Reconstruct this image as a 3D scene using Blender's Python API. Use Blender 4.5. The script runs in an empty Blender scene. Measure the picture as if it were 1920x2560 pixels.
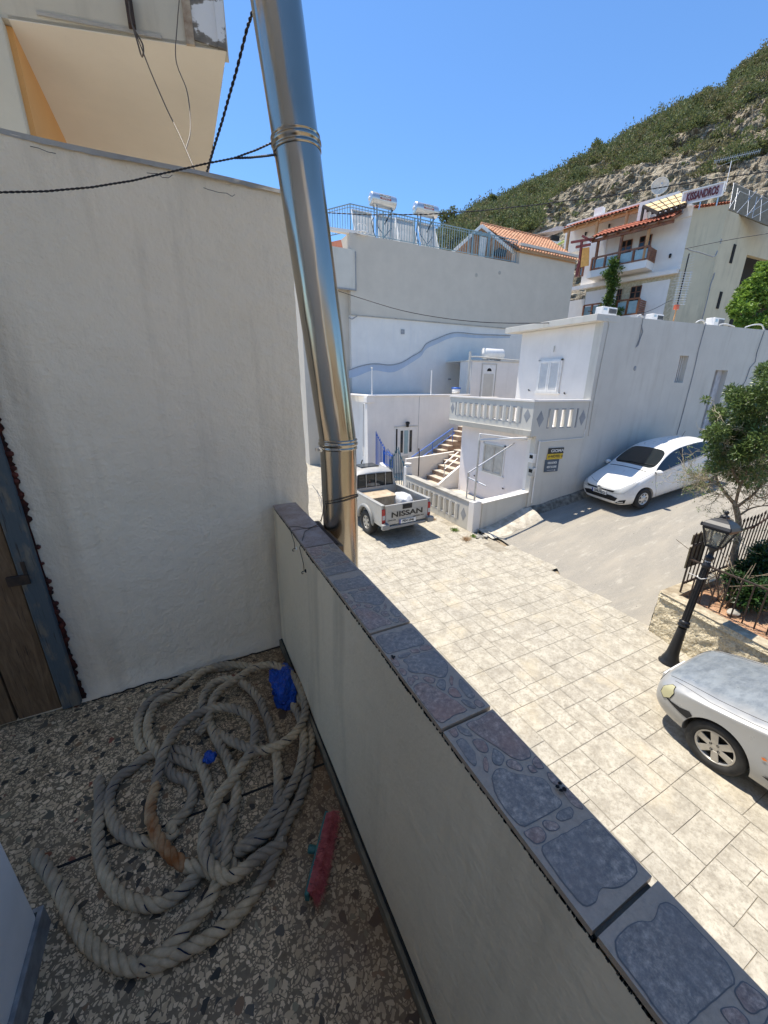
import bpy, bmesh, math, random
import numpy as np
from math import sin, cos, pi, radians, hypot, atan2
from mathutils import Vector, Matrix, noise
from mathutils.bvhtree import BVHTree
from mathutils.geometry import tessellate_polygon
random.seed(7)
S = bpy.context.scene
COL = S.collection
# ---------------------------------------------------------------- camera, world, sun, exposure
EYE = 4.25                      # eye height above the street (all building coordinates below are relative to the eye)
PITCH, ROLL, YAW, FOC = radians(18.75), radians(.41), radians(26.9), 961.0
fw = Vector((sin(YAW)*cos(PITCH), cos(YAW)*cos(PITCH), -sin(PITCH)))
r0 = Vector((cos(YAW), -sin(YAW), 0)); u0 = r0.cross(fw)
rr = r0*cos(ROLL)+u0*sin(ROLL); uu = u0*cos(ROLL)-r0*sin(ROLL)
cd = bpy.data.cameras.new('camera'); cam = bpy.data.objects.new('camera', cd); COL.objects.link(cam)
cam.matrix_world = Matrix(((rr.x, uu.x, -fw.x, 0), (rr.y, uu.y, -fw.y, 0), (rr.z, uu.z, -fw.z, EYE), (0, 0, 0, 1)))
cd.sensor_fit = 'VERTICAL'; cd.sensor_height = 36; cd.lens = 36*FOC/2560; cd.clip_start = .02; cd.clip_end = 3000
S.camera = cam
SUNV = Vector((-.15, .34, 1)).normalized()
w = bpy.data.worlds.new('World'); S.world = w; w.use_nodes = True
nt = w.node_tree; bg = nt.nodes['Background']; sk = nt.nodes.new('ShaderNodeTexSky')
sk.sky_type = 'NISHITA'; sk.sun_disc = False; sk.sun_elevation = math.asin(SUNV.z)
sk.sun_rotation = atan2(SUNV.x, SUNV.y); sk.air_density = 1.0; sk.dust_density = .0; sk.ozone_density = 8
tint = nt.nodes.new('ShaderNodeMix'); tint.data_type = 'RGBA'; tint.blend_type = 'MULTIPLY'; tint.inputs[0].default_value = 1; tint.inputs[7].default_value = (.84, .98, 1.04, 1)
nt.links.new(sk.outputs[0], tint.inputs[6]); nt.links.new(tint.outputs[2], bg.inputs[0]); bg.inputs[1].default_value = .14
sl = bpy.data.lights.new('sun', 'SUN'); sun = bpy.data.objects.new('sun', sl); COL.objects.link(sun)
sl.energy = 4.7; sl.angle = radians(.5); sl.color = (1, .92, .79)
sun.rotation_euler = (-SUNV).to_track_quat('-Z', 'Y').to_euler(); sun.location = (0, 0, 40)
S.view_settings.view_transform = 'Standard'; S.view_settings.look = 'None'; S.view_settings.gamma = 1
S.view_settings.exposure = .62
S.render.engine = 'CYCLES'
# ---------------------------------------------------------------- helpers
def V(*a): return Vector(a)
def ray(x, y): return fw + rr*((x-960)/FOC) - uu*((y-1280)/FOC)
def onz(x, y, z): d = ray(x, y); return d*(z/d.z)
def onX(x, y, X): d = ray(x, y); return d*(X/d.x)
def onY(x, y, Y): d = ray(x, y); return d*(Y/d.y)
def atw(x, y, wd): return ray(x, y)*wd
def photo_px(p): d = Vector(p); k = d.dot(fw); return (960+FOC*d.dot(rr)/k, 1280-FOC*d.dot(uu)/k)
TOPS = []
def tag(o, label=None, cat=None, group=None, kind=None):
    if label: o['label'] = label
    if cat: o['category'] = cat
    if group: o['group'] = group
    if kind: o['kind'] = kind
    return o
def thing(name, label, cat, loc=(0, 0, 0), rz=0, group=None):
    o = bpy.data.objects.new(name, None); COL.objects.link(o); o.empty_display_size = .2
    o.location = loc; o.rotation_euler = (0, 0, rz); tag(o, label, cat, group); TOPS.append(o); return o
class MB:
    """collects shapes (in the same space as its thing) and links them as one mesh object"""
    def __init__(s): s.v = []; s.f = []; s.sm = []; s.col = None
    def add(s, vs, fs, smooth=False):
        n = len(s.v); s.v += [tuple(p) for p in vs]; s.f += [tuple(i+n for i in f) for f in fs]; s.sm += [smooth]*len(fs); return s
    def box(s, a, b, M=None):
        x0, y0, z0 = a; x1, y1, z1 = b
        if x0 > x1: x0, x1 = x1, x0
        if y0 > y1: y0, y1 = y1, y0
        if z0 > z1: z0, z1 = z1, z0
        p = [(x0, y0, z0), (x1, y0, z0), (x1, y1, z0), (x0, y1, z0), (x0, y0, z1), (x1, y0, z1), (x1, y1, z1), (x0, y1, z1)]
        if M: p = [M @ Vector(q) for q in p]
        return s.add(p, [(0, 3, 2, 1), (4, 5, 6, 7), (0, 1, 5, 4), (1, 2, 6, 5), (2, 3, 7, 6), (3, 0, 4, 7)])
    def bar(s, a, b, w, h, up=(0, 0, 1)):
        """box beam from a to b, w wide (sideways), h tall (along up)"""
        a = Vector(a); b = Vector(b); d = (b-a).normalized(); up = Vector(up)
        sd = d.cross(up)
        if sd.length < 1e-4: sd = d.cross(Vector((0, 1, 0)))
        sd.normalize(); u = sd.cross(d)
        p = []
        for e in (a, b):
            for i, j in ((-1, -1), (1, -1), (1, 1), (-1, 1)): p.append(e+sd*(i*w/2)+u*(j*h/2))
        return s.add(p, [(0, 1, 2, 3), (7, 6, 5, 4), (0, 4, 5, 1), (1, 5, 6, 2), (2, 6, 7, 3), (3, 7, 4, 0)])
    def prism(s, poly, z0, z1):
        n = len(poly); vs = [(p[0], p[1], z0) for p in poly]+[(p[0], p[1], z1) for p in poly]
        return s.add(vs, [tuple(range(n))[::-1], tuple(range(n, 2*n))]+[(i, (i+1) % n, n+(i+1) % n, n+i) for i in range(n)])
    def extr(s, pts, d):
        """polygon of 3d points pushed by vector d"""
        n = len(pts); d = Vector(d); vs = [Vector(p) for p in pts]+[Vector(p)+d for p in pts]
        return s.add(vs, [tuple(range(n))[::-1], tuple(range(n, 2*n))]+[(i, (i+1) % n, n+(i+1) % n, n+i) for i in range(n)])
    def tube(s, pts, r, n=8, cap=True, smooth=True):
        pts = [Vector(p) for p in pts]; m = len(pts)
        rs = r if isinstance(r, (list, tuple)) else [r]*m
        vs = []; prev = None
        for i, p in enumerate(pts):
            d = (pts[min(i+1, m-1)]-pts[max(i-1, 0)])
            if d.length < 1e-9: d = Vector((0, 0, 1))
            d.normalize()
            if prev is None: a = d.orthogonal().normalized()
            else:
                a = prev-d*prev.dot(d)
                a = a.normalized() if a.length > 1e-6 else d.orthogonal().normalized()
            prev = a; b = d.cross(a)
            for k in range(n):
                t = 2*pi*k/n; vs.append(p+(a*cos(t)+b*sin(t))*rs[i])
        fs = [(i*n+k, i*n+(k+1) % n, (i+1)*n+(k+1) % n, (i+1)*n+k) for i in range(m-1) for k in range(n)]
        s.add(vs, fs, smooth)
        if cap: s.add(vs[:n], [tuple(range(n))[::-1]]); s.add(vs[-n:], [tuple(range(n))])
        return s
    def lathe(s, prof, c=(0, 0, 0), ax=(0, 0, 1), n=20, smooth=True, cap=False):
        """prof: (radius, height) pairs round axis ax through c"""
        c = Vector(c); ax = Vector(ax).normalized(); a = ax.orthogonal().normalized(); b = ax.cross(a); vs = []
        for r, h in prof:
            for k in range(n):
                t = 2*pi*k/n; vs.append(c+ax*h+(a*cos(t)+b*sin(t))*r)
        m = len(prof)
        s.add(vs, [(i*n+k, i*n+(k+1) % n, (i+1)*n+(k+1) % n, (i+1)*n+k) for i in range(m-1) for k in range(n)], smooth)
        if cap: s.add(vs[:n], [tuple(range(n))[::-1]]); s.add(vs[-n:], [tuple(range(n))])
        return s
    def quad(s, a, b, c, d): return s.add([a, b, c, d], [(0, 1, 2, 3)])
    def build(s, name, mat, parent=None, base=None, bevel=0, recalc=True, kind=None, subsurf=0, label=None):
        me = bpy.data.meshes.new(name)
        if parent is not None: base = parent['_o'] if '_o' in parent.keys() else (parent.location if parent.get('_w') else (0, 0, 0))
        if base is None: base = (0, 0, 0)
        bx, by, bz = base
        me.from_pydata([(x-bx, y-by, z-bz) for x, y, z in s.v], [], s.f)
        me.polygons.foreach_set('use_smooth', s.sm)
        if recalc:
            bm = bmesh.new(); bm.from_mesh(me); bmesh.ops.recalc_face_normals(bm, faces=bm.faces); bm.to_mesh(me); bm.free()
        me.materials.append(mat)
        o = bpy.data.objects.new(name, me); COL.objects.link(o)
        if parent is not None: o.parent = parent
        else: o.location = base; TOPS.append(o)
        if bevel:
            md = o.modifiers.new('bevel', 'BEVEL'); md.width = bevel; md.segments = 2; md.limit_method = 'ANGLE'; md.angle_limit = radians(35)
        if subsurf:
            md = o.modifiers.new('sub', 'SUBSURF'); md.levels = subsurf; md.render_levels = subsurf
        if kind: o['kind'] = kind
        if label: o['label'] = label
        return o
def wthing(name, label, cat, base, group=None):
    """thing whose parts are given in eye-relative world coordinates; the empty stands at base"""
    o = thing(name, label, cat, base, 0, group); o['_w'] = 1; return o
def wsub(part, thingobj):
    """lets a part carry sub-parts given in the same coordinates as the part"""
    if '_w' in thingobj.keys(): part['_o'] = list(thingobj.location)
    elif '_o' in thingobj.keys(): part['_o'] = list(thingobj['_o'])
    return part
def text_mesh(txt, size, M, name, mat, parent, depth=.004, align='CENTER', bold=0.0, sx=1.0):
    cu = bpy.data.curves.new('t', 'FONT'); cu.body = txt; cu.size = size; cu.align_x = align; cu.align_y = 'CENTER'
    cu.extrude = depth; cu.offset = bold
    t = bpy.data.objects.new('t', cu); COL.objects.link(t)
    dg = bpy.context.evaluated_depsgraph_get(); me = bpy.data.meshes.new_from_object(t.evaluated_get(dg))
    bpy.data.objects.remove(t); bpy.data.curves.remove(cu)
    base = Vector((0, 0, 0))
    if parent is not None:
        if '_o' in parent.keys(): base = Vector(parent['_o'])
        elif parent.get('_w'): base = parent.location.copy()
    me.transform(Matrix.Translation(-base) @ M @ Matrix.Scale(sx, 4, (1, 0, 0))); me.materials.clear(); me.materials.append(mat)
    o = bpy.data.objects.new(name, me); COL.objects.link(o); o.parent = parent; return o
def frame(o, x, y, z=None):
    """matrix with origin o and x, y axes"""
    x = Vector(x).normalized(); y = Vector(y).normalized(); z = x.cross(y).normalized(); y = z.cross(x); o = Vector(o)
    return Matrix(((x.x, y.x, z.x, o.x), (x.y, y.y, z.y, o.y), (x.z, y.z, z.z, o.z), (0, 0, 0, 1)))
# ---------------------------------------------------------------- materials
def ramp(nt, fac, stops, interp='LINEAR'):
    r = nt.nodes.new('ShaderNodeValToRGB'); e = r.color_ramp.elements; r.color_ramp.interpolation = interp
    while len(e) < len(stops): e.new(.5)
    for k, (p, c) in enumerate(stops):
        e[k].position = p; e[k].color = (*(c if isinstance(c, tuple) else (c, c, c)), 1)
    nt.links.new(fac, r.inputs[0]); return r.outputs[0]
def node(nt, t, **k):
    n = nt.nodes.new(t)
    for a, b in k.items():
        if a in n.inputs.keys() if hasattr(n.inputs, 'keys') else False: n.inputs[a].default_value = b
        else: setattr(n, a, b)
    return n
def tc(nt, scale=1, rot=(0, 0, 0), loc=(0, 0, 0), mode='Object'):
    t = nt.nodes.new('ShaderNodeTexCoord'); m = nt.nodes.new('ShaderNodeMapping')
    m.inputs['Scale'].default_value = scale if isinstance(scale, tuple) else (scale,)*3
    m.inputs['Rotation'].default_value = rot; m.inputs['Location'].default_value = loc
    nt.links.new(t.outputs[mode], m.inputs[0]); return m.outputs[0]
def noiset(nt, vec, scale, detail=4, rough=.55, dist=0):
    n = nt.nodes.new('ShaderNodeTexNoise'); n.inputs['Scale'].default_value = scale; n.inputs['Detail'].default_value = detail
    n.inputs['Roughness'].default_value = rough; n.inputs['Distortion'].default_value = dist; nt.links.new(vec, n.inputs['Vector']); return n.outputs['Fac']
def voro(nt, vec, scale, feature='F1', out='Distance', rnd=1.0):
    n = nt.nodes.new('ShaderNodeTexVoronoi'); n.feature = feature; n.inputs['Scale'].default_value = scale; n.inputs['Randomness'].default_value = rnd
    nt.links.new(vec, n.inputs['Vector']); return n.outputs[out]
def mixc(nt, f, a, b, mode='MIX'):
    m = nt.nodes.new('ShaderNodeMix'); m.data_type = 'RGBA'; m.blend_type = mode
    for i, s_ in ((6, a), (7, b)):
        if isinstance(s_, (tuple, list)): m.inputs[i].default_value = (*s_[:3], 1)
        else: nt.links.new(s_, m.inputs[i])
    if isinstance(f, (int, float)): m.inputs[0].default_value = f
    else: nt.links.new(f, m.inputs[0])
    return m.outputs[2]
def mth(nt, op, a, b=0.0):
    m = nt.nodes.new('ShaderNodeMath'); m.operation = op
    for i, s_ in ((0, a), (1, b)):
        if isinstance(s_, (int, float)): m.inputs[i].default_value = s_
        else: nt.links.new(s_, m.inputs[i])
    return m.outputs[0]
def bump(nt, b, h, strength=.3, dist=.01, chain=None):
    n = nt.nodes.new('ShaderNodeBump'); n.inputs['Strength'].default_value = strength; n.inputs['Distance'].default_value = dist
    nt.links.new(h, n.inputs['Height'])
    if chain: nt.links.new(chain, n.inputs['Normal'])
    nt.links.new(n.outputs[0], b.inputs['Normal']); return n.outputs[0]
MATS = {}
def base(name, color=(.5, .5, .5), rough=.6, metal=0.0, spec=None):
    m = bpy.data.materials.new(name); m.use_nodes = True; nt = m.node_tree; b = nt.nodes['Principled BSDF']
    b.inputs['Base Color'].default_value = (*color, 1); b.inputs['Roughness'].default_value = rough; b.inputs['Metallic'].default_value = metal
    if spec is not None: b.inputs['Specular IOR Level'].default_value = spec
    MATS[name] = m; return m, nt, b
def rough_mat(name, c1, c2, scale=3, rough=.8, bs=40, bstr=.25, bd=.004, stops=(.35, .65), metal=0.0, stain=None, sscale=(1, 1, 1), sth=(.55, .75), fine=None):
    """two-tone mottled surface with fine bump; optional stain colour"""
    m, nt, b = base(name, c1, rough, metal); v = tc(nt)
    c = ramp(nt, noiset(nt, v, scale, 5, .6), [(stops[0], c1), (stops[1], c2)])
    if fine: c = mixc(nt, ramp(nt, noiset(nt, v, scale*12, 3, .7), [(.4, 0.0), (.65, fine[1])]), c, fine[0])
    if stain:
        v2 = tc(nt, sscale); c = mixc(nt, ramp(nt, noiset(nt, v2, 1.6, 6, .65, .3), [(sth[0], 0.0), (sth[1], .85)]), c, stain)
    nt.links.new(c, b.inputs['Base Color'])
    h = noiset(nt, v, bs, 5, .6); bump(nt, b, h, bstr, bd); return m
def plain(name, c, rough=.5, metal=0.0, var=.12, scale=6, bstr=0, coat=0):
    m, nt, b = base(name, c, rough, metal); v = tc(nt); f = noiset(nt, v, scale, 4)
    c2 = tuple(max(0, x*(1-var*1.6)) for x in c); c3 = tuple(min(1, x*(1+var)) for x in c)
    nt.links.new(ramp(nt, f, [(.3, c2), (.7, c3)]), b.inputs['Base Color'])
    if coat: b.inputs['Coat Weight'].default_value = coat; b.inputs['Coat Roughness'].default_value = .04
    if bstr: bump(nt, b, noiset(nt, v, 60, 4), bstr, .003)
    return m
# ---------------------------------------------------------------- shared materials
M_near = None
def stucco(name, c, rough=.85, bscale=26, bstr=.35, bd=.006, stain=(.32, .27, .2), amt=.35, streak=True, grad=0):
    m, nt, b = base(name, c, rough); v = tc(nt)
    c0 = ramp(nt, noiset(nt, v, 1.3, 5, .6), [(.3, tuple(x*.93 for x in c)), (.7, tuple(min(1, x*1.04) for x in c))])
    if streak:
        vs = tc(nt, (3.2, 3.2, .35)); st = ramp(nt, noiset(nt, vs, 1.5, 6, .62), [(.52, 0.0), (.78, amt)])
        c0 = mixc(nt, st, c0, stain)
    c0 = mixc(nt, ramp(nt, noiset(nt, v, 14, 5, .7), [(.55, 0.0), (.8, amt*.45)]), c0, tuple(x*.6 for x in c))
    nt.links.new(c0, b.inputs['Base Color'])
    a = noiset(nt, v, bscale, 5, .62); bb = noiset(nt, v, bscale*4.3, 3, .6)
    bump(nt, b, mth(nt, 'ADD', a, mth(nt, 'MULTIPLY', bb, .35)), bstr, bd); return m
m_nearwall = stucco('old_white_plaster', (.88, .79, .63), bscale=17, bstr=.8, bd=.014, amt=.45)
m_parapet = stucco('cream_painted_plaster', (.78, .65, .46), bscale=7, bstr=.6, bd=.014, amt=.5, streak=True, stain=(.3, .24, .16))
m_white = stucco('white_lime_paint', (.80, .76, .71), bscale=12, bstr=.25, amt=.12)
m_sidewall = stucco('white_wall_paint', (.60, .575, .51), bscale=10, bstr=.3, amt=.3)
m_bluewhite = stucco('bluish_white_paint', (.72, .695, .65), bscale=6, bstr=.3, bd=.01, amt=.18, stain=(.45, .5, .58))
m_beige = stucco('warm_grey_render', (.56, .51, .43), bscale=12, bstr=.15, amt=.12, streak=True, stain=(.42, .4, .36))
m_grey_trim = plain('grey_trim_paint', (.30, .31, .32), .7)
m_olive = stucco('olive_cream_render', (.60, .54, .39), bscale=10, bstr=.2, amt=.35, stain=(.2, .19, .14))
m_conc = rough_mat('weathered_concrete', (.34, .32, .28), (.44, .42, .37), 4, .9, 30, .5, .01, stain=(.14, .13, .11), sth=(.56, .72))
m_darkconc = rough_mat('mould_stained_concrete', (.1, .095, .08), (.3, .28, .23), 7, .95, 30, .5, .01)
m_black = plain('black_painted_iron', (.022, .023, .026), .42, .4, bstr=.1)
m_iron = rough_mat('rusty_brown_iron', (.02, .015, .012), (.06, .035, .022), 22, .75, 80, .3, .002)
m_blue = plain('blue_painted_iron', (.02, .12, .5), .45, .2)
m_teal = plain('teal_painted_iron', (.02, .1, .15), .45, .2)
m_ltblue = plain('pale_blue_painted_iron', (.24, .34, .38), .5, .1)
m_galv = plain('galvanised_steel', (.55, .56, .57), .38, .85, bstr=.1)
m_whitepl = plain('white_plastic', (.78, .76, .72), .6, var=.05)
m_glass_dark = plain('dark_window_glass', (.02, .025, .03), .06, 0, var=.05)
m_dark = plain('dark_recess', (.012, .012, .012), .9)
m_rubber = rough_mat('tyre_rubber', (.016, .016, .016), (.035, .034, .032), 9, .85, 60, .3, .002)
m_wood_red = rough_mat('varnished_brown_wood', (.14, .05, .02), (.28, .11, .045), 5, .45, 40, .2, .003)
m_wood_lt = rough_mat('light_timber', (.4, .2, .08), (.5, .28, .12), 5, .6, 40, .2, .003)
m_frost = plain('frosted_glass', (.28, .4, .43), .25, 0, var=.08)
m_cable = plain('black_cable', (.012, .012, .014), .55)
m_clay = None
def clay_mat(name, c1, c2):
    m, nt, b = base(name, c1, .8); v = tc(nt)
    c = ramp(nt, voro(nt, v, 4.5, out='Color'), [(.2, c1), (.8, c2)])
    c = mixc(nt, ramp(nt, noiset(nt, v, 8, 5), [(.4, 0.0), (.75, .5)]), c, tuple(x*.5 for x in c1))
    nt.links.new(c, b.inputs['Base Color']); bump(nt, b, noiset(nt, v, 40), .3, .005); return m
m_clay = clay_mat('orange_clay_tile', (.46, .2, .1), (.62, .34, .19))
m_clayred = clay_mat('red_clay_tile', (.34, .09, .05), (.5, .17, .09))
# terrazzo -----------------------------------------------------------------------------------------------------------
def terrazzo():
    m, nt, b = base('terrazzo', (.3, .29, .25), .42); v0 = tc(nt)
    wob = nt.nodes.new('ShaderNodeTexNoise'); wob.inputs['Scale'].default_value = 22; wob.inputs['Detail'].default_value = 2; nt.links.new(v0, wob.inputs['Vector'])
    v = nt.nodes.new('ShaderNodeMix'); v.data_type = 'VECTOR'; v.inputs[0].default_value = .028
    nt.links.new(v0, v.inputs[4]); nt.links.new(wob.outputs['Color'], v.inputs[5]); v = v.outputs[1]
    matrix = ramp(nt, noiset(nt, v0, 60, 4, .7), [(.3, (.13, .115, .09)), (.7, (.21, .185, .145))])
    def layer(cur, scale, keep, dmin, cols, rough_rnd=1.0):
        vc = nt.nodes.new('ShaderNodeTexVoronoi'); vc.inputs['Scale'].default_value = scale; nt.links.new(v, vc.inputs['Vector'])
        ve = nt.nodes.new('ShaderNodeTexVoronoi'); ve.feature = 'DISTANCE_TO_EDGE'; ve.inputs['Scale'].default_value = scale; nt.links.new(v, ve.inputs['Vector'])
        sp = nt.nodes.new('ShaderNodeSeparateColor'); nt.links.new(vc.outputs['Color'], sp.inputs[0])
        on = mth(nt, 'MULTIPLY', mth(nt, 'LESS_THAN', sp.outputs[0], keep), mth(nt, 'GREATER_THAN', ve.outputs['Distance'], mth(nt, 'ADD', dmin, mth(nt, 'MULTIPLY', sp.outputs[2], dmin*1.3))))
        col = ramp(nt, sp.outputs[1], cols, 'CONSTANT')
        return mixc(nt, on, cur, col)
    c = layer(matrix, 105, .75, .085, [(0, (.58, .52, .41)), (.4, (.42, .375, .29)), (.7, (.64, .58, .46))])
    c = layer(c, 56, .62, .10, [(0, (.62, .56, .45)), (.35, (.5, .44, .34)), (.75, (.70, .64, .52)), (.93, (.2, .19, .16))])
    c = layer(c, 40, .17, .1, [(0, (.03, .032, .034)), (.45, (.07, .075, .075)), (.62, (.19, .13, .085)), (.75, (.05, .05, .045)), (.88, (.2, .07, .05)), (.92, (.24, .25, .2))])
    c = layer(c, 22, .07, .1, [(0, (.03, .03, .032)), (.4, (.1, .1, .09)), (.7, (.24, .17, .12)), (.85, (.04, .045, .05))])
    # grime and rusty dirt along the parapet foot
    g = ramp(nt, noiset(nt, v0, 2.6, 6, .65), [(.45, 0.0), (.75, .45)])
    c = mixc(nt, g, c, (.12, .10, .07))
    sx = nt.nodes.new('ShaderNodeSeparateXYZ'); nt.links.new(v0, sx.inputs[0])
    dirt = mth(nt, 'MULTIPLY', ramp(nt, mth(nt, 'ADD', sx.outputs[0], mth(nt, 'MULTIPLY', noiset(nt, v0, 3, 5), .3)), [(.18, 0.0), (.5, 1.0)]), ramp(nt, noiset(nt, v0, 5, 5), [(.35, .35), (.65, .9)]))
    c = mixc(nt, dirt, c, (.13, .075, .035))
    c = mixc(nt, 1.0, c, (1.1, .93, .72), 'MULTIPLY')
    nt.links.new(c, b.inputs['Base Color'])
    nt.links.new(ramp(nt, noiset(nt, v0, 9, 5), [(.3, .35), (.7, .75)]), b.inputs['Roughness'])
    bump(nt, b, noiset(nt, v0, 120, 4), .12, .002); return m
m_terrazzo = terrazzo()
# coping tile: printed crazy-stone pattern (stones are thin raised patches on each tile)
def glaze(name, lo, mid, hi, tint):
    lo, mid, hi, tint = [(c[0]*1.65, c[1]*1.27, c[2]*.95) for c in (lo, mid, hi, tint)]
    m, nt, b = base(name, mid, .5); v = tc(nt)
    c = ramp(nt, noiset(nt, v, 95, 6, .8), [(.34, lo), (.5, mid), (.68, hi)])
    c = mixc(nt, ramp(nt, noiset(nt, v, 13, 4, .6), [(.4, 0.0), (.65, .55)]), c, tint)
    nt.links.new(c, b.inputs['Base Color']); nt.links.new(ramp(nt, noiset(nt, v, 14, 4), [(.35, .4), (.7, .65)]), b.inputs['Roughness'])
    bump(nt, b, noiset(nt, v, 120, 5, .7), .3, .0015); return m
m_grout = glaze('tile_ground', (.20, .20, .19), (.25, .245, .23), (.29, .28, .26), (.23, .23, .23))
m_stA = glaze('mauve_stone_print', (.10, .095, .10), (.20, .18, .18), (.40, .37, .36), (.24, .16, .14))
m_stB = glaze('slate_stone_print', (.09, .10, .115), (.17, .18, .19), (.36, .36, .36), (.14, .15, .17))
m_outl = plain('print_outline', (.15, .135, .12), .5)
PAT = """195,230 340,165 420,175 460,120 520,115 620,215 700,320 600,360 500,400 400,450 360,460 270,340
660,350 720,325 790,385 760,400 700,415 670,395|580,400 640,390 680,430 650,450 600,440 575,415|470,490 500,455 560,440 595,455 570,500 500,525
405,515 440,510 480,540 525,615 525,635 495,650 450,600|530,670 560,660 615,710 620,760 590,765 550,715
540,530 700,450 800,405 900,500 990,610 1030,730 1010,790 960,800 880,760 780,735 660,720 620,680 600,610 550,570
690,765 740,765 770,820 730,820 700,790|800,800 830,775 930,815 930,870 890,880 830,840|960,870 980,825 1030,830 1060,900 1075,990 1040,980 970,920
1060,760 1090,775 1120,830 1130,900 1110,910 1080,850|1110,950 1150,945 1200,980 1270,1070 1260,1095 1190,1095 1120,1030
1175,830 1200,820 1300,930 1430,1080 1380,1110 1340,1090 1270,1010 1200,930|640,795 700,800 735,840 725,880 700,915 660,860
750,900 800,870 890,890 1000,980 1150,1090 1300,1200 1400,1300 1380,1340 1280,1380 1230,1480 1200,1510 1150,1500 1050,1380 950,1250 850,1130 770,1010 745,950
1285,1145 1330,1135 1400,1170 1475,1250 1475,1280 1440,1275 1370,1230|1425,1160 1450,1120 1530,1190 1565,1235 1520,1265 1480,1240"""
def tile_uv(x, y):
    p = onz(x/2.765+1050, y/2.765+1750, -.637); return ((p.x-.36)/.1235, (p.y-.131)/.3235)
STONES = [[tile_uv(*map(float, q.split(','))) for q in s_.split()] for s_ in PAT.replace('\n', '|').split('|')]
STONES = [[(min(.985, max(.015, u)), min(.99, max(.01, v))) for u, v in s_] for s_ in STONES]
def chaikin(P, n=2):
    for _ in range(n): P = [q for i in range(len(P)) for q in ((P[i][0]*.78+P[(i+1) % len(P)][0]*.22, P[i][1]*.78+P[(i+1) % len(P)][1]*.22), (P[i][0]*.22+P[(i+1) % len(P)][0]*.78, P[i][1]*.22+P[(i+1) % len(P)][1]*.78))]
    return P
def print_tile(o, base_, w0, a, b, z, fu, fv, shift):
    """adds the stone print to a tile mesh as extra faces with their own materials"""
    bm = bmesh.new(); bm.from_mesh(o.data); L = .3235
    for m_ in (m_stA, m_stB, m_outl): o.data.materials.append(m_)
    for i, P in enumerate(STONES):
        Q = chaikin(P)
        Q = [((1-u if fu else u), (1-v if fv else v)) for u, v in Q]
        W = [Vector((w0+u*.1235, a+v*L+shift, 0)) for u, v in Q]
        W = [Vector((min(w0+.1215, max(w0+.002, p.x+.0018*noise.noise((p.x*90, p.y*90, a)))), min(b-.003, max(a+.003, p.y+.0018*noise.noise((p.x*90, p.y*90, 7+a)))), 0)) for p in W]
        c = sum(W, Vector())/len(W)
        if max(p.y for p in W)-min(p.y for p in W) < .006: continue
        sz = max((p-c).length for p in W)
        for k, zz_, mi in ((1+.0014/sz, .0004, 3), (1-.0006/sz, .0008, 2 if (i*5) % 3 == 0 else 1)):
            vs = [bm.verts.new((c.x+(p.x-c.x)*k-base_[0], c.y+(p.y-c.y)*k-base_[1], z+zz_-base_[2])) for p in W]; cv = bm.verts.new((c.x-base_[0], c.y-base_[1], z+zz_-base_[2]))
            for j in range(len(vs)):
                try: f = bm.faces.new((cv, vs[j], vs[(j+1) % len(vs)])); f.material_index = mi
                except ValueError: continue
                if f.normal.z < 0: f.normal_flip()
    bm.normal_update()
    for f in bm.faces:
        if f.material_index and f.normal.z < 0: f.normal_flip()
    bm.to_mesh(o.data); bm.free()
m_copbrown = rough_mat('brown_stained_tile', (.2, .13, .1), (.34, .27, .24), 14, .5, 50, .3, .003, fine=((.42, .36, .3), .5))
# ---------------------------------------------------------------- the balcony
YW, FL = 2.07, -1.55
m = MB(); m.prism([(-2.6, -3), (.42, -3), (.42, YW), (-2.6, YW)], FL-.2, FL); fl = m.build('balcony_floor', m_terrazzo, kind='structure')
# brass/black dividing strips in the terrazzo
m = MB()
a = Vector((-.60, 1.235, FL+.0015)); b_ = Vector((.345, 1.19, FL+.0015))
m.bar(a, b_, .008, .003)
m.build('divider_strip', m_dark, fl, base=(0, 0, 0))
# plaster boundary wall on the left, with broken edges
def wall_sheet():
    m = MB(); nx, nz = 60, 60; X0, X1 = -2.6, .555; vs = []
    for j in range(nz+1):
        for i in range(nx+1):
            x = X0+(X1-X0)*i/nx; t = j/nz
            top = .795+.003*sin(x*7)
            z = FL+(top-FL)*t
            y = YW+.012*noise.noise((x*1.1, z*1.1, 3))+.004*noise.noise((x*7, z*7, 1))
            if x > .45: x += .006*noise.noise((0, z*5, 5))+.018*(1-t)+(.003*noise.noise((1, z*21, 2))+(.02*max(0, noise.noise((2, z*16, 1))) if z < -.35 else 0))
            # swelling at the foot
            y -= .02*max(0, 1-(z-FL)/.12)**2
            vs.append((x, y, z))
    n = nx+1
    m.add(vs, [(j*n+i, j*n+i+1, (j+1)*n+i+1, (j+1)*n+i) for j in range(nz) for i in range(nx)], True)
    # right end, back and top
    endv = [vs[j*n+nx] for j in range(nz+1)]
    back = [(p[0]+.005, YW+.24, p[2]) for p in endv]
    m.add(endv+back, [(j, nz+1+j, nz+2+j, j+1) for j in range(nz)], True)
    topv = [vs[nz*n+i] for i in range(n)]; tb = [(p[0], YW+.24, p[2]+.01) for p in topv]
    m.add(topv+tb, [(i, i+1, n+i+1, n+i) for i in range(nx)], True)
    m.box((X0, YW+.05, -4.25), (.53, YW+.239, FL)); m.box((X0, YW+.1, FL), (.54, YW+.239, .78))
    return m
wl = thing('boundary_wall', 'tall rough white plaster wall closing the end of the balcony', 'wall', (0, YW, FL)); wl['_w'] = 1
wall_sheet().build('plaster', m_nearwall, wl, recalc=False)
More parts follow.
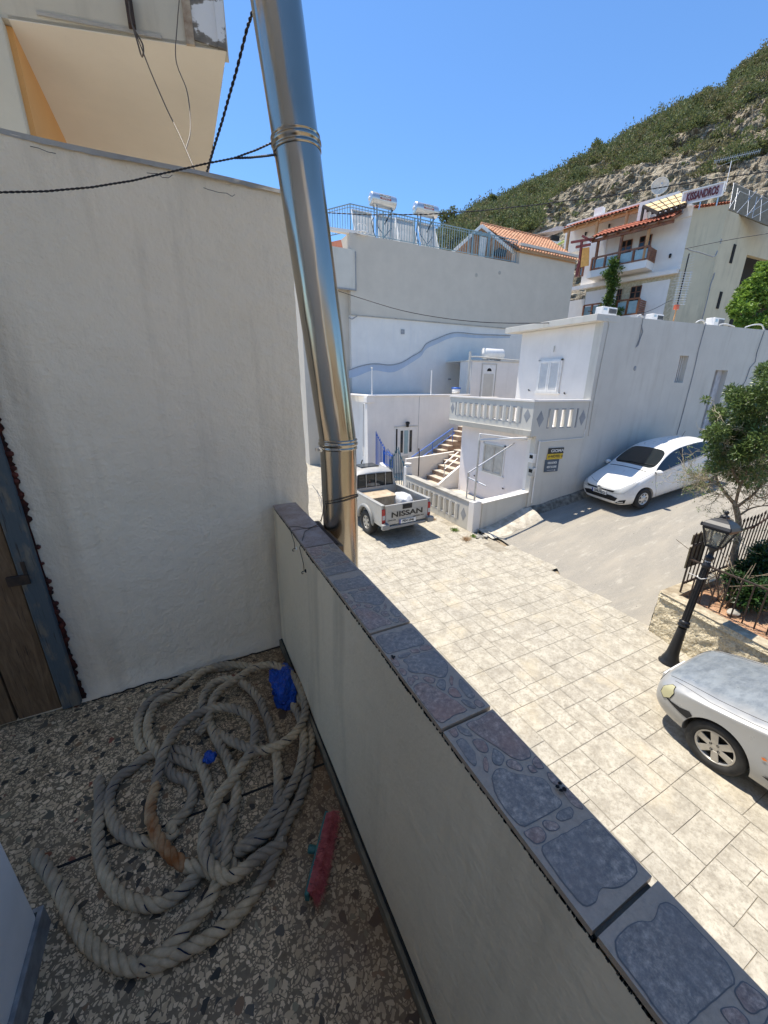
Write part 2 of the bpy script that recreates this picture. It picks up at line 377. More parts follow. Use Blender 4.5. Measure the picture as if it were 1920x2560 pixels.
# thin weathered cap on the wall, broken along its lower lip
m = MB(); N = 90; lo = []; hi = []; bk = []
for i in range(N+1):
    x = -2.6+(3.17)*i/N; top = .795+.003*sin(x*7)
    lo.append((x, YW-.012+.006*noise.noise((x*9, 0, 0)), top-.006-.008*abs(noise.noise((x*14, 3, 0)))))
    hi.append((x, YW-.004, top+.012)); bk.append((x, YW+.245, top+.03))
n = N+1
m.add(lo+hi+bk, [(i, i+1, n+i+1, n+i) for i in range(N)]+[(n+i, n+i+1, 2*n+i+1, 2*n+i) for i in range(N)])
m.build('wall_cap', m_conc, wl)
# cracks under the cap and at the foot
m = MB()
def crack(m, pts, w=.004):
    for a, b in zip(pts, pts[1:]): m.bar(a, b, w, .002, (0, 1, 0))
random.seed(3)
for x0, x1, z0 in ((.0, .1, .765), (.2, .33, .745), (-.35, -.27, .765)):
    pts = []; x = x0
    while x < x1: pts.append((x, YW-.013, z0+random.uniform(-.008, .008)-(x-x0)*.02)); x += random.uniform(.012, .025)
    crack(m, pts, .0012)
pts = []; x = -.62
while x < .34: pts.append((x, YW-.034, FL+.004+abs(random.gauss(0, .006)))); x += random.uniform(.02, .035)
crack(m, pts, .007)
m.build('crack', m_dark, wl)
# parapet
pr = wthing('parapet', 'cream plastered parapet with blue grey stone pattern coping', 'parapet', (.42, 0, FL))
m = MB(); ny, nz = 70, 14; vs = []
for j in range(nz+1):
    for i in range(ny+1):
        y = -3+(YW+2.98)*i/ny; z = FL+(.897)*j/nz
        x = .362-.02*(1-j/nz)+.003*noise.noise((y*2.3, z*3, 0))
        vs.append((x, y, z))
n = ny+1
m.add(vs, [(j*n+i, (j+1)*n+i, (j+1)*n+i+1, j*n+i+1) for j in range(nz) for i in range(ny)], True)
m.box((.37, -3, -4.25), (.474, YW, -.653))
m.build('wall_face', m_parapet, pr, recalc=False)
m = MB(); m.box((.366, -3, -.656), (.478, YW-.03, -.649)); m.build('mortar_bed', m_darkconc, pr)
m = MB()   # grubby drips below the coping
random.seed(5)
for k in range(900):
    y = random.uniform(-.6, 2.0); cl = max(0, noise.noise((y*4.1, 4, 0))); L = random.uniform(.001, .004)+.022*cl*random.random()**2
    m.box((.3595, y, -.651-L), (.3625, y+random.uniform(.001, .004), -.649))
m.build('mould_drip', m_dark, pr)
joints = [-2.85, -2.52, -2.19, -1.86, -1.53, -1.2, -.86, -.53, -.199, .131, .4545, .7845, 1.14, 1.41, 1.62, 1.85, 2.045]
for i, (a, b) in enumerate(zip(joints, joints[1:])):
    m = MB(); w0 = .36; g = .0035
    t = .0015*((i*7) % 3-1)
    m.box((w0, a+g, -.648+t), (.4835, b-g, -.637+t)); o = m.build('coping_tile', m_copbrown if b > 1.45 else m_grout, pr)
    if b < 1.45: print_tile(o, tuple(pr.location), w0, a+g, b-g, -.637+t, i % 4 == 1, (i*5) % 3 == 0, 0 if b-a > .3 else -.03)
m = MB(); m.box((.325, -3, FL+.0015), (.345, YW-.02, FL+.052)); m.build('skirting', rough_mat('grimy_skirting', (.14, .12, .08), (.26, .23, .16), 8, .6, 40, .3, .003, stain=(.03, .025, .02), sth=(.45, .6)), pr, bevel=.004)
m = MB(); m.bar((.342, -3, FL+.055), (.343, YW-.03, FL+.055), .012, .008); m.build('dirt_line', m_dark, pr)
# orange dirt at the parapet foot and corner: flat stains lying on the floor
def blot(m, c, r, z, seed, sx=1, sy=1, n=26):
    vs = [(c[0], c[1], z)]
    for k in range(n):
        t = 2*pi*k/n; q = r*(.7+.6*noise.noise((cos(t)*1.3+seed, sin(t)*1.3, seed)))
        vs.append((c[0]+cos(t)*q*sx, c[1]+sin(t)*q*sy, z))
    m.add(vs, [(0, 1+k, 1+(k+1) % n) for k in range(n)])
# unseen balcony roof slab, outline cut to shade the balcony; house wall on the left
m = MB(); m.prism([(-2.7, -.25), (.03, -.25), (.03, 2.98), (-2.7, 2.98)], 2.6, 2.78); m.build('balcony_roof', stucco('ceiling_paint', (.75, .72, .66), amt=.1), kind='structure')
hw = wthing('house_wall', 'smooth white painted end of the house wall at the bottom left corner', 'wall', (-.57, 1.06, FL))
m = MB(); m.box((-2.6, -3, FL), (-.585, 1.06, 2.6)); m.build('painted_wall', plain('pale_blue_white_wall', (.80, .78, .74), .6, var=.05, bstr=.12), hw, bevel=.012)
m = MB(); m.bar((-.578, -3, FL+.04), (-.578, 1.075, FL+.04), .012, .08); m.bar((-.582, 1.07, FL+.04), (-1.2, 1.07, FL+.04), .012, .08)
m.build('skirting', rough_mat('grey_stone_skirting', (.12, .13, .14), (.3, .31, .31), 12, .5, 50, .2, .002), hw)
m = MB(); m.box((-2.6, -3.1, FL), (.48, -3, 2.6)); m.box((-2.7, -3, -4.25), (.36, YW, FL-.2)); m.build('house_body', m_white, hw)
# ---------------------------------------------------------------- wooden door leaning at the wall
def wood(name, c1, c2, paint=None, th=(.5, .62)):
    m, nt, b = base(name, c1, .75); v = tc(nt, (9, 9, 1.1))
    g = noiset(nt, v, 6, 8, .65, 1.2); c = ramp(nt, g, [(.3, c1), (.7, c2)])
    if paint: c = mixc(nt, ramp(nt, noiset(nt, tc(nt, (6, 6, 2.2)), 3.2, 6, .6), [(th[0], 1.0), (th[1], 0.0)]), c, paint)
    c = mixc(nt, ramp(nt, noiset(nt, tc(nt, (30, 30, 1.5)), 5, 4, .6), [(.6, 0.0), (.68, .75)]), c, (.03, .022, .016))
    nt.links.new(c, b.inputs['Base Color']); bump(nt, b, g, .5, .006); return m
m_doorwood = wood('weathered_bare_plank', (.10, .06, .03), (.22, .14, .075))
m_doorblue = wood('flaking_blue_frame', (.12, .11, .09), (.20, .185, .15), (.075, .10, .115), (.5, .62))
dr = wthing('wooden_door', 'old plank door in a flaking blue frame set in the white wall', 'door', (-.75, YW, FL))
m = MB(); m.box((-.735, YW-.045, FL+.01), (-.662, YW+.0, .35)); m.build('door_frame', m_doorblue, dr, bevel=.003)
for k, (a, b) in enumerate(((-.905, -.742), (-1.08, -.911), (-1.26, -1.086))):
    m = MB(); m.box((a, YW-.03-.004*k, FL+.015), (b, YW+.0, .34)); m.build('plank', m_doorwood, dr, bevel=.003)
m = MB(); m.box((-.775, YW-.055, -.845), (-.70, YW-.04, -.80)); m.box((-.715, YW-.05, -.81), (-.70, YW-.045, -.74)); m.build('latch', m_iron, dr, bevel=.002)
# broken plaster edge showing dark rubble beside the frame
m = MB(); random.seed(11); z = FL+.02
L = []; R_ = []
while z < .34:
    wdt = .006+.028*abs(noise.noise((z*5, 1, 1)))+(.014*random.random() if noise.noise((z*2, 7, 0)) > -.1 else 0)
    L.append((-.664, YW-.016, z)); R_.append((-.662+wdt, YW-.0165, z)); z += .012
n = len(L); m.add(L+R_, [(i, n+i, n+i+1, i+1) for i in range(n-1)])
m.build('broken_plaster_edge', rough_mat('dark_red_rubble', (.012, .008, .006), (.1, .022, .014), 30, .95, 60, .8, .01), wl, recalc=False)
m = MB()
for k in range(26):
    z = random.uniform(-1.2, .1); c = Vector((-.662+random.uniform(.0, .012), YW-.012, z)); r_ = random.uniform(.006, .016)
    m.lathe([(0, -r_*.6), (r_, -r_*.2), (r_*.8, r_*.5), (0, r_*.7)], c, (random.random(), -1, random.random()), 7)
m.build('rubble', rough_mat('red_brown_rubble', (.03, .012, .01), (.14, .035, .022), 30, .95, 60, .8, .01), wl)
# ---------------------------------------------------------------- flue pipe
m_steel, nt_, b_s = base('polished_stainless', (.55, .5, .42), .13, 1.0)
v_ = tc(nt_, (1, 1, .15)); nt_.links.new(ramp(nt_, noiset(nt_, v_, 14, 5), [(.3, .12), (.7, .26)]), b_s.inputs['Roughness'])
nt_.links.new(ramp(nt_, noiset(nt_, tc(nt_, (1, 1, .3)), 5, 5), [(.3, (.50, .45, .38)), (.7, (.34, .30, .24))]), b_s.inputs['Base Color'])  # brown streaky reflection of the surroundings put into the steel's tint
bump(nt_, b_s, noiset(nt_, tc(nt_, (5, 5, .8)), 2.2, 2), .35, .02)
fp = thing('flue_pipe', 'tall stainless steel flue pipe rising past the outside of the parapet', 'flue', (.585, 1.59, -4.25)); fp['_w'] = 1
J = Vector((.585, 1.604, -.245)); T = Vector((.437, 1.635, 1.13)); UP = (T-J).normalized()
def rough_tube(m, a, b, r, n=64, seg=50):
    a = Vector(a); b = Vector(b); ax = (b-a).normalized(); L = (b-a).length
    prof = [(r*(1+.012*noise.noise((i*.21, seg, 2))), L*i/seg) for i in range(seg+1)]
    m.lathe(prof, a, ax, n)
m = MB(); rough_tube(m, (.585, 1.60, -4.25), J-Vector((0, 0, .03)), .08); m.build('lower_pipe', m_steel, fp)
JB = min((J.lerp(T, k/300) for k in range(300)), key=lambda p: abs(photo_px(p)[1]-362))
m = MB(); rough_tube(m, J, JB, .0795, seg=36); m.build('middle_pipe', m_steel, fp)
m = MB(); rough_tube(m, JB, J+UP*3.4, .079, seg=60); m.build('upper_pipe', m_steel, fp)
def band(c, ax, r, name):
    m = MB(); P = [(-.035, .0), (-.033, .004), (-.022, .004), (-.02, .001), (-.012, .002), (-.008, .0075), (.0, .0085), (.006, .0075), (.009, .002), (.016, .002), (.019, .006), (.024, .006), (.027, .0)]
    m.lathe([(r+dr_*.7, h*.72) for h, dr_ in P], c, ax, 64); return m.build(name, m_steel, fp)
band(J-Vector((0, 0, .012)), (0, 0, 1), .081, 'clamp_band'); band(JB, UP, .0805, 'clamp_band')
m = MB(); c = J+Vector((-.09, -.02, -.03)); m.lathe([(.006, -.02), (.006, .02)], c, (0, 1, .2), 8, cap=True); m.lathe([(.009, -.012), (.009, -.004)], c, (0, 1, .2), 6, cap=True); m.bar(c+V(-.02, 0, 0), c+V(.03, 0, 0), .008, .014)
m.build('clamp_bolt', m_galv, fp)
# brown bracket behind the coping holding the pipe, and the tie wire round it
br = wthing('pipe_bracket', 'short brown wooden block wedged between coping and flue pipe', 'bracket', (.52, 1.55, -.70))
m = MB(); m.box((.486, 1.38, -.70), (.515, 1.72, -.645)); m.build('block', m_doorwood, br, bevel=.004)
m = MB(); m.box((.484, 1.40, -.645), (.50, 1.70, -.638)); m.build('plate', m_iron, br, bevel=.002)
def wire_pts(a, b, sag, n=24, wob=0, seed=0):
    a = Vector(a); b = Vector(b); out = []
    for i in range(n+1):
        t = i/n; p = a.lerp(b, t); p.z -= sag*4*t*(1-t)
        if wob: p += Vector((noise.noise((t*9, seed, 0)), noise.noise((t*9, seed, 5)), noise.noise((t*9, seed, 9))))*wob
        out.append(p)
    return out
def twisted(pts, r, name, mat, label, cat, pitch=.035, group=None, parent=None):
    """two strands twisted round each other along pts"""
    pts = [Vector(p) for p in pts]; P = []
    for a, b in zip(pts, pts[1:]):
        n = max(2, int((b-a).length/(pitch/6)))
        P += [a.lerp(b, k/n) for k in range(n)]
    P.append(pts[-1]); m = MB(); A = []; B = []; s = 0
    for i, p in enumerate(P):
        d = (P[min(i+1, len(P)-1)]-P[max(i-1, 0)]).normalized(); u = d.orthogonal().normalized(); u = (Vector((0, 0, 1))-d*d.z).normalized() if abs(d.z) < .95 else Vector((1, 0, 0)); v = d.cross(u)
        if i: s += (P[i]-P[i-1]).length
        t = 2*pi*s/pitch; o = (u*cos(t)+v*sin(t))*r; A.append(p+o); B.append(p-o)
    m.tube(A, r, 5); m.tube(B, r, 5)
    if parent: return m.build(name, mat, parent)
    o = m.build(name, mat, base=tuple(pts[0])); tag(o, label, cat, group); return o
m_wirebrown = plain('old_brown_wire', (.10, .08, .06), .6)
# tie wire: round the pipe, over the tile to the two hooks
tw = wthing('tie_wire', 'loose thin wire tied over the brown coping tile and round the flue pipe', 'wire', (.45, 1.5, -.64))
m = MB(); ring = [Vector((.585+.083*cos(t), 1.60+.083*sin(t), -.505+.012*sin(t*1.5))) for t in [pi+.3+k*.2 for k in range(29)]]
m.tube(ring, .0022, 5); m.tube([p+V(0, 0, .009+.004*sin(i*.3)) for i, p in enumerate(ring)], .002, 5)
z0 = -.632
hk = Vector((.352, 1.56, -.70)); h2 = Vector((.352, 1.42, -.745))
m.tube([ring[0], V(.49, 1.60, -.60), V(.478, 1.63, z0), V(.43, 1.60, z0), V(.39, 1.64, z0+.002), V(.357, 1.66, z0), hk+V(0, .0, .03), hk], .0018, 5)
m.tube([ring[0], V(.485, 1.59, -.61), V(.44, 1.60, z0), V(.40, 1.56, z0+.004), V(.372, 1.49, z0), V(.352, 1.47, -.66), h2+V(0, 0, .03), h2], .0018, 5)
m.build('wire', m_wirebrown, tw)
m = MB(); m.tube([V(.53, 1.85, -.5), V(.56, 1.80, -.56), V(.55, 1.78, -.6), V(.57, 1.84, -.58), V(.555, 1.86, -.53), V(.55, 1.76, -.62)], .001, 4); m.build('loose_end', m_galv, tw)
for h in (hk, h2):
    hkx = wthing('wall_hook', 'small rusty hook screwed into the parapet face, the %s one' % ('farther' if h is hk else 'nearer'), 'hook', tuple(h))
    m = MB(); m.tube([h+V(.02, 0, 0), h+V(-.007, 0, 0), h+V(-.011, 0, -.004), h+V(-.009, 0, -.01), h+V(-.003, .002, -.011)], .002, 6); m.build('hook', m_iron, hkx)
    m = MB(); m.lathe([(.009, 0), (.007, .005), (.0, .006)], h+V(.009, 0, 0), (-1, 0, 0), 10); m.build('rawl_plug', m_whitepl if h is hk else m_dark, hkx)
# the twisted black cable hanging across the wall to the pipe
c1 = onY(0, 481, 1.80); c2 = onY(470, 435, 1.9)
pts = [onY(-150, 478, 1.75), c1, onY(120, 478, 1.82), onY(230, 468, 1.85), onY(330, 452, 1.88), onY(420, 431, 1.9), onY(520, 408, 1.84), onY(586, 395, 1.78)]
pts2 = pts+[onY(640, 375, 1.70), onY(690, 352, 1.62)]
twisted(pts2, .0018, 'twisted_cable', m_cable, 'thin twisted black cable strung across the white wall to the flue', 'cable', .03)
twisted([pts[-1], onY(620, 394, 1.74), onY(660, 390, 1.68), onY(690, 386, 1.62)], .0022, 'twisted_cable', m_cable, 'short crinkled cable tail leaving the strung cable for the flue band', 'cable', .022)
twisted([onY(512, 448, 2.35), onY(530, 385, 2.2), onY(556, 300, 2.05), onY(590, 180, 1.9), onY(618, 70, 1.8), onY(634, 20, 1.72), onY(665, -80, 1.66)], .003, 'power_cable', m_cable, 'thick twisted black cable climbing steeply beside the flue against the sky', 'cable', .045)
# ---------------------------------------------------------------- rope
def R3(L, dx=0, dy=1560, s=1.8433): return [(x/s+dx, y/s+dy) for x, y in L]
def Rb(L): return R3(L, 300, 1600, 3.19)
RP = .020
strands = [
 (R3([(160, 1060), (215, 1130), (290, 1260), (350, 1390), (430, 1490), (530, 1555), (640, 1580), (760, 1550), (880, 1490), (1000, 1420), (1100, 1335), (1180, 1230), (1245, 1120)])+Rb([(1340, 1440), (1420, 1290), (1490, 1080), (1520, 880), (1525, 720), (1500, 600), (1440, 480), (1400, 400)]), 0),
 (R3([(640, 1560), (760, 1500), (860, 1400), (950, 1300), (1000, 1200), (1040, 1085), (1045, 980), (1020, 900), (990, 840)])+Rb([(900, 1370)]), 1),
 (Rb([(700, 610), (740, 720), (790, 830), (860, 960), (905, 1080), (930, 1200), (905, 1370), (850, 1500), (820, 1590)])+R3([(1000, 1050), (960, 1110)]), 1),
 (Rb([(650, 560), (660, 460), (700, 390), (780, 330), (890, 315), (1000, 360), (1100, 460), (1150, 570), (1200, 700), (1240, 870), (1262, 1050), (1265, 1180), (1262, 1290)])+R3([(1310, 830), (1260, 930), (1170, 1000), (1080, 1040)]), 1),
 (Rb([(620, 700), (700, 600), (740, 480), (800, 400), (870, 350), (960, 290), (1060, 225), (1190, 195), (1290, 220), (1390, 300), (1455, 420), (1478, 520), (1470, 620), (1400, 740), (1290, 830), (1190, 870), (1100, 880), (1000, 855), (900, 800), (810, 730), (760, 690)]), 2),
 (Rb([(1380, 500), (1430, 600), (1458, 720), (1465, 850), (1440, 1000), (1380, 1150), (1290, 1290), (1200, 1410), (1110, 1510)])+R3([(1150, 985), (1090, 1040)]), 1),
 (Rb([(1060, 195), (900, 190), (760, 210), (640, 265), (520, 375), (420, 440), (310, 485), (250, 570), (222, 680), (235, 780), (290, 870), (340, 930)]), 1),
 (Rb([(900, 215), (680, 240), (520, 290), (400, 370), (300, 440), (215, 510), (158, 610), (145, 720), (165, 820), (210, 890)]), 0),
 (Rb([(1300, 1560)])+R3([(1190, 1060), (1110, 1140), (1040, 1165), (980, 1120), (940, 1050), (945, 960), (980, 860)])+Rb([(740, 1350), (800, 1230), (900, 1110), (980, 990), (1050, 880), (1078, 750), (1065, 650), (980, 575), (860, 535), (730, 545), (600, 595), (480, 685), (400, 800), (340, 900), (300, 1020), (275, 1110)]), 2),
 (R3([(455, 715), (462, 830), (452, 950), (462, 1080), (500, 1180), (560, 1255), (650, 1290), (740, 1290), (820, 1250), (880, 1190), (935, 1130)]), 0),
 (Rb([(300, 890), (180, 955), (90, 1030)])+R3([(545, 710), (505, 790), (512, 890), (560, 965), (640, 1000), (720, 1000), (790, 985)]), 0),
 (Rb([(400, 850), (540, 880), (630, 960), (680, 1080), (715, 1200), (720, 1260), (770, 1340)]), 1),
 (Rb([(380, 930), (500, 965), (610, 1010), (700, 1010)]), 0),
 (Rb([(360, 980), (430, 1085), (530, 1120), (583, 1200), (560, 1320), (480, 1420), (400, 1480)])+R3([(800, 960), (770, 1000)]), 0),
 (Rb([(800, 1380), (820, 1500)])+R3([(990, 1000), (1010, 1070), (1060, 1100), (1110, 1150)]), 0),
]
stain = (Rb([(275, 1110), (258, 1200), (240, 1300), (245, 1430)])+R3([(700, 900), (720, 970), (775, 1040), (850, 1085)]), 2)
tailr = (R3([(850, 1085), (920, 1100), (980, 1120)]), 2)
def catmull(P, step):
    P = [Vector(p) for p in P]; P = [P[0]*2-P[1]]+P+[P[-1]*2-P[-2]]; out = []
    for i in range(1, len(P)-2):
        n = max(2, int((P[i+1]-P[i]).length/step))
        for k in range(n):
            t = k/n; a, b, c, d = P[i-1], P[i], P[i+1], P[i+2]
            out.append(.5*((2*b)+(c-a)*t+(2*a-5*b+4*c-d)*t*t+(3*b-a-3*c+d)*t**3))
    out.append(P[-2]); return out
def rope_path(px, layer, seed):
    P = [onz(x, y, FL+RP+layer*.022) for x, y in px]
    P = catmull(P, .006); n = len(P); out = []
    for i, p in enumerate(P):
        e = min(i, n-1-i)*.006
        out.append(V(p.x, p.y, FL+RP+layer*.022*min(1, .25+e/.2)+.004*noise.noise((i*.02, seed, 0))))
    return out
m_rope, nt_, b_ = base('off_white_laid_rope', (.4, .37, .31), .9)
v_ = tc(nt_); c_ = ramp(nt_, noiset(nt_, v_, 30, 5, .7), [(.3, (.36, .28, .17)), (.7, (.62, .495, .32))])
c_ = mixc(nt_, ramp(nt_, noiset(nt_, v_, 3.1, 5, .6), [(.42, 0.0), (.58, .85)]), c_, (.22, .19, .15))
nt_.links.new(c_, b_.inputs['Base Color']); bump(nt_, b_, noiset(nt_, tc(nt_, (1, 1, 1)), 260, 4, .7), .6, .002)
m_rust = rough_mat('rust_stained_rope', (.26, .09, .02), (.50, .36, .2), 11, .9, 260, .6, .002)
rp = wthing('rope', 'thick off white three strand rope lying in loose coils on the terrazzo floor', 'rope', (.0, 1.2, FL))
def lay(m, P, my=None, ph0=0, pitch=.10):
    A = [[], [], []]; s = 0; Y = []
    side = None
    for i, p in enumerate(P):
        d = (P[min(i+1, len(P)-1)]-P[max(i-1, 0)]).normalized(); u = d.cross(V(0, 0, 1)).normalized(); v = u.cross(d)
        if i: s += (P[i]-P[i-1]).length
        for k in range(3):
            t = ph0+2*pi*(k/3)-2*pi*s/pitch
            A[k].append(p+(u*cos(t)+v*sin(t))*.0102)
        t = ph0+2*pi*(.5/3)-2*pi*s/pitch; Y.append((s, p+(u*cos(t)+v*sin(t))*.0155))
    for k in range(3):
        m.tube(A[k], .0108, 8)
    if my is not None:
        run = []
        for s_, q in Y:
            k_ = .5+.5*sin(s_*2*pi/.085); c_0 = P[min(len(P)-1, len(run))]; run.append(c_0.lerp(q, 1.0 if k_ > .55 else .5))
        my.tube(run, .002, 4)
m = MB(); my = MB()
for i, (px, lay_) in enumerate(strands+[tailr]): lay(m, rope_path(px, lay_, i), my, i*.7)
m.build('rope_coils', m_rope, rp, recalc=False)
my.build('marker_yarn', plain('navy_marker_yarn', (.015, .02, .045), .8), rp, recalc=False)
m = MB(); lay(m, rope_path(*stain, 30), None, 6.3); m.build('stained_length', m_rust, rp, recalc=False, label='rust orange stained length of the rope')
# blue plastic bag: crumpled sheet
def crumple(name, c, sx, sy, sz, mat, label, cat, seed, rot=0, sub=4):
    bm = bmesh.new(); bmesh.ops.create_icosphere(bm, subdivisions=sub, radius=1)
    for v in bm.verts:
        p = v.co.copy(); k = 1+.38*noise.noise(p*1.5+V(seed, 0, 0))+.26*abs(noise.noise(p*3.6+V(0, seed, 0)))-.2*abs(noise.noise(p*7+V(0, seed, 3)))
        q = V(p.x*sx*k, p.y*sy*k, max(-.02/sz, p.z)*sz*k)
        v.co = Matrix.Rotation(rot, 3, 'Z') @ q
    me = bpy.data.meshes.new(name); bm.to_mesh(me); bm.free()
    me.polygons.foreach_set('use_smooth', [True]*len(me.polygons)); me.materials.append(mat)
    o = bpy.data.objects.new(name, me); COL.objects.link(o); o.location = c; TOPS.append(o); tag(o, label, cat); return o
m_bluebag, nt_, b_ = base('blue_plastic_film', (.0, .06, .40), .32)
nt_.links.new(ramp(nt_, noiset(nt_, tc(nt_), 20, 4), [(.3, (.0, .04, .3)), (.7, (.005, .09, .5))]), b_.inputs['Base Color']); bump(nt_, b_, noiset(nt_, tc(nt_), 22, 5, .6, 1.5), .9, .02)
p = onz(712, 1712, FL+.03); crumple('plastic_bag', (p.x, p.y, FL+.02), .07, .14, .065, m_bluebag, 'crumpled bright blue plastic bag under the rope in the corner', 'bag', 3.1, -.1, 5)
p = onz(528, 1912, FL+.03); crumple('plastic_scrap', (p.x, p.y, FL+.075), .022, .024, .02, m_bluebag, 'tiny torn blue plastic scrap lying amid the rope coils', 'scrap', 8.2, .5)
# broom head
a = onz(803, 2255, FL+.02); b = onz(845, 2010, FL+.02); ctr = (a+b)/2
bh = thing('broom_head', 'loose broom head with teal back and pink red bristles on the floor', 'broom head', (ctr.x, ctr.y, FL)); bh['_w'] = 1
d = (b-a).normalized(); sd = V(d.y, -d.x, 0)
o1 = a+V(0, 0, -.0)-sd*.024; o2 = b-sd*.03
m = MB(); A1 = onz(767, 2250, FL+.02); A2 = onz(818, 2040, FL+.02); m.bar(A1+V(0, 0, .01), A2+V(0, 0, .01), .014, .035); q = A1.lerp(A2, .52); m.lathe([(.0, 0), (.012, .002), (.014, .03), (.011, .034), (0, .036)], q+V(0, 0, .012), (-d.y, d.x, .1), 14)
m.build('brush_block', plain('teal_plastic', (.03, .14, .13), .45), bh, bevel=.004)
m = MB(); random.seed(2)
for k in range(2600):
    t = random.random(); p0 = A1.lerp(A2, .04+.93*t)+V(0, 0, random.uniform(0, .03)); dirv = (sd+d*random.gauss(-.25+.55*t, .16)).normalized()
    L = random.uniform(.032, .058)*(1.0 if t > .1 else .85); p1 = p0+dirv*L*.55+V(0, 0, random.uniform(-.003, .012)); p2 = p0+dirv*L+d*random.gauss(-.012, .012); p2.z = FL+random.uniform(.003, .045)
    w_ = .0008; n_ = V(0, 0, 1)
    m.add([p0+d*w_, p0-d*w_, p1-d*w_, p1+d*w_, p2], [(0, 1, 2, 3), (3, 2, 4)])
for k in range(500):
    t = random.random(); p0 = A1.lerp(A2, t)+sd*random.uniform(.03, .05)+V(0, 0, random.uniform(.01, .035)); p1 = p0+V(random.gauss(0, .012), random.gauss(0, .02), random.gauss(0, .006)); w_ = .0008
    m.add([p0+d*w_, p0-d*w_, p1], [(0, 1, 2)])
m.build('bristles', rough_mat('pink_red_bristle', (.36, .06, .065), (.55, .14, .135), 40, .6, 80, .1, .001), bh, recalc=False)
# a dead leaf and a black bit on the coping
for (x, y, s_, lb) in ((1400, 1969, .006, 'small black dropping near the outer edge of the coping'), (984, 1643, .005, 'tiny dark dried leaf on the inner edge of the coping')):
    p = onz(x, y, -.636); m = MB()
    for k in range(5):
        q = p+V(random.uniform(-s_, s_), random.uniform(-s_, s_), .001); m.lathe([(0, 0), (s_*.6, s_*.25), (s_*.4, s_*.6), (0, s_*.7)], q, (random.uniform(-.4, .4), random.uniform(-.4, .4), 1), 7)
    tag(m.build('debris', m_dark, base=tuple(p)), lb, 'debris')
# ---------------------------------------------------------------- neighbour's building behind the wall (upper left)
nb = wthing('neighbour_house', 'peach and cream house with stained concrete balcony soffit behind the wall', 'house', (-1, 4.5, -4.25))
m_peach = stucco('peach_soffit', (.68, .63, .52), bscale=14, bstr=.12, amt=.22, streak=False, stain=(.3, .24, .17))
m_orange = stucco('orange_wall', (.66, .36, .13), bscale=14, bstr=.1, amt=.08, streak=False)
Z2 = 2.0
f0 = V(-.60, 3.74, Z2); f1 = V(.565, 3.40, Z2)
m = MB(); m.extr([f0, f1, V(.555, 7.6, Z2), V(-.60, 7.6, Z2)], (0, 0, .02)); m.build('soffit', m_peach, nb)
m = MB(); m.box((-.74, 3.8, -4.25), (-.60, 7.6, Z2)); m.build('side_wall', m_orange, nb)
# front fascia of the balcony above, stepped, leaning a little over
fx = (f1-f0).normalized(); fn = V(fx.y, -fx.x, 0)
m = MB(); m.extr([f0-fx*1.6+V(0, 0, .004), f1-fx*.0+V(0, 0, .004), f1+V(0, 0, 1.1), f0-fx*1.6+V(0, 0, 1.1)], -fn*.1)
m.build('balcony_front', stucco('stained_cream_front', (.52, .48, .38), bscale=16, bstr=.3, amt=.4, stain=(.2, .17, .13)), nb)
m = MB(); A = f0+fx*.16+V(0, 0, .045)+fn*.0; B = f1-fx*.38+V(0, 0, .02)
m.bar(A+fn*.003, B+fn*.003, .012, .018); m.build('drip_groove', m_conc, nb)
q = f1-fx*.235
m = MB(); m.extr([q+V(0, 0, .0), q+fx*.05, q+fx*.05+V(0, 0, 1.1), q+V(0, 0, 1.1)], fn*.018); m.build('pier', rough_mat('rusty_stained_pier', (.2, .12, .07), (.45, .38, .28), 9, .9, 30, .4, .006), nb)
m = MB(); q = f1-fx*.185; m.extr([q+V(0, 0, .03), f1+V(.006, 0, .0), f1+V(.006, 0, 1.1), q+V(0, 0, 1.1)], fn*.012); m.extr([f1+fn*.012+V(.006, 0, .006), V(.575, 7.6, Z2+.006), V(.575, 7.6, Z2+1), f1+fn*.012+V(.006, 0, 1)], (-.05, 0, 0))
m_end, nt_, b_ = base('flaking_white_paint', (.7, .66, .6), .85); v_ = tc(nt_)
c_ = ramp(nt_, noiset(nt_, tc(nt_, (1, 1, 1.3)), 4.5, 6, .62), [(.5, (.68, .68, .66)), (.53, (.2, .18, .15)), (.66, (.09, .085, .07))])
nt_.links.new(c_, b_.inputs['Base Color']); bump(nt_, b_, noiset(nt_, v_, 20, 6), .5, .01)
m.build('balcony_end', m_end, nb)
# cream post and the dark recess at the far left
g0 = V(-.78, 3.79, Z2+.02); cp = atw(18, 200, 3)
m = MB(); m.box((-.80, 3.72, .6), (-.63, 3.86, Z2)); m.build('post', stucco('pale_post', (.55, .53, .44), amt=.3), nb, bevel=.01)
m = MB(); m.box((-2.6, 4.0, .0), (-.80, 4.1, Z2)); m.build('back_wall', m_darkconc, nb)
m = MB(); m.box((-2.6, 3.6, .84), (-.70, 3.9, .93)); m.build('beam', m_wood_red, nb)
m = MB(); m.box((-2.6, 2.32, -4.25), (.40, 3.6, .5)); m.box((-2.6, 3.6, -4.25), (.40, 9, -.2)); m.build('lower_storey', m_white, nb)
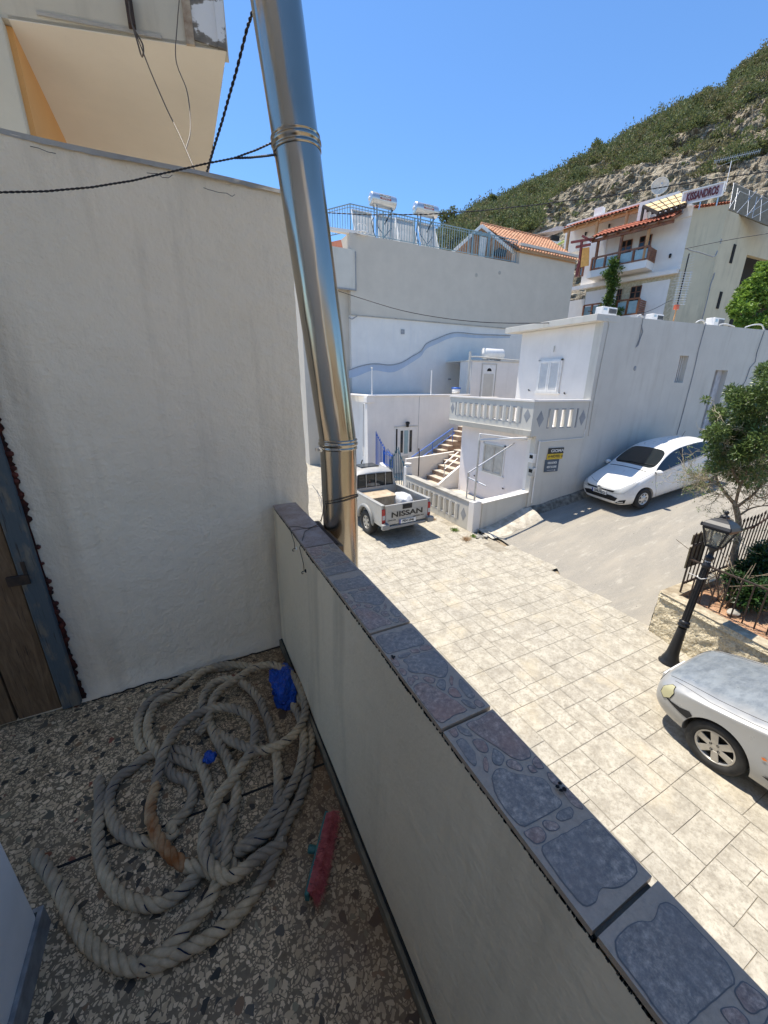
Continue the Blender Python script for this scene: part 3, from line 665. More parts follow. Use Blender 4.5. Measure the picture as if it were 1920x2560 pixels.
# thin wires hanging off the fascia
h0 = f0.lerp(f1, .62)+fn*.01+V(0, 0, .12)
hang = wthing('hanging_wire', 'thin looped wires hanging from a rusty bracket on the peach house', 'wire', tuple(h0))
a = onY(330, 60, 3.5); b = onY(350, 110, 3.48); c = onY(416, 270, 3.2); d_ = onY(488, 428, 2.4)
m = MB(); m.tube(catmull([a, b, onY(375, 175, 3.4), c, onY(450, 340, 2.8), d_], .03), .0035, 5)
m.tube(catmull([onY(448, 0, 3.4), onY(443, 60, 3.4), onY(440, 150, 3.35), onY(468, 230, 3.1), onY(476, 320, 2.9), onY(465, 372, 2.65)], .03), .003, 5)
m.tube(catmull([a+V(0, 0, .1), a, b+V(.015, 0, 0), b+V(0, 0, -.06), b+V(-.012, 0, 0), a], .02), .005, 5)
m.build('wire', m_wirebrown, hang)
m = MB(); m.box(tuple(a+V(-.02, 0, 0)), tuple(a+V(.02, .1, .14))); m.build('rusty_bracket', m_iron, hang, bevel=.003)
# ---------------------------------------------------------------- street
G = -4.25
def road_z(x, y=0):
    """height of the ground: flat street, then the side road climbing towards +X"""
    t = max(0, x-7.3)
    z = G+.2*t if t > .8 else G+.125*t*t
    return z-.08*(t > .8)
def pave():
    m, nt, b = base('stamped_concrete', (.5, .45, .37), .8); v = tc(nt)
    at = nt.nodes.new('ShaderNodeAttribute'); at.attribute_name = 'slab'
    c = ramp(nt, noiset(nt, v, 1.1, 5, .6), [(.3, (.41, .38, .315)), (.55, (.49, .45, .365)), (.75, (.43, .40, .34))])
    c = mixc(nt, ramp(nt, noiset(nt, v, 5, 6, .7), [(.40, 0.0), (.62, .85)]), c, (.30, .27, .215))
    c = mixc(nt, ramp(nt, noiset(nt, v, 22, 5, .75), [(.45, 0.0), (.66, .7)]), c, (.21, .185, .14))
    c = mixc(nt, ramp(nt, noiset(nt, v, 1.7, 3, .6), [(.55, 0.0), (.7, .4)]), c, (.52, .44, .30))
    c = mixc(nt, .05, c, ramp(nt, at.outputs['Fac'], [(0, (.3, .29, .28)), (1, (.72, .66, .52))]))
    nt.links.new(c, b.inputs['Base Color']); h = mth(nt, 'ADD', noiset(nt, v, 9, 6, .7), mth(nt, 'MULTIPLY', noiset(nt, v, 45, 4, .7), .4)); bump(nt, b, h, .55, .02); return m
m_pave = pave()
m_joint = rough_mat('dirt_joint', (.22, .195, .15), (.36, .32, .25), 6, .95, 30, .3, .004)
def ashlar(x0, y0, x1, y1, out, rnd):
    w, h = x1-x0, y1-y0
    if (w <= .7 and h <= .6 and rnd.random() < .55) or (w < .42 and h < .42) or (w < .26 and h < .75) or (h < .26 and w < .75) or min(w, h) < .19: out.append((x0, y0, x1, y1)); return
    if w > h*1.15 or (w > h*.7 and rnd.random() < .4): k = x0+w*rnd.choice((.33, .5, .62)); ashlar(x0, y0, k, y1, out, rnd); ashlar(k, y0, x1, y1, out, rnd)
    else: k = y0+h*rnd.choice((.33, .5, .62)); ashlar(x0, y0, x1, k, out, rnd); ashlar(x0, k, x1, y1, out, rnd)
rnd = random.Random(4); SL = []
yy = -8.0
while yy < 40:
    hh = 1.55; xx = -.5
    while xx < 9: ww = 1.7; ashlar(xx, yy, xx+ww, yy+hh, SL, rnd); xx += ww
    yy += hh
def edge_x(y):   # border between the paving and the asphalt / walls
    return 7.30 if y > 8.2 else (7.62 if y > 7.4 else (7.56 if y > 5.4 else (7.3 if y > 4 else 7.12)))
m = MB(); vals = []; g = .0034
for x0, y0, x1, y1 in SL:
    cx, cy = (x0+x1)/2, (y0+y1)/2
    if x0 > edge_x(cy)-.1: continue
    if x1 > 7.2 and cy > 7.2: continue
    x1 = min(x1, edge_x(cy)+.03*noise.noise((cy*2, 0, 0)))
    if x1-x0 < .05: continue
    j = lambda a, b, s_: .006*noise.noise((a*2.1, b*2.1, s_))
    dz = .004
    n = 3; vs = []
    for b_ in range(n+1):
        for a_ in range(n+1):
            X = x0+g+(x1-x0-2*g)*a_/n; Y = y0+g+(y1-y0-2*g)*b_/n
            vs.append((X+j(X, Y, 1), Y+j(X, Y, 2), G+dz+.004*noise.noise((X*3, Y*3, 0))+(road_z(X)-G if X > 7.2 else 0)))
    k = n+1; m.add(vs, [(b_*k+a_, b_*k+a_+1, (b_+1)*k+a_+1, (b_+1)*k+a_) for b_ in range(n) for a_ in range(n)]); vals += [rnd.random()]*n*n
o = m.build('street_paving', m_pave, kind='structure', recalc=False)
at = o.data.attributes.new('slab', 'FLOAT', 'FACE'); at.data.foreach_set('value', vals)
m = MB(); m.quad((-.5, -8, G-.004), (7.34, -8, G-.004), (7.34, 40, G-.004), (-.5, 40, G-.004)); m.build('paving_bed', m_joint, kind='structure', recalc=False)
# asphalt side road (a climbing sheet)
def asph():
    m, nt, b = base('worn_asphalt', (.22, .21, .2), .9); v = tc(nt)
    c = ramp(nt, noiset(nt, v, 75, 5, .85), [(.35, (.19, .175, .15)), (.65, (.36, .335, .285))])
    c = mixc(nt, ramp(nt, noiset(nt, tc(nt, (.35, 1.6, 1)), 1.6, 6, .65), [(.42, 0.0), (.7, .6)]), c, (.38, .34, .275))
    c = mixc(nt, ramp(nt, noiset(nt, tc(nt, (.6, 2.4, 1), (0, 0, .1)), 2.2, 7, .75), [(.56, 0.0), (.66, .7)]), c, (.42, .39, .33))
    c = mixc(nt, ramp(nt, voro(nt, tc(nt, (1, 1.3, 1)), 3.3), [(.03, .8), (.07, 0.0)]), c, (.08, .075, .07))
    nt.links.new(c, b.inputs['Base Color']); bump(nt, b, noiset(nt, v, 120, 4, .8), .7, .008); return m
m_asph = asph()
m = MB(); nx, ny = 70, 30; vs = []
for jj in range(ny+1):
    for i in range(nx+1):
        y = -1+9.8*jj/ny; x = edge_x(y)-.06+(26-7.2)*(i/nx)**1.3; vs.append((x, y, road_z(x)-.002+.006*noise.noise((x*.9, y*.9, 0))))
n = nx+1
m.add(vs, [(b_*n+a_, b_*n+a_+1, (b_+1)*n+a_+1, (b_+1)*n+a_) for b_ in range(ny) for a_ in range(nx)], True)
m.build('side_road', m_asph, kind='structure', recalc=False)
# base ground reaching the horizon
m = MB(); R = 1500; m.quad((-R, -R, G-.06), (R, -R, G-.06), (R, R, G-.06), (-R, R, G-.06))
m.build('ground', rough_mat('dry_earth', (.22, .17, .11), (.34, .28, .2), .5, .95, 5, .4, .03), kind='structure', recalc=False)
# ---------------------------------------------------------------- corner house
CX, CY = 8.95, 8.2; RX, RY = 10.95, 7.93; Zp = -.52; Zs = -1.50; ZR = 1.82
ch = wthing('corner_house', 'white two storey corner house with angled balustraded balcony and a long blank side wall', 'house', (CX, CY, G))
AX = Vector((20.5, 7.15, 0))
def aw(x): return RY+(AX.y-RY)*(x-RX)/(AX.x-RX)
m = MB()
# long side wall with openings: built of panels round a small window and a door recess
holes = [(14.55, 15.0, .03, .86), (16.6, 17.3, -1.75, .45)]
def wallstrip(m, x0, x1, z0, z1, th=.25):
    m.extr([(x0, aw(x0), z0), (x1, aw(x1), z0), (x1, aw(x1), z1), (x0, aw(x0), z1)], (0, th, 0))
xs = RX
for hx0, hx1, hz0, hz1 in holes:
    wallstrip(m, xs, hx0, G, ZR); wallstrip(m, hx0, hx1, G, hz0); wallstrip(m, hx0, hx1, hz1, ZR); xs = hx1
wallstrip(m, xs, AX.x, G, ZR)
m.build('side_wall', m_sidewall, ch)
# window recess grille and door recess
for hx0, hx1, hz0, hz1 in holes:
    m = MB(); m.box((hx0-.05, aw(hx0)+.24, hz0-.05), (hx1+.05, aw(hx0)+.27, hz1+.05)); rc = m.build('window' if hz0 > -1 else 'doorway', m_dark, ch); wsub(rc, ch)
    if hz0 > -1:
        m = MB()
        for k in range(5): x = hx0+.03+(hx1-hx0-.06)*k/4; m.bar((x, aw(x)+.14, hz0), (x, aw(x)+.14, hz1), .025, .02)
        m.build('window_bars', m_whitepl, rc)
    else:
        m = MB(); m.box((hx0+.38, aw(hx0)+.10, hz0), (hx1, aw(hx0)+.16, hz1)); m.build('door_leaf', plain('grey_white_door', (.5, .5, .52), .5), rc)
# body mass and roof
m = MB()
m.prism([(RX+.02, aw(RX)+.245), (AX.x, AX.y+.245), (AX.x, 11.4), (RX+.02, 11.0)], G, ZR-.18); m.build('upper_storey', m_white, ch)
m = MB(); m.prism([(RX-.32, aw(RX)+.0-.003), (RX+.6, aw(RX+.6)-.003), (RX+.6, 11.35), (RX-.32, 11.5)], ZR-.17, ZR+.01)
m.build('roof_slab', m_sidewall, ch, bevel=.01)
# ground floor: window wall (recessed) and sign wall (flush under the balcony's street side)
def P2(t, off=0):   # along the angled street side C -> R
    d = Vector((RX-CX, RY-CY, 0)); L = d.length; d.normalize(); n_ = V(d.y, -d.x, 0); return Vector((CX, CY, 0))+d*(t*L)+n_*off
m = MB(); a, b = P2(.0), P2(1.0)
a2 = P2(.14, -.002)
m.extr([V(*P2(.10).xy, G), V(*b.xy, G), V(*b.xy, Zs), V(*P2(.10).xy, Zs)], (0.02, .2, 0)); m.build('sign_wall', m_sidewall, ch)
m = MB(); m.box((9.42, 8.42, G), (9.65, 12.0, Zs)); m.build('window_wall', stucco('bounce_tinted_white_wall', (.80, .745, .72), amt=.08), ch)  # pink of light bounced off the sunny court put into the wall colour
m = MB(); m.extr([V(*P2(.1).xy, G), V(9.43, 8.6, G), V(9.43, 8.6, Zs), V(*P2(.1).xy, Zs)], (.12, .1, 0)); m.build('corner_pier', m_white, ch)
# rough kerb at the foot of the sign wall and along the side wall
kb = wthing('concrete_kerb', 'rough stained concrete footing along the sign wall and side wall of the corner house', 'kerb', (9.8, 7.9, G))
m = MB(); vs = []; N = 70
for i in range(N+1):
    x = 8.95+11*i/N; y = (P2(min(1, (x-CX)/(RX-CX))).y if x < RX else aw(x)); zr = road_z(x)
    w_ = .14+.05*noise.noise((x*3, 0, 0)); h_ = .26+.06*noise.noise((x*2, 5, 0)) if x < 13 else .22
    vs += [(x, y-w_-.05, zr-.02), (x, y-w_*.6, zr+h_*.75), (x, y+.02, zr+h_)]
m.add(vs, [(i*3+k, (i+1)*3+k, (i+1)*3+k+1, i*3+k+1) for i in range(N) for k in range(2)]); m.build('footing', m_darkconc, kb, recalc=False)
# ramped light concrete apron at the corner by the low wall
m = MB(); vs = []; N = 24
for i in range(N+1):
    t = i/N; x = 7.35+1.9*t; y = 8.12+.0*t; z0 = road_z(x); wv = .45+.08*noise.noise((t*5, 2, 0))
    vs += [(x+.02, y-wv-.1*t, z0+.004), (x, y-wv*.6, z0+.05+.12*t), (x, y+.1, z0+.09+.2*t), (x, y+.3, z0+.1+.22*t)]
m.add(vs, [(i*4+k, (i+1)*4+k, (i+1)*4+k+1, i*4+k+1) for i in range(N) for k in range(3)]); m.build('apron', rough_mat('cracked_light_concrete', (.38, .34, .27), (.62, .57, .47), 5, .95, 14, .8, .03, stain=(.2, .18, .14), sth=(.55, .7)), kb, recalc=False)
# balcony
LX, LY = 8.95, 12.2
m = MB(); m.prism([(CX+.02, CY+.02), (RX, RY+.02), (RX, 12.2), (LX+.02, 12.2)], Zs+.003, Zs+.16); m.build('balcony_slab', m_white, ch)
m = MB(); m.extr([(CX, CY+.03, Zs+.003), (CX, 12.2, Zs+.003), (CX-.06, 12.2, Zs+.17), (CX-.06, CY-.02, Zs+.17)], (.05, 0, 0)); m.build('slab_edge', m_sidewall, ch)
def balustrade(parent, o, d, L, z0, z1, nb, e0, e1, th=.10, name='balustrade', dia=(1, 1), coping=True, wallm=None, zslope=0, parts=True):
    """parapet from o along d: lower and upper rails, end panels with grey diamonds, and nb vertical balusters in a grey-lined opening"""
    o = Vector((o[0], o[1], 0)); d = Vector((d[0], d[1], 0)).normalized(); n_ = V(d.y, -d.x, 0); H = z1-z0
    P = lambda t, z, off=0: o+d*t+n_*off+V(0, 0, z+zslope*t)
    a, b = e0, L-e1; zl, zh = z0+.22*H, z1-.2*H
    wm = wallm or m_sidewall
    m = MB()
    for t0, t1, za, zb in ((0, L, z0, zl), (0, L, zh, z1), (0, a, zl, zh), (b, L, zl, zh)):
        m.extr([P(t0, za), P(t1, za), P(t1, zb), P(t0, zb)], -n_*th)
    w_ = m.build('parapet_panel', wm, parent)
    if coping:
        m = MB(); m.extr([P(-.03, z1, .03), P(L+.03, z1, .03), P(L+.03, z1+.05, .03), P(-.03, z1+.05, .03)], -n_*(th+.06)); m.build('parapet_coping', m_white, parent)
    m = MB(); e = .035
    for t0, t1, za, zb in ((a, b, zl, zl+e), (a, b, zh-e, zh), (a, a+e, zl+e, zh-e), (b-e, b, zl+e, zh-e)):
        m.extr([P(t0, za, .004), P(t1, za, .004), P(t1, zb, .004), P(t0, zb, .004)], -n_*(th*.5))
    m.build('opening_trim', m_grey_trim, parent)
    for k in range(nb):
        t = a+(b-a)*(k+.5)/nb; hw_ = (b-a)/nb*.27
        m = MB(); m.add([P(t-hw_, zl, -.0), P(t-hw_*.1, zl, .02), P(t+hw_, zl, 0), P(t+hw_, zl, -th*.8), P(t-hw_, zl, -th*.8),
                         P(t-hw_, zh, -.0), P(t-hw_*.1, zh, .02), P(t+hw_, zh, 0), P(t+hw_, zh, -th*.8), P(t-hw_, zh, -th*.8)],
                        [(4, 3, 2, 1, 0), (5, 6, 7, 8, 9)]+[(i, (i+1) % 5, 5+(i+1) % 5, 5+i) for i in range(5)])
        m.build('baluster', m_sidewall, parent)
    for s_, t in ((dia[0], a/2), (dia[1], (b+L)/2)):
        if s_:
            m = MB(); zc = (zl+zh)/2; hd = (zh-zl)*.42; wd = min(.13, (a if t < L/2 else e1)*.34)
            m.extr([P(t, zc-hd, .004), P(t+wd, zc, .004), P(t, zc+hd, .004), P(t-wd, zc, .004)], -n_*.012); m.build('diamond', m_grey_trim, parent)
# left (facing the lower street) section runs along +Y; the outline is walked so its normal faces out
balustrade(ch, (LX-.02, LY), (0, -1), LY-CY+.0, Zs+.17, Zp, 11, .34, .42)
d_ = P2(1)-P2(0)
balustrade(ch, (CX, CY-.0), (d_.x, d_.y), d_.length-.02, Zs+.0, Zp, 4, .52, .36)
# far side parapet of the terrace
m = MB(); m.box((LX+.1, 12.2, Zs+.17), (RX+.3, 12.32, Zp-.02)); m.build('terrace_wall', m_white, ch)
# shutter window in the upper wall (plane X = RX)
m_shut = plain('cream_shutter_board', (.52, .49, .43), .5)
def shutters(parent, X, ya, yb, z0, z1, nrm=-1, slats=True):
    """pair of louvred shutters in a frame on a wall facing -X"""
    w_ = MB(); e = .05
    w_.box((X-.03, ya, z0), (X+.01, ya+e, z1)); w_.box((X-.03, yb-e, z0), (X+.01, yb, z1)); w_.box((X-.03, ya, z1-e), (X+.01, yb, z1)); w_.box((X-.045, ya-.04, z0-.05), (X+.01, yb+.04, z0))
    f = w_.build('window_frame', m_whitepl, parent); wsub(f, parent); mid = (ya+yb)/2
    for a, b in ((ya+e, mid-.005), (mid+.005, yb-e)):
        m = MB(); t = .06
        m.box((X-.05, a, z0), (X-.02, a+t, z1-e)); m.box((X-.05, b-t, z0), (X-.02, b, z1-e)); m.box((X-.05, a+t, z0), (X-.02, b-t, z0+t)); m.box((X-.05, a+t, z1-e-t), (X-.02, b-t, z1-e)); m.box((X-.028, a+t, z0+t), (X-.02, b-t, z1-e-t))
        z = z0+t+.01
        while z < z1-e-t-.02 and slats:
            m.extr([(X-.048, a+t, z), (X-.03, a+t, z+.03), (X-.028, a+t, z+.028), (X-.046, a+t, z-.004)], (0, b-a-2*t, 0)); z += .04
        m.build('shutter', m_whitepl if slats else m_shut, f)
    return f
def ray_on_X(x, y, X): return onX(x, y, X)
p0 = onX(1343, 978, RX); p1 = onX(1402, 897, RX)
shutters(ch, RX, onX(1402, 940, RX).y, onX(1345, 940, RX).y, onX(1372, 980, RX).z, onX(1380, 898, RX).z)
for x, y in ((1325, 977), (1414, 985)):
    p = onX(x, y, RX); m = MB(); m.tube([p, p+V(-.07, 0, 0), p+V(-.07, 0, .06)], .012, 6); m.tube([p+V(-.07, -.03, .03), p+V(-.07, .03, .03)], .014, 6); m.build('shutter_catch', m_black, ch)
p = onX(1385, 880, RX); m = MB(); m.bar(p+V(-.02, 0, 0), p+V(-.02, 0, .18), .03, .02); m.build('wall_bracket', m_sidewall, ch)
# lower window in the window wall
X = 9.42; ya = onX(1258, 1180, X).y; yb = onX(1205, 1170, X).y
f = shutters(ch, X, min(ya, yb), max(ya, yb), -3.05, -2.0, slats=False)
for x, y in ((1260, 1222), (1189, 1190)):
    p = onX(x, y, X); m = MB(); m.tube([p, p+V(-.07, 0, 0), p+V(-.07, 0, .05)], .012, 6); m.tube([p+V(-.07, -.03, .03), p+V(-.07, .03, .03)], .014, 6); m.build('shutter_catch', m_black, ch)
# round vent and cables on the long wall
p = onY(1587, 921, aw(12.5)); m = MB(); yv = aw(p.x); m.lathe([(.0, .004), (.07, .004), (.075, 0)], (p.x, yv, p.z), (0, -1, 0), 18); m.build('vent', m_grey_trim, ch)
def on_aw(x, y):
    lo, hi = RX, AX.x
    p = onY(x, y, aw(12)); 
    for _ in range(6): p = onY(x, y, aw(p.x)-.015)
    return p
for k, pts in enumerate(([(1765, 808), (1748, 870), (1733, 935), (1716, 1000), (1700, 1060), (1692, 1087)], [(1608, 795), (1602, 830), (1598, 850), (1590, 868)], [(1604, 812), (1607, 830), (1600, 848), (1596, 862), (1590, 868)], [(1913, 822), (1893, 880), (1888, 905), (1875, 920), (1865, 950), (1852, 975)])):
    m = MB(); m.tube([on_aw(*q) for q in pts], .012 if k != 1 else .009, 5); m.build('wall_cable', m_grey_trim, ch)
for pts in ([(1742, 806), (1752, 801), (1762, 803), (1764, 812)], [(1865, 818), (1885, 812), (1905, 812), (1911, 822), (1911, 832)], [(1800, 812), (1815, 810), (1838, 817)], [(1595, 790), (1603, 787), (1609, 793)]):
    q = [on_aw(*a)+V(0, .02, 0) for a in pts]; m = MB(); m.tube(catmull(q, .05), .022, 6); m.build('roof_conduit', m_whitepl, ch)
m = MB(); c0 = on_aw(1502, 795); m.tube([on_aw(1512, 790)+V(0, 0, -.05), on_aw(1521, 796), on_aw(1523, 812), on_aw(1500, 925), on_aw(1484, 1008), on_aw(1471, 1090)], .012, 5); m.build('downpipe', m_sidewall, ch)
d1 = P2(.16, .03); d2 = P2(.98, .03)
m = MB(); m.tube([V(*d1.xy, Zs-.13), V(*d1.xy, -3.55)], .022, 8); m.tube([V(*d1.xy, Zs-.16), V(*d2.xy, Zs-.1), V(*d2.xy, Zs+.15)], .012, 6); m.build('pipework', m_whitepl, ch)
# stains of light grey diamonds done; hotel signs -----------------------------------------------------------------------
def sign_on(name, label, poly_t, z0, z1, color, off=.03):
    t0, t1 = poly_t; a, b = P2(t0, off), P2(t1, off); s_ = wthing(name, label, 'sign', (a.x, a.y, z0))
    return s_, a, b
def tz(x, y):
    p = onY(x, y, CY-.05)
    for _ in range(6):
        t = (p.x-CX)/(RX-CX); p = onY(x, y, P2(t, .03).y)
    return (p.x-CX)/(RX-CX), p.z
tA, zA = tz(1372, 1119); tB, _ = tz(1411, 1119); _, zB = tz(1370, 1148)
m_signblack = plain('black_sign', (.02, .02, .02), .5); m_signyel = plain('yellow_sign', (.62, .42, .02), .5); m_signblue = plain('slate_blue_sign', (.06, .09, .13), .5); m_let = plain('white_lettering', (.75, .75, .72), .5)
dd = (P2(1)-P2(0)).normalized(); nn = V(dd.y, -dd.x, 0)
def signplate(parent, t0, t1, z0, z1, mat, name='panel'):
    a, b = P2(t0, .01), P2(t1, .01); m = MB(); m.extr([V(a.x, a.y, z0), V(b.x, b.y, z0), V(b.x, b.y, z1), V(a.x, a.y, z1)], nn*.02); return m.build(name, mat, parent)
def signtext(parent, txt, t0, t1, zc, size, mat, sx=1, bold=.002, name='lettering'):
    c = (P2(t0, .034)+P2(t1, .034))/2; return text_mesh(txt, size, frame((c.x, c.y, zc), dd, (0, 0, 1)), name, mat, parent, .002, 'CENTER', bold, sx)
t0, z1 = tz(1373, 1121); t1, _ = tz(1411, 1118); _, zm = tz(1372, 1135); _, z0 = tz(1370, 1149); _, zb = tz(1368, 1180)
sg = wthing('hotel_sign', 'black and yellow hotel sign with white letters on the wall beside the meters', 'sign', (P2(t0).x, P2(t0).y, z0))
signplate(sg, t0, t1, zm, z1, m_signblack, 'black_panel'); signplate(sg, t0-.01, t1-.005, z0, zm-.003, m_signyel, 'yellow_panel')
Lw = (t1-t0)*d_.length
signtext(sg, 'GIOMA', t0+.04, t1, (zm+z1)/2, (z1-zm)*.72, m_let, .95*Lw/((z1-zm)*2.6)); signtext(sg, '←HOTEL→', t0, t1, (z0+zm)/2, (zm-z0)*.66, m_signblack, Lw/((zm-z0)*3.4))
sg = wthing('rooms_sign', 'slate blue sign with white letters and an arrow below the black and yellow one', 'sign', (P2(t0).x, P2(t0).y, zb))
signplate(sg, t0-.03, t1-.06, zb, z0-.012, m_signblue); hh = z0-.012-zb
signtext(sg, 'KISSANDROS', t0-.03, t1-.06, zb+hh*.74, hh*.25, m_let, .62); signtext(sg, 'RENT ROOMS', t0-.03, t1-.06, zb+hh*.4, hh*.25, m_let, .62); signtext(sg, '───→', t0-.03, t1-.06, zb+hh*.12, hh*.18, m_let, 1.2)
# electricity meters on the pier
for k, (x, y) in enumerate(((1329, 1145), (1327, 1180))):
    t, z = tz(x, y); a = V(9.2, 8.42, z); em = wthing('meter_box', ('upper' if k == 0 else 'lower')+' grey electricity meter box on the white corner pier', 'meter', (a.x, a.y, z-.15), 'electricity meters')
    d2_ = (V(9.43, 8.6, 0)-V(*P2(.1).xy, 0)).normalized(); n2 = V(-d2_.y, d2_.x, 0); c = onX(x, y, 9.17)
    M = frame((c.x, c.y, c.z), d2_, (0, 0, 1))
    M = frame((c.x, c.y, c.z), V(0, -1, 0), (0, 0, 1))
    m = MB(); m.box((-.1, -.14, -.09), (.1, .14, .02), M); m.build('case', m_galv if k else m_whitepl, em, bevel=.01)
    m = MB(); m.box((-.06, -.01, .02), (.06, .09, .03), M); m.build('dial_window', m_dark, em)
m = MB(); m.box((9.20, 8.28, G+.4), (9.28, 8.52, Zs)); m.build('meter_post', m_white, ch)
# pipe frame of the canopy ----------------------------------------------------------------------------------------------
Q = V(7.24, 8.42, -3.33); QT = V(7.24, 8.42, -1.53)
cf = wthing('canopy_frame', 'bare grey steel tube canopy frame standing on the low wall beside the window', 'canopy frame', tuple(Q))
E1 = V(9.2, 8.4, -1.62); E2 = V(9.25, 9.6, -1.55)
Q2 = onX(1171, 1184, 7.24); 
B1 = onz(1170, 1262, -3.33)
m = MB(); m.tube([Q, QT], .028, 8); m.build('post', m_galv, cf)
m = MB(); m.tube([QT+V(0, 0, .0), V(9.15, 8.32, -1.55)], .032, 8); m.tube([QT+V(0, .02, .17), onY(1318, 1100, 8.35)], .022, 8); m.tube([QT, QT+V(0, 0, .18)], .028, 8); m.build('cross_rail', m_whitepl, cf)
far = V(7.24, 10.3, -1.9)
m = MB(); kp = onX(1171, 1182, 7.26); kq = V(7.3, kp.y, -3.33); m.tube([kp, V(7.26, kp.y, -3.33)], .022, 8); m.tube([kp, kp+V(.02, 0, -.12)], .03, 8); m.build('short_post', m_galv, cf)
m = MB(); m.tube([kp, onY(1286, 1108, 8.9)], .022, 8); m.tube([kp+V(0, 0, -.14), onX(1215, 1215, 7.26)], .02, 8); m.build('brace', m_galv, cf)
# low boundary wall with balustrade --------------------------------------------------------------------------------------
bw = wthing('boundary_balustrade', 'low white wall with slanted balusters beside the pickup', 'wall', (7.25, 8.3, G))
balustrade(bw, (7.16, 12.3), (0, -1), 3.75, G+.0, -3.38, 10, .25, .45, th=.2, dia=(1, 1), coping=False)
m = MB(); m.box((7.14, 8.55, -3.379), (7.40, 12.33, -3.33)); m.build('wall_top', m_conc, bw, bevel=.008)
m = MB(); m.extr([(7.15, 8.30, G), (7.15, 8.55, G), (7.15, 8.55, -3.33), (7.15, 8.30, -3.30)], (.28, 0, 0)); m.build('end_pier', m_white, bw, bevel=.012)
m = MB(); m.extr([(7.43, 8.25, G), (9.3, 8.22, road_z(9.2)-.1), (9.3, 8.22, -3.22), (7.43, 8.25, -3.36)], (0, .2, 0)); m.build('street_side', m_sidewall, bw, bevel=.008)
m = MB(); m.extr([(7.40, 8.22, -3.358), (9.25, 8.18, -3.218), (9.25, 8.5, -3.218), (7.40, 8.5, -3.358)], (0, 0, .025)); m.build('street_side_cap', m_white, bw)
m = MB(); m.box((7.17, 12.3, G), (7.42, 12.5, -3.05)); m.lathe([(.12, 0), (.12, .02), (.05, .03), (.05, .08), (.13, .1), (.13, .13)], (7.3, 12.4, -3.05), n=12, cap=True); m.build('gate_pier', m_white, bw)
# courtyard floor ---------------------------------------------------------------------------------------------------------
m = MB(); m.box((7.4, 8.6, G-.02), (11.5, 15.5, -4.08)); m.build('courtyard', rough_mat('courtyard_concrete', (.45, .41, .34), (.58, .53, .45), 2, .9, 20, .3, .006), kind='structure')
# iron gates ------------------------------------------------------------------------------------------------------------
def gate(name, label, o, d, L, z0, hbase, hpeak, mat, n=9, rise='peak'):
    g = wthing(name, label, 'gate', (o[0], o[1], z0)); o = Vector((o[0], o[1], 0)); d = Vector((d[0], d[1], 0)).normalized()
    m = MB(); T = []
    for k in range(n+1):
        t = k/n; h = hbase+(hpeak-hbase)*(t if rise == 'up' else (1-t if rise == 'down' else 1-abs(2*t-1)**.7)); T.append((t, h))
        p = o+d*(t*L); m.tube([V(p.x, p.y, z0+.05), V(p.x, p.y, z0+h)], .017 if 0 < k < n else .026, 5)
        m.lathe([(.02, 0), (.001, .09)], V(p.x, p.y, z0+h), (0, 0, 1), 5)
    m.build('bars', mat, g)
    m = MB(); top = [V(*(o+d*(t*L)).xy, z0+h-.06) for t, h in T]; m.tube(top, .016, 5)
    for z in (.12, .55): m.tube([V(*o.xy, z0+z), V(*(o+d*L).xy, z0+z)], .014, 5)
    m.build('rails', mat, g); return g
gate('iron_gate', 'dark teal wrought iron gate beside the pickup cab', (7.25, 12.52), (0, 1), 1.25, G+.05, 1.15, 1.9, m_teal)
gate('iron_gate', 'bright blue wrought iron gate against the annex wall', (7.35, 15.3), (.05, -1), .75, -4.1, 1.45, 2.0, m_blue, 6, 'down')
gate('iron_railing', 'short bright blue iron railing next to the bright blue gate', (7.35, 14.55), (.02, -1), .75, -3.45, .62, .75, m_blue, 6)['category'] = 'railing'
wp = wthing('white_pier_wall', 'short white curved wall between the two iron gates', 'wall', (7.3, 13.8, G))
m = MB(); m.extr([(7.2, 13.8, G), (7.2, 14.65, G), (7.2, 14.65, -3.3), (7.2, 14.3, -3.42), (7.2, 14.0, -3.5), (7.2, 13.8, -3.52)], (.2, 0, 0)); m.build('wall', m_white, wp, bevel=.01)
# annex -----------------------------------------------------------------------------------------------------------------
YA = 15.5; ZA = -.62
an = wthing('annex', 'low white annex with glazed white door and outside stair', 'house', (7.6, YA, G))
m = MB(); m.box((7.35, YA, G), (12.5, 19.3, ZA)); m.build('walls', m_white, an)
m = MB(); m.box((7.30, YA-.06, ZA), (12.5, YA+.14, ZA+.07)); m.box((7.0, YA-.1, ZA+.001), (7.30, 19.3, ZA+.072)); m.box((6.98, YA-.06, ZA-.25), (7.34, YA+.3, ZA)); m.build('roof_edge', m_white, an, bevel=.02)
m = MB(); m.extr([(7.35, YA-.003, G), (7.35, YA-.003, ZA), (7.02, YA-.003, ZA-.3), (7.05, YA-.003, G)], (0, .35, 0)); m.build('pilaster', m_white, an)
def onYA(x, y): return onY(x, y, YA)
p0 = onYA(987, 1160); p1 = onYA(1039, 1067)
dor = MB(); x0, x1 = onYA(987, 1110).x, onYA(1040, 1110).x; zt = onYA(1005, 1068).z; zb = zt-2.1
dor.box((x0, YA-.03, zb), (x1, YA+.0, zt)); dr_ = dor.build('door', m_whitepl, an); wsub(dr_, an); wd = x1-x0
for a, b, z_a, z_b, mt in ((.03, .1, .45, .97, m_dark), (.24, .36, .45, .93, m_glass_dark), (.41, .6, .42, .93, m_frost), (.66, .78, .45, .93, m_glass_dark)):
    m = MB(); m.box((x0+wd*a, YA-.036, zb+2.1*z_a), (x0+wd*b, YA-.029, zb+2.1*z_b)); m.build('door_glass', mt, dr_)
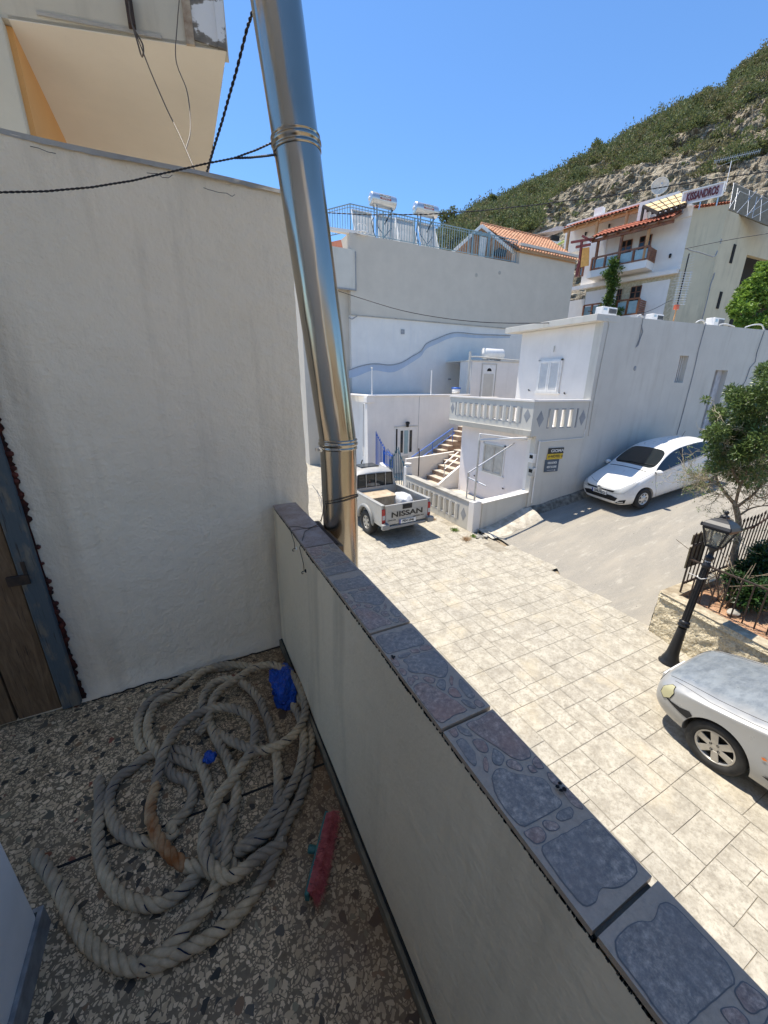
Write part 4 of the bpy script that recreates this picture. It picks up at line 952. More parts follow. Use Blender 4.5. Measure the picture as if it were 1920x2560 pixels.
m = MB(); m.box((x0+wd*.2, YA-.07, zb+.98), (x0+wd*.23, YA-.03, zb+1.05)); m.build('handle', m_galv, dr_)
m = MB(); m.box((x0+wd*.22, YA-.037, zb+.15), (x0+wd*.62, YA-.031, zb+.8)); m.box((x0-.04, YA-.04, zt), (x1+.04, YA, zt+.05)); m.build('door_panel', m_sidewall, dr_)
p = onYA(1015, 1060); m = MB(); m.lathe([(.0, .1), (.09, .08), (.1, 0), (.07, -.03), (.06, -.14), (.0, -.16)], p+V(0, -.15, .03), n=12); m.bar(p+V(0, -.15, .08), p+V(0, 0, .08), .02, .02); m.build('wall_lantern', m_black, an)
m = MB(); p = onYA(1047, 1035); m.box((p.x-.008, YA-.006, G), (p.x+.008, YA-.001, ZA)); m.build('wall_joint', m_grey_trim, an)
m = MB(); a = onY(933, 985, YA-.2); m.tube([onX(908, 1140, 7.0)+V(0, 0, 0), onX(908, 1085, 7.0), onX(909, 1010, 7.0)], .008, 5); m.tube([onX(906, 1150, 7.0), onX(903, 1158, 6.98), onX(906, 1162, 6.98)], .03, 6); m.build('hanging_hose', m_cable, an)
for x, yb_, yt, lb in ((930, 987, 920, 'left'), (1077, 986, 925, 'right')):
    a = onY(x, yb_, YA+.15); b = onY(x, yt, YA+.15); po = wthing('roof_post', 'thin white post on the annex roof, the %s one of the pair' % lb, 'post', tuple(a), 'posts on the annex roof')
    m = MB(); m.tube([a, V(a.x, a.y, b.z)], .028, 8); m.build('post', m_whitepl, po)
    if lb == 'left': m = MB(); m.lathe([(.0, .03), (.05, .02), (.05, 0), (.03, -.02)], V(a.x, a.y, b.z), n=10); m.build('cap', m_whitepl, po)
# two flights of brown tiled steps
m_step = rough_mat('brown_step_tile', (.24, .15, .1), (.38, .26, .18), 6, .6, 30, .2, .003)
m_tread = rough_mat('cream_tread', (.5, .43, .34), (.62, .54, .44), 6, .6, 30, .2, .003)
st = wthing('outside_stair', 'steep brown tiled stair with white side walls climbing to the balcony', 'stair', (8.9, 12.6, G))
def flight(x0, y0, z0, n, w_, run, rise, nm):
    for k in range(n):
        m = MB(); m.box((x0+run*k, y0, z0+rise*k-.05), (x0+run*n, y0+w_, z0+rise*(k+1)-.03)); m.build('riser', m_step, st)
        m = MB(); m.box((x0+run*k-.03, y0, z0+rise*(k+1)-.03), (x0+run*(k+1)-.0, y0+w_, z0+rise*(k+1))); m.build('tread', m_tread, st)
s1 = onz(1075, 1212, -4.08); s2 = onz(1137, 1226, -4.08)
flight(8.55, 12.35, -4.08, 7, 1.05, .27, .19, 'a')
_c = onY(1094, 1138, 14.2)
flight(_c.x, 14.2, _c.z-.19, 8, .8, .27, .19, 'b')
def slope_wall(y, xa, xb, za, zb_, h, mat, nm, zf=None, th=.12):
    m = MB(); m.extr([(xa, y, zf if zf is not None else za-1.2), (xb, y, zf if zf is not None else zb_-1.2), (xb, y, zb_+h), (xa, y, za+h)], (0, th, 0)); m.build(nm, mat, st)
slope_wall(12.23, 8.62, 10.5, -4.0, -2.75, .12, m_white, 'stringer_wall', zf=-4.1)
_a, _b = onY(1016, 1148, 13.42), onY(1146, 1127, 13.42)
slope_wall(13.42, _a.x, _b.x+.4, _a.z, _b.z+.02, 0, stucco('cream_white_wall', (.75, .70, .63), amt=.1), 'landing_wall', zf=-4.1)
_a, _b = onY(1060, 1140, 15.1), onY(1140, 1086, 15.1)
slope_wall(15.1, _a.x, _b.x, _a.z, _b.z, 0, m_white, 'upper_stringer', zf=-4.1)
m = MB()
A = onY(1029, 1143, 14.1); B = onY(1133, 1070, 14.1)
m.tube([A, B], .02, 6); m.tube([A+V(.1, 0, -.28), B+V(.1, 0, -.22)], .016, 6)
for t in (.0, .5, 1): q = A.lerp(B, t); m.tube([q, q+V(0, 0, -.6)], .016, 6)
m.build('upper_handrail', m_ltblue if 0 else m_blue, st)
m = MB(); A = onY(1112, 1158, 12.3); B = onY(1146, 1130, 12.3); m.tube([A, B], .02, 6); m.tube([A+V(0, 0, -.25), B+V(0, 0, -.25)], .014, 6); m.tube([A, A+V(0, 0, -.55)], .018, 6); m.build('lower_handrail', m_galv, st)
m = MB(); q = onY(1046, 1190, 12.1); m.tube([q, V(q.x, q.y, q.z+.9), V(q.x-.03, q.y, q.z+1.05)], .022, 6); m.build('bent_post', m_iron, st)
# white roof room with door, and its solar tank -----------------------------------------------------------------------------
YR = 17.2
rm = wthing('roof_room', 'small white box room with arched door light on the flat roof', 'shed', (12.5, YR, ZA))
a = onY(1168, 978, YR); b = onY(1290, 903, YR); x0, x1 = onY(1178, 940, YR).x, onY(1295, 940, YR).x; zt = onY(1190, 903, YR).z
m = MB(); m.box((x0, YR, -1.2), (x1, YR+1.0, zt)); m.build('walls', m_white, rm)
m = MB(); m.box((x0-.05, YR-.05, zt), (x1, YR+2.25, zt+.06)); m.build('roof', m_sidewall, rm)
dx0, dx1 = onY(1204, 950, YR).x, onY(1236, 950, YR).x; zt2 = onY(1215, 912, YR).z
m = MB(); m.box((dx0, YR-.03, -1.1), (dx1, YR-.001, zt2)); dr_ = m.build('door', m_whitepl, rm); wsub(dr_, rm)
cx = (dx0+dx1)/2; m = MB(); m.prism([(0, 0)]+[(.16*cos(t*pi/8), .16*sin(t*pi/8)) for t in range(9)], 0, .006); vs = [(cx+x, YR-.037+z, zt2-.32+y) for x, y, z in m.v]; m.v = vs; m.build('fan_light', m_dark, dr_)
m = MB()
for a_, b_ in ((dx0-.06, dx0-.03), (dx1+.03, dx1+.06)): m.box((a_, YR-.04, -1.1), (b_, YR, zt2+.05))
m.box((dx0-.06, YR-.04, zt2+.03), (dx1+.06, YR, zt2+.06)); m.box((dx0+.1, YR-.036, -1.0), (dx1-.1, YR-.031, zt2-.45)); m.build('door_trim', m_sidewall, dr_)
m = MB(); p = onY(1164, 915, YR-.2); m.box((p.x-.05, YR-.02, p.z-.15), (p.x+.05, YR, p.z+.15)) if 0 else m.tube([V(x0-.25, YR-.1, -1.2), V(x0-.25, YR-.1, zt+.45)], .06, 8); m.tube([V(x0-.2, YR-.1, zt+.2), V(x0+.2, YR-.1, zt+.22), V(x1, YR-.1, zt+.1)], .03, 6); m.build('vent_pipes', m_sidewall, rm)
tk = wthing('water_tank', 'white cylindrical water tank lying on the roof of the small box room', 'tank', (14, YR+.6, zt+.06))
a = onY(1208, 886, YR+.5); b = onY(1254, 888, YR+.5); a.z = b.z = zt+.42
m = MB(); ax = (b-a).normalized(); L = (b-a).length; m.lathe([(0, -.04), (.24, 0), (.3, .05), (.3, L-.05), (.24, L), (0, L+.04)], a, ax, 20); m.build('drum', m_whitepl, tk)
m = MB(); m.box((a.x+.2, a.y-.25, zt+.06), (a.x+.26, a.y+.25, zt+.16)); m.box((b.x-.26, a.y-.25, zt+.06), (b.x-.2, a.y+.25, zt+.16)); m.build('cradle', m_galv, tk)
pt = wthing('paint_tub', 'small white tub with blue lid on the annex roof', 'tub', (11.3, 16.8, ZA))
q = onY(1140, 975, 16.8); m = MB(); m.lathe([(.0, 0), (.2, 0), (.22, .22), (0, .22)], (q.x, 16.8, ZA+.07), n=14); m.build('tub', m_whitepl, pt); m = MB(); m.lathe([(0, .3), (.24, .28), (.24, .22), (0, .22)], (q.x, 16.8, ZA+.07), n=14); m.build('lid', m_blue, pt)
# back building --------------------------------------------------------------------------------------------------------------
YB = 19.5
bb = wthing('terrace_building', 'big plain grey white building with railed roof terrace behind the annex', 'building', (14, YB, G))
zT = onY(1000, 610, YB).z; q0 = onY(887, 592, YB); q1 = onY(1296, 652, YB); q2 = onY(1441, 636, YB)
zTop = (q0.z+q1.z)/2; zS = onY(1100, 806, YB).z
XE = onY(1430, 720, YB).x
m = MB(); m.box((8.0, YB, zS), (XE, YB+7, zTop)); m.build('upper_wall', m_beige, bb)
m = MB(); m.box((8.0, YB+.03, G), (XE-.2, YB+7, zS)); m.build('lower_wall', m_bluewhite, bb)
m = MB(); m.box((8.0, YB-.03, zS-.03), (XE, YB+.03, zS+.015)); m.build('seam', m_conc, bb)
xg = onY(1298, 650, YB).x; zg0 = onY(1298, 617, YB).z
m = MB(); m.box((xg, YB, zTop), (XE, YB+7, onY(1380, 628, YB).z)); m.build('gable_wall', m_beige, bb)
m = MB(); m.box((xg-.05, YB-.08, onY(1360, 627, YB).z), (XE+.1, YB+7.05, onY(1360, 620, YB).z)); m.build('cornice', m_sidewall, bb)
xl = onY(889, 700, YB-.1).x; m = MB(); z_a = onY(889, 724, YB).z; m.box((6.6, YB-.06, z_a), (xl, YB+.0, onY(889, 626, YB).z)); m.build('recess_panel', m_sidewall, bb)
m = MB(); m.box((xl, YB-.09, z_a-.06), (xl+.05, YB, onY(889, 630, YB).z)); m.box((6.6, YB-.09, z_a-.06), (xl, YB, z_a)); m.build('recess_edge', m_grey_trim, bb)
m = MB(); m.box((5.6, YB+.3, G), (8.0, YB+6, onY(850, 630, YB+.3).z)); m.build('side_wing', m_beige, bb)
# two round patches and hanging bit
for x, y in ((1191, 688), (1249, 682)):
    p = onY(x, y, YB-.005); m = MB(); m.lathe([(0, .004), (.09, .004), (.1, 0)], p, (0, -1, 0), 12); m.build('plug', m_conc, bb)
# painted blue wavy line: crack repair in blue wash with a cable over it
pts = [(872, 928), (900, 918), (935, 912), (975, 915), (1005, 908), (1030, 893), (1052, 880), (1065, 862), (1090, 850), (1125, 836), (1150, 834), (1190, 838), (1240, 840), (1275, 841)]
pp = catmull([onY(x, y, YB-.004+.03) for x, y in pts], .12); m = MB(); lo = []; hi = []
for i, p in enumerate(pp): w1 = .17+.09*noise.noise((i*.13, 1, 0)); w2 = .05+.04*noise.noise((i*.17, 4, 0)); t = i/len(pp); k = 1.2-.9*t; lo.append(p+V(0, 0, -w1*k-.12*k)); hi.append(p+V(0, 0, w2*k*.6))
n = len(lo); m.add([(p.x, YB+.022, p.z) for p in lo+hi], [(i, i+1, n+i+1, n+i) for i in range(n-1)]); m.build('blue_wash_patch', stucco('faded_blue_wash', (.46, .52, .60), bscale=6, amt=.2), bb, recalc=False)
m = MB(); m.tube([p+V(0, -.04, .05) for p in pp], .02, 5); m.build('wall_cable', m_grey_trim, bb)
m = MB(); q = onY(1120, 948, YB); m.tube([q, q+V(.15, -.1, 0)], .04, 6); m.build('wall_fitting', m_grey_trim, bb); m = MB(); m.box(tuple(onY(1003, 835, YB-.02)), tuple(onY(1011, 824, YB+.01))); m.build('vent', m_grey_trim, bb)
m = MB(); q = onY(875, 795, YB); m.tube([onY(872, 794, YB-.05), onY(880, 798, YB-.15), onY(893, 790, YB-.2)], .03, 5); m.build('spout', m_grey_trim, bb)
# roof terrace railing
def railing(name, label, pts, h, mat, step=.14, r=.012, n_rails=2, group=None, tops=None):
    g = wthing(name, label, 'railing', tuple(pts[0]), group); mb = MB(); mr = MB()
    for a, b in zip(pts, pts[1:]):
        a = Vector(a); b = Vector(b); L = (b-a).length; n = max(1, int(L/step))
        for k in range(n+1):
            q = a.lerp(b, k/n); mb.bar(q+V(0, 0, .08), q+V(0, 0, h), r*1.6, r*1.6, (0, 1, 0))
        np_ = max(1, int(L/1.6))
        for k in range(0 if a == Vector(pts[0]) else 1, np_+1): q = a.lerp(b, k/np_); mp = MB(); mp.bar(q, q+V(0, 0, h+.02), .04, .04, (0, 1, 0)); mp.build('post', mat, g)
        mr.bar(a+V(0, 0, h), b+V(0, 0, h), .045, .035); mr.bar(a+V(0, 0, .09), b+V(0, 0, .09), .035, .03)
        if n_rails > 2: mr.bar(a+V(0, 0, h-.12), b+V(0, 0, h-.12), .03, .02)
    mb.build('bars', mat, g); mr.build('rails', mat, g); return g
zt_ = zTop+.0
hR = onY(880, 530, YB).z-zt_; hR = 1.15
railing('terrace_railing', 'pale blue iron railing round the roof terrace of the plain building', [onY(878, 590, YB+.12)*1.0, V(onY(1290, 652, YB).x, YB+.12, zt_)] if 0 else [V(onY(840, 600, YB).x-1.6, YB+4.2, zt_+.1), V(onY(879, 590, YB).x, YB+.12, zt_), V(onY(1292, 652, YB).x, YB+.12, zt_)], hR, m_ltblue, .15, .013, 3)
m = MB(); m.extr([(6.0, YB+4.0, zTop-1.0), (8.3, YB+.3, zTop-.6), (8.5, YB+.3, zTop+.0), (6.2, YB+4.0, zTop-.0)], (0, .2, 0)); m.build('clay_hood', plain('terracotta_red_paint', (.42, .14, .08), .8), bb)
m = MB(); m.prism([(5.6, YB+.3), (8.6, YB+.3), (8.6, YB+.0), (8.2, YB+.0)], zTop-.02, zTop+.12); m.build('terrace_kerb', m_white, bb)
# ---------------------------------------------------------------- solar water heaters on the terrace
def heater(px0, px1, pyc0, pyc1, lb, dia=.58):
    yq = YB+1.6
    a = onY(px0, pyc0, yq); b = onY(px1, pyc1, yq); a.z = b.z = (a.z+b.z)/2+.02
    h = wthing('solar_water_heater', lb, 'water heater', (a.x, yq, zTop), 'solar water heaters'); ax = (b-a).normalized(); L = (b-a).length; r = dia/2
    m = MB(); m.lathe([(0, -.05), (r*.7, -.03), (r*.96, .0), (r, .05), (r, L-.05), (r*.96, L), (r*.7, L+.03), (0, L+.05)], a, ax, 28); t = m.build('tank', m_galv2, h); wsub(t, h)
    m = MB(); m.lathe([(.0, -.1), (.05, -.1), (.09, -.06), (.1, -.04)], a, ax, 14); m.build('end_cap', m_whitepl, t)
    c = a.lerp(b, .52)+V(0, -r-.004, .06); 
    m = MB(); m.box((c.x-.33, c.y-.0, c.z-.12), (c.x+.33, c.y+.06, c.z+.12)); 
    # curved label: patches lying on the drum
    def patch(z0, z1, x0, x1, mat, nm):
        mm = MB(); vs = []; n = 8
        for k in range(n+1):
            t_ = z0+(z1-z0)*k/n
            for x in (x0, x1): vs.append((c.x+x, a.y-(r+.004)*cos(t_), a.z+(r+.004)*sin(t_)))
        mm.add(vs, [(2*k, 2*k+1, 2*k+3, 2*k+2) for k in range(n)]); return mm.build(nm, mat, t, recalc=False)
    patch(.18, .72, -.3, .32, m_whitepl, 'label'); patch(-.12, .16, -.3, .32, plain('red_label_%s' % lb[:2], (.45, .08, .06), .5), 'label_band')
    ang = .45; text_mesh('ΗΦΑΙΣΤΟΣ', .15, frame((c.x, a.y-(r+.014)*cos(ang), a.z+(r+.014)*sin(ang)), (1, 0, 0), (0, .43, .9)), 'lettering', m_signblack, t, .002, 'CENTER', .004, .8)
    text_mesh('ΗΛΙΑΚΟΙ', .12, frame((c.x, a.y-r-.016, a.z+.01), (1, 0, 0), (0, 0, 1)), 'lettering', m_let, t, .002, 'CENTER', .002, .9)
    m = MB(); z0 = zTop
    for t_ in (.22, .82):
        q = a.lerp(b, t_)
        m.tube([q+V(0, -.15, -r*.9), V(q.x, yq-.3, z0)], .022, 6); m.tube([q+V(0, .15, -r*.9), V(q.x, yq+.5, z0)], .022, 6); m.tube([q+V(0, -.1, -r*.95), V(q.x+.05, yq+.1, z0+.5)], .018, 6)
    q = a.lerp(b, .22); q2 = a.lerp(b, .82)
    m.tube([V(q.x, yq-.3, z0+.1), V(q2.x, yq-.15, z0+1.0)], .022, 6); m.tube([V(q2.x, yq-.3, z0+.1), V(q.x, yq-.15, z0+1.0)], .022, 6)
    m.tube([V(q.x-.3, yq-.3, z0+.03), V(q2.x+.3, yq-.3, z0+.03)], .025, 6)
    m.build('stand', plain('grey_steel_stand', (.2, .26, .3), .4, .6) if 'grey_steel_stand' not in MATS else MATS['grey_steel_stand'], h)
    # two collector panels leaning away behind (their backs face us)
    for s_, (xa, xb) in enumerate(((a.x-.75, a.x+.35), (a.x+.65, a.x+1.75))):
        m = MB(); yb2 = yq+.2; top = a.z-.30
        m.extr([(xa-.12, yb2-.35, z0+.1), (xb-.12, yb2-.35, z0+.1), (xb+.12, yb2+.75, top), (xa+.12, yb2+.75, top)], (0, .05, .05)); p_ = m.build('collector', m_collback, h); wsub(p_, h)
        m = MB(); m.bar((xa+.1, yb2+.75, top+.03), (xb+.14, yb2+.75, top+.03), .09, .06); m.bar((xa-.13, yb2-.36, z0+.1), (xa+.11, yb2+.74, top), .05, .05); m.bar((xb-.11, yb2-.36, z0+.1), (xb+.13, yb2+.74, top), .05, .05); m.build('collector_frame', m_whitepl, p_)
    m = MB(); m.tube(catmull([a+V(.1, -.1, -r), a+V(.05, -.35, -r-.5), a+V(-.1, -.4, -r-.9), V(a.x+.2, yq-.5, z0+.1), V(a.x+.8, yq-.6, z0+.05)], .08), .02, 5); m.tube([b+V(-.1, 0, -r), b+V(-.3, 0, -r-.25), b+V(-.6, -.1, -r-.7)], .035, 6); m.build('hoses', m_cable, h)
m_galv2, nt_, b_ = base('brushed_tank_steel', (.6, .62, .63), .34, .75)
nt_.links.new(ramp(nt_, noiset(nt_, tc(nt_, (1, 1, 9)), 5, 4), [(.3, (.5, .52, .54)), (.7, (.68, .7, .71))]), b_.inputs['Base Color'])
m_collback = rough_mat('silvery_panel_back', (.42, .42, .40), (.55, .55, .52), 2, .6, 10, .2, .01, metal=.2)
heater(926, 986, 498, 511, 'silver solar water heater with printed drum, nearer the flue pipe')
heater(1037, 1090, 521, 534, 'silver solar water heater with printed drum, nearer the tiled gable')
hc = wthing('coiled_hose', 'white hose coiled on the terrace railing corner', 'hose', (9.3, YB, zTop))
q = onY(905, 590, YB-.02); m = MB(); m.tube([q+V(.28*cos(t), -.05+.02*sin(3*t), .28+.2*sin(t)-.0) for t in [k*.4 for k in range(17)]], .014, 5); m.tube([q+V(.2*cos(t)*1.4, -.1, .1+.07*sin(t)) for t in [k*.4 for k in range(24)]], .03, 5); m.build('hose', m_whitepl, hc)
# ---------------------------------------------------------------- gabled house with tiled roof on the terrace
def tiled(parent, o, u, v, nu, nv, mat, name='roof_tiles', r=.075, wave=True, th=.02):
    """barrel tile field: u runs down the slope in rows, v runs along the eave; each row overlaps the next"""
    o = Vector(o); u = Vector(u); v = Vector(v); nrm = u.cross(v).normalized()
    if nrm.z < 0: nrm = -nrm
    m = MB(); rows = nu; cols = nv; du = u/rows; dv = v/cols; ns = 6
    for i in range(rows):
        vs = []
        for e in (0, 1):
            for k in range(cols*ns+1):
                ph = (k % ns)/ns; hgt = r*abs(sin(pi*ph))*1.0 if wave else 0
                hgt = r*(.5-.5*cos(2*pi*ph))
                p = o+du*(i+e*1.08)+dv*(k/ns)+nrm*(hgt+(.035 if e else .0)+random.uniform(-.004, .004)); vs.append(p)
        n = cols*ns+1; m.add(vs, [(k, k+1, n+k+1, n+k) for k in range(n-1)], True)
        lip = [p-nrm*th*1.2 for p in vs[n:]]; m.add(vs[n:]+lip, [(k, k+1, n+k+1, n+k) for k in range(n-1)])
    return m.build(name, mat, parent, recalc=False)
gh = wthing('gabled_house', 'small house with orange tiled gable roof beside the roof terrace', 'house', (16, YB+1.5, zTop))
Yg = YB+1.0
apex = onY(1196, 559, Yg+1.6); eL = onY(1120, 655, Yg+.6); eR0 = onY(1298, 628, YB-.15); eR1 = onY(1442, 636, YB-.1)
# ridge runs away to the right: roof plane from ridge down to the eave line along the building front
ra = apex; XEr = eR1.x+.15
rdir = Vector((1, 0, 0)); rb = onY(1398, 604, Yg+3.2)
ridge0 = onY(1203, 562, YB+2.4); 
ridge1 = V(XEr+.0, YB+2.4, ridge0.z)
eave0 = V(onY(1300, 623, YB-.2).x-.1, YB-.2, onY(1300, 623, YB-.2).z); eave1 = V(XEr, YB-.2, eave0.z)
m = MB(); m.extr([V(ridge0.x, YB+2.4, ridge0.z-.1), V(eave0.x, YB-.05, eave0.z-.05), V(eave1.x, YB-.05, eave0.z-.05), V(ridge1.x, YB+2.4, ridge0.z-.1)], (0, 0, -.06)); m.build('roof_deck', m_wood_lt, gh)
# tiles: field is a trapezoid, built in bands clipped along its slanting left edge
m = MB(); rows = 14; ns = 6; tw_ = .23
for i in range(rows):
    t0, t1 = i/rows, (i+1.12)/rows; vs = []
    xa = ridge0.x+(eave0.x-ridge0.x)*t0-.06; n = int((XEr-xa)/(tw_/ns))+1
    for e, t in ((0, t0), (1, t1)):
        xs0 = ridge0.x+(eave0.x-ridge0.x)*t-.06
        for k in range(n+1):
            x = max(xs0, XEr-(n-k)*(tw_/ns)); ph = ((n-k) % ns)/ns
            y = YB+2.4+(-.25-2.4)*t; z = ridge0.z+(eave0.z-ridge0.z)*t+.075*(.5-.5*cos(2*pi*ph))+(.05 if e else .01)
            vs.append((x, y, z))
    k_ = n+1; m.add(vs, [(k, k+1, k_+k+1, k_+k) for k in range(n)], True)
    m.add(vs[k_:]+[(p[0], p[1]+.01, p[2]-.05) for p in vs[k_:]], [(k, k+1, k_+k+1, k_+k) for k in range(n)])
m.build('roof_tiles', m_clay, gh, recalc=False)
m = MB()
for i in range(16):
    a = ridge0.lerp(V(ridge1.x, ridge1.y, ridge0.z), i/16)+V(0, 0, .05); b = ridge0.lerp(V(ridge1.x, ridge1.y, ridge0.z), (i+1.05)/16)+V(0, 0, .05); m.tube([a, b], [.11, .09], 8)
m.build('ridge_tiles', m_clay, gh)
# gable front with its white barge boards, blue window and brick infill
gl = onY(1116, 655, YB+2.2)
A = V(ridge0.x-.02, YB+2.38, ridge0.z-.05); Bp = V(eave0.x+.0, YB-.02, eave0.z-.08); Cp = V(gl.x+.2, YB+4.6, zTop+.05)
m = MB(); m.extr([A, V(A.x+.3, YB+4.9, A.z-1.8), V(gl.x, YB+4.9, zTop), V(Bp.x, Bp.y, zTop), Bp], (.08, .0, 0)); 
m_brick = rough_mat('orange_brick_infill', (.35, .17, .08), (.5, .28, .15), 7, .85, 30, .4, .01)
m = MB(); g_l = onY(1117, 652, YB+1.2)
F0 = V(g_l.x, YB+1.2, zTop); F1 = V(Bp.x, YB+.3, zTop); FA = V(onY(1203, 566, YB+.8).x, YB+.8, onY(1203, 566, YB+.8).z); F1t = V(Bp.x, YB+.3, Bp.z-.02)
m.extr([F0, F1, F1t, FA], (0, .1, 0)); m.build('gable_infill', m_brick, gh)
m = MB(); m.bar(FA+V(0, -.03, .02), F1t+V(.1, -.06, .02), .06, .17); m.bar(FA+V(0, -.03, .02), F0+V(-.1, -.06, 0), .06, .15); m.build('barge_board', m_whitepl, gh)
wx = FA.x; m = MB()
def gy(x): t = (x-F0.x)/(F1.x-F0.x); return F0.y+(F1.y-F0.y)*t
w0, w1, w2, w3 = [onY(x, 620, YB+.7).x for x in (1186, 1199, 1212, 1222)]
for a in (onY(1184, 620, YB+.7).x, onY(1200, 620, YB+.7).x, onY(1218, 620, YB+.7).x): m.box((a-.06, gy(a)-.06, zTop), (a+.06, gy(a)-.02, FA.z-.25))
m.box((w0-.1, gy(w0)-.07, zTop+1.25), (w3, gy(w3)-.02, zTop+1.37)); m.build('window_frame', m_ltblue, gh)
m = MB(); m.box((w1, gy(w1)-.05, zTop), (w3-.05, gy(w2)-.0, zTop+1.2)); m.build('white_door', m_whitepl, gh)
m = MB(); m.extr([V(onY(1226, 630, YB+.3).x, YB+.24, zTop+.25), V(onY(1262, 636, YB+.3).x, YB+.24, zTop+.3), V(onY(1268, 616, YB+.3).x, YB+.24, zTop+.62), V(onY(1246, 610, YB+.3).x, YB+.24, zTop+.66)], (0, .05, 0)); m.build('dark_opening', m_glass_dark, gh)
# ---------------------------------------------------------------- hotel on the slope
KW = 24.0
K = atw(1734, 522, KW); zk = K.z
u = Vector((sin(radians(-13)), cos(radians(-13)), 0)); nrm = Vector((-u.y, u.x, 0)); nrm = V(-cos(radians(13)), -sin(radians(13)), 0)
ho = wthing('hotel', 'white and olive hillside hotel with red tiled canopies and glass balconies', 'hotel', (K.x, K.y, G))
def onF(x, y, off=0):
    """point of the facade plane (pushed out by off) seen at a photo position"""
    d = ray(x, y); o = K+nrm*off; t = o.dot(nrm)/d.dot(nrm); return d*t
def FP(s, z, off=0): return V(K.x+u.x*s+nrm.x*off, K.y+u.y*s+nrm.y*off, z)
def fs(p): return (p-K).dot(u)
def fbox(m, s0, s1, z0, z1, o0, o1): m.extr([FP(s0, z0, o0), FP(s1, z0, o0), FP(s1, z1, o0), FP(s0, z1, o0)], nrm*(o1-o0))
sL = fs(onF(1462, 640)); zB = onF(1640, 660).z
zmid = onF(1600, 690).z
m_olive2 = None
m_hw = stucco('hotel_white', (.80, .77, .73), bscale=5, amt=.1); m_tan = rough_mat('pebbled_tan_wall', (.42, .36, .24), (.6, .54, .4), 8, .9, 14, .6, .02)
zlow = onF(1700, 800).z-6
# masses
zc = onF(1700, 530).z; zfl = onF(1690, 662).z
m = MB(); fbox(m, 0, sL, zfl-.3, zc-.2, -8, 0); m.build('upper_wall', m_hw, ho)
m = MB(); fbox(m, 0, sL-.5, zlow, zfl-.301, -8, -.02); m.build('lower_wall', m_tan, ho)
m = MB(); fbox(m, sL-.5, sL+4, zlow, zfl-1.0, -8, -1.2); m.build('left_wing', m_hw, ho)
m = MB(); p0, p1 = onF(1612, 745), onF(1660, 705); fbox(m, fs(onF(1667, 740)), fs(onF(1600, 740)), zlow, onF(1650, 702).z, -.02, .02); fbox(m, fs(onF(1537, 760)), fs(onF(1462, 760)), zlow, onF(1480, 728).z, -.02, .02); m.build('lower_panel', m_hw, ho)
# olive end block seen on the right
K2 = atw(1820, 524, 23.4); K3 = K2+V(14, -.3, 0)
m = MB(); m.extr([V(K.x, K.y, G), V(K2.x, K2.y, G), V(K2.x, K2.y, zk), V(K.x, K.y, zk)], (2.4, 2.9, 0)); m.build('end_block', m_olive, ho)
m = MB(); zs = K2.z
m.extr([V(K2.x-.02, K2.y+.05, G), V(K2.x+3.6, K2.y, G), V(K2.x+3.6, K2.y, zs), V(K2.x-.02, K2.y+.05, zs)], (0, .3, 0)); m.extr([V(K2.x+3.6, K2.y, zs-1.9), V(K3.x, K3.y, zs-1.9), V(K3.x, K3.y, zs), V(K2.x+3.6, K2.y, zs)], (0, .3, 0)); m.build('side_wall', m_olive, ho)
m = MB(); m.box((K2.x+1.0, K2.y+1.8, G), (K2.x+6, K2.y+6, zs-.02)); m.build('side_body', m_olive, ho)
m = MB(); m.box((K2.x+3.5, K2.y+.9, G), (K2.x+5.2, K2.y+1.2, zs-.5)); m.build('recess_wall', m_olive, ho)
m = MB(); m.box((K2.x+5.0, K2.y+1.3, G), (K2.x+15, K2.y+1.4, zs-.5)); m.build('dark_void', m_dark, ho)  # black panel standing for the shade deep inside the opening
def onS(x, y): return onY(x, y, K2.y-.01)
for (xa, ya_, xb, yb_) in ((1824, 657, 1842, 612), (1791, 771, 1808, 730)):
    p, q = onS(xa, ya_), onS(xb, yb_); m = MB(); m.box((p.x, K2.y-.02, p.z), (p.x+(.28), K2.y+.02, q.z)); m.build('slit_window', m_dark, ho)
for pts in ([(1778, 700), (1783, 683), (1773, 712), (1767, 740), (1757, 780), (1750, 805)], [(1712, 622), (1722, 627), (1745, 632), (1760, 637), (1778, 643), (1785, 640), (1790, 628)], [(1800, 598), (1797, 610)]):
    m = MB(); m.tube([onS(*a)+V(0, -.08, 0) for a in pts], .035, 5); m.build('wall_pipe', m_grey_trim, ho)
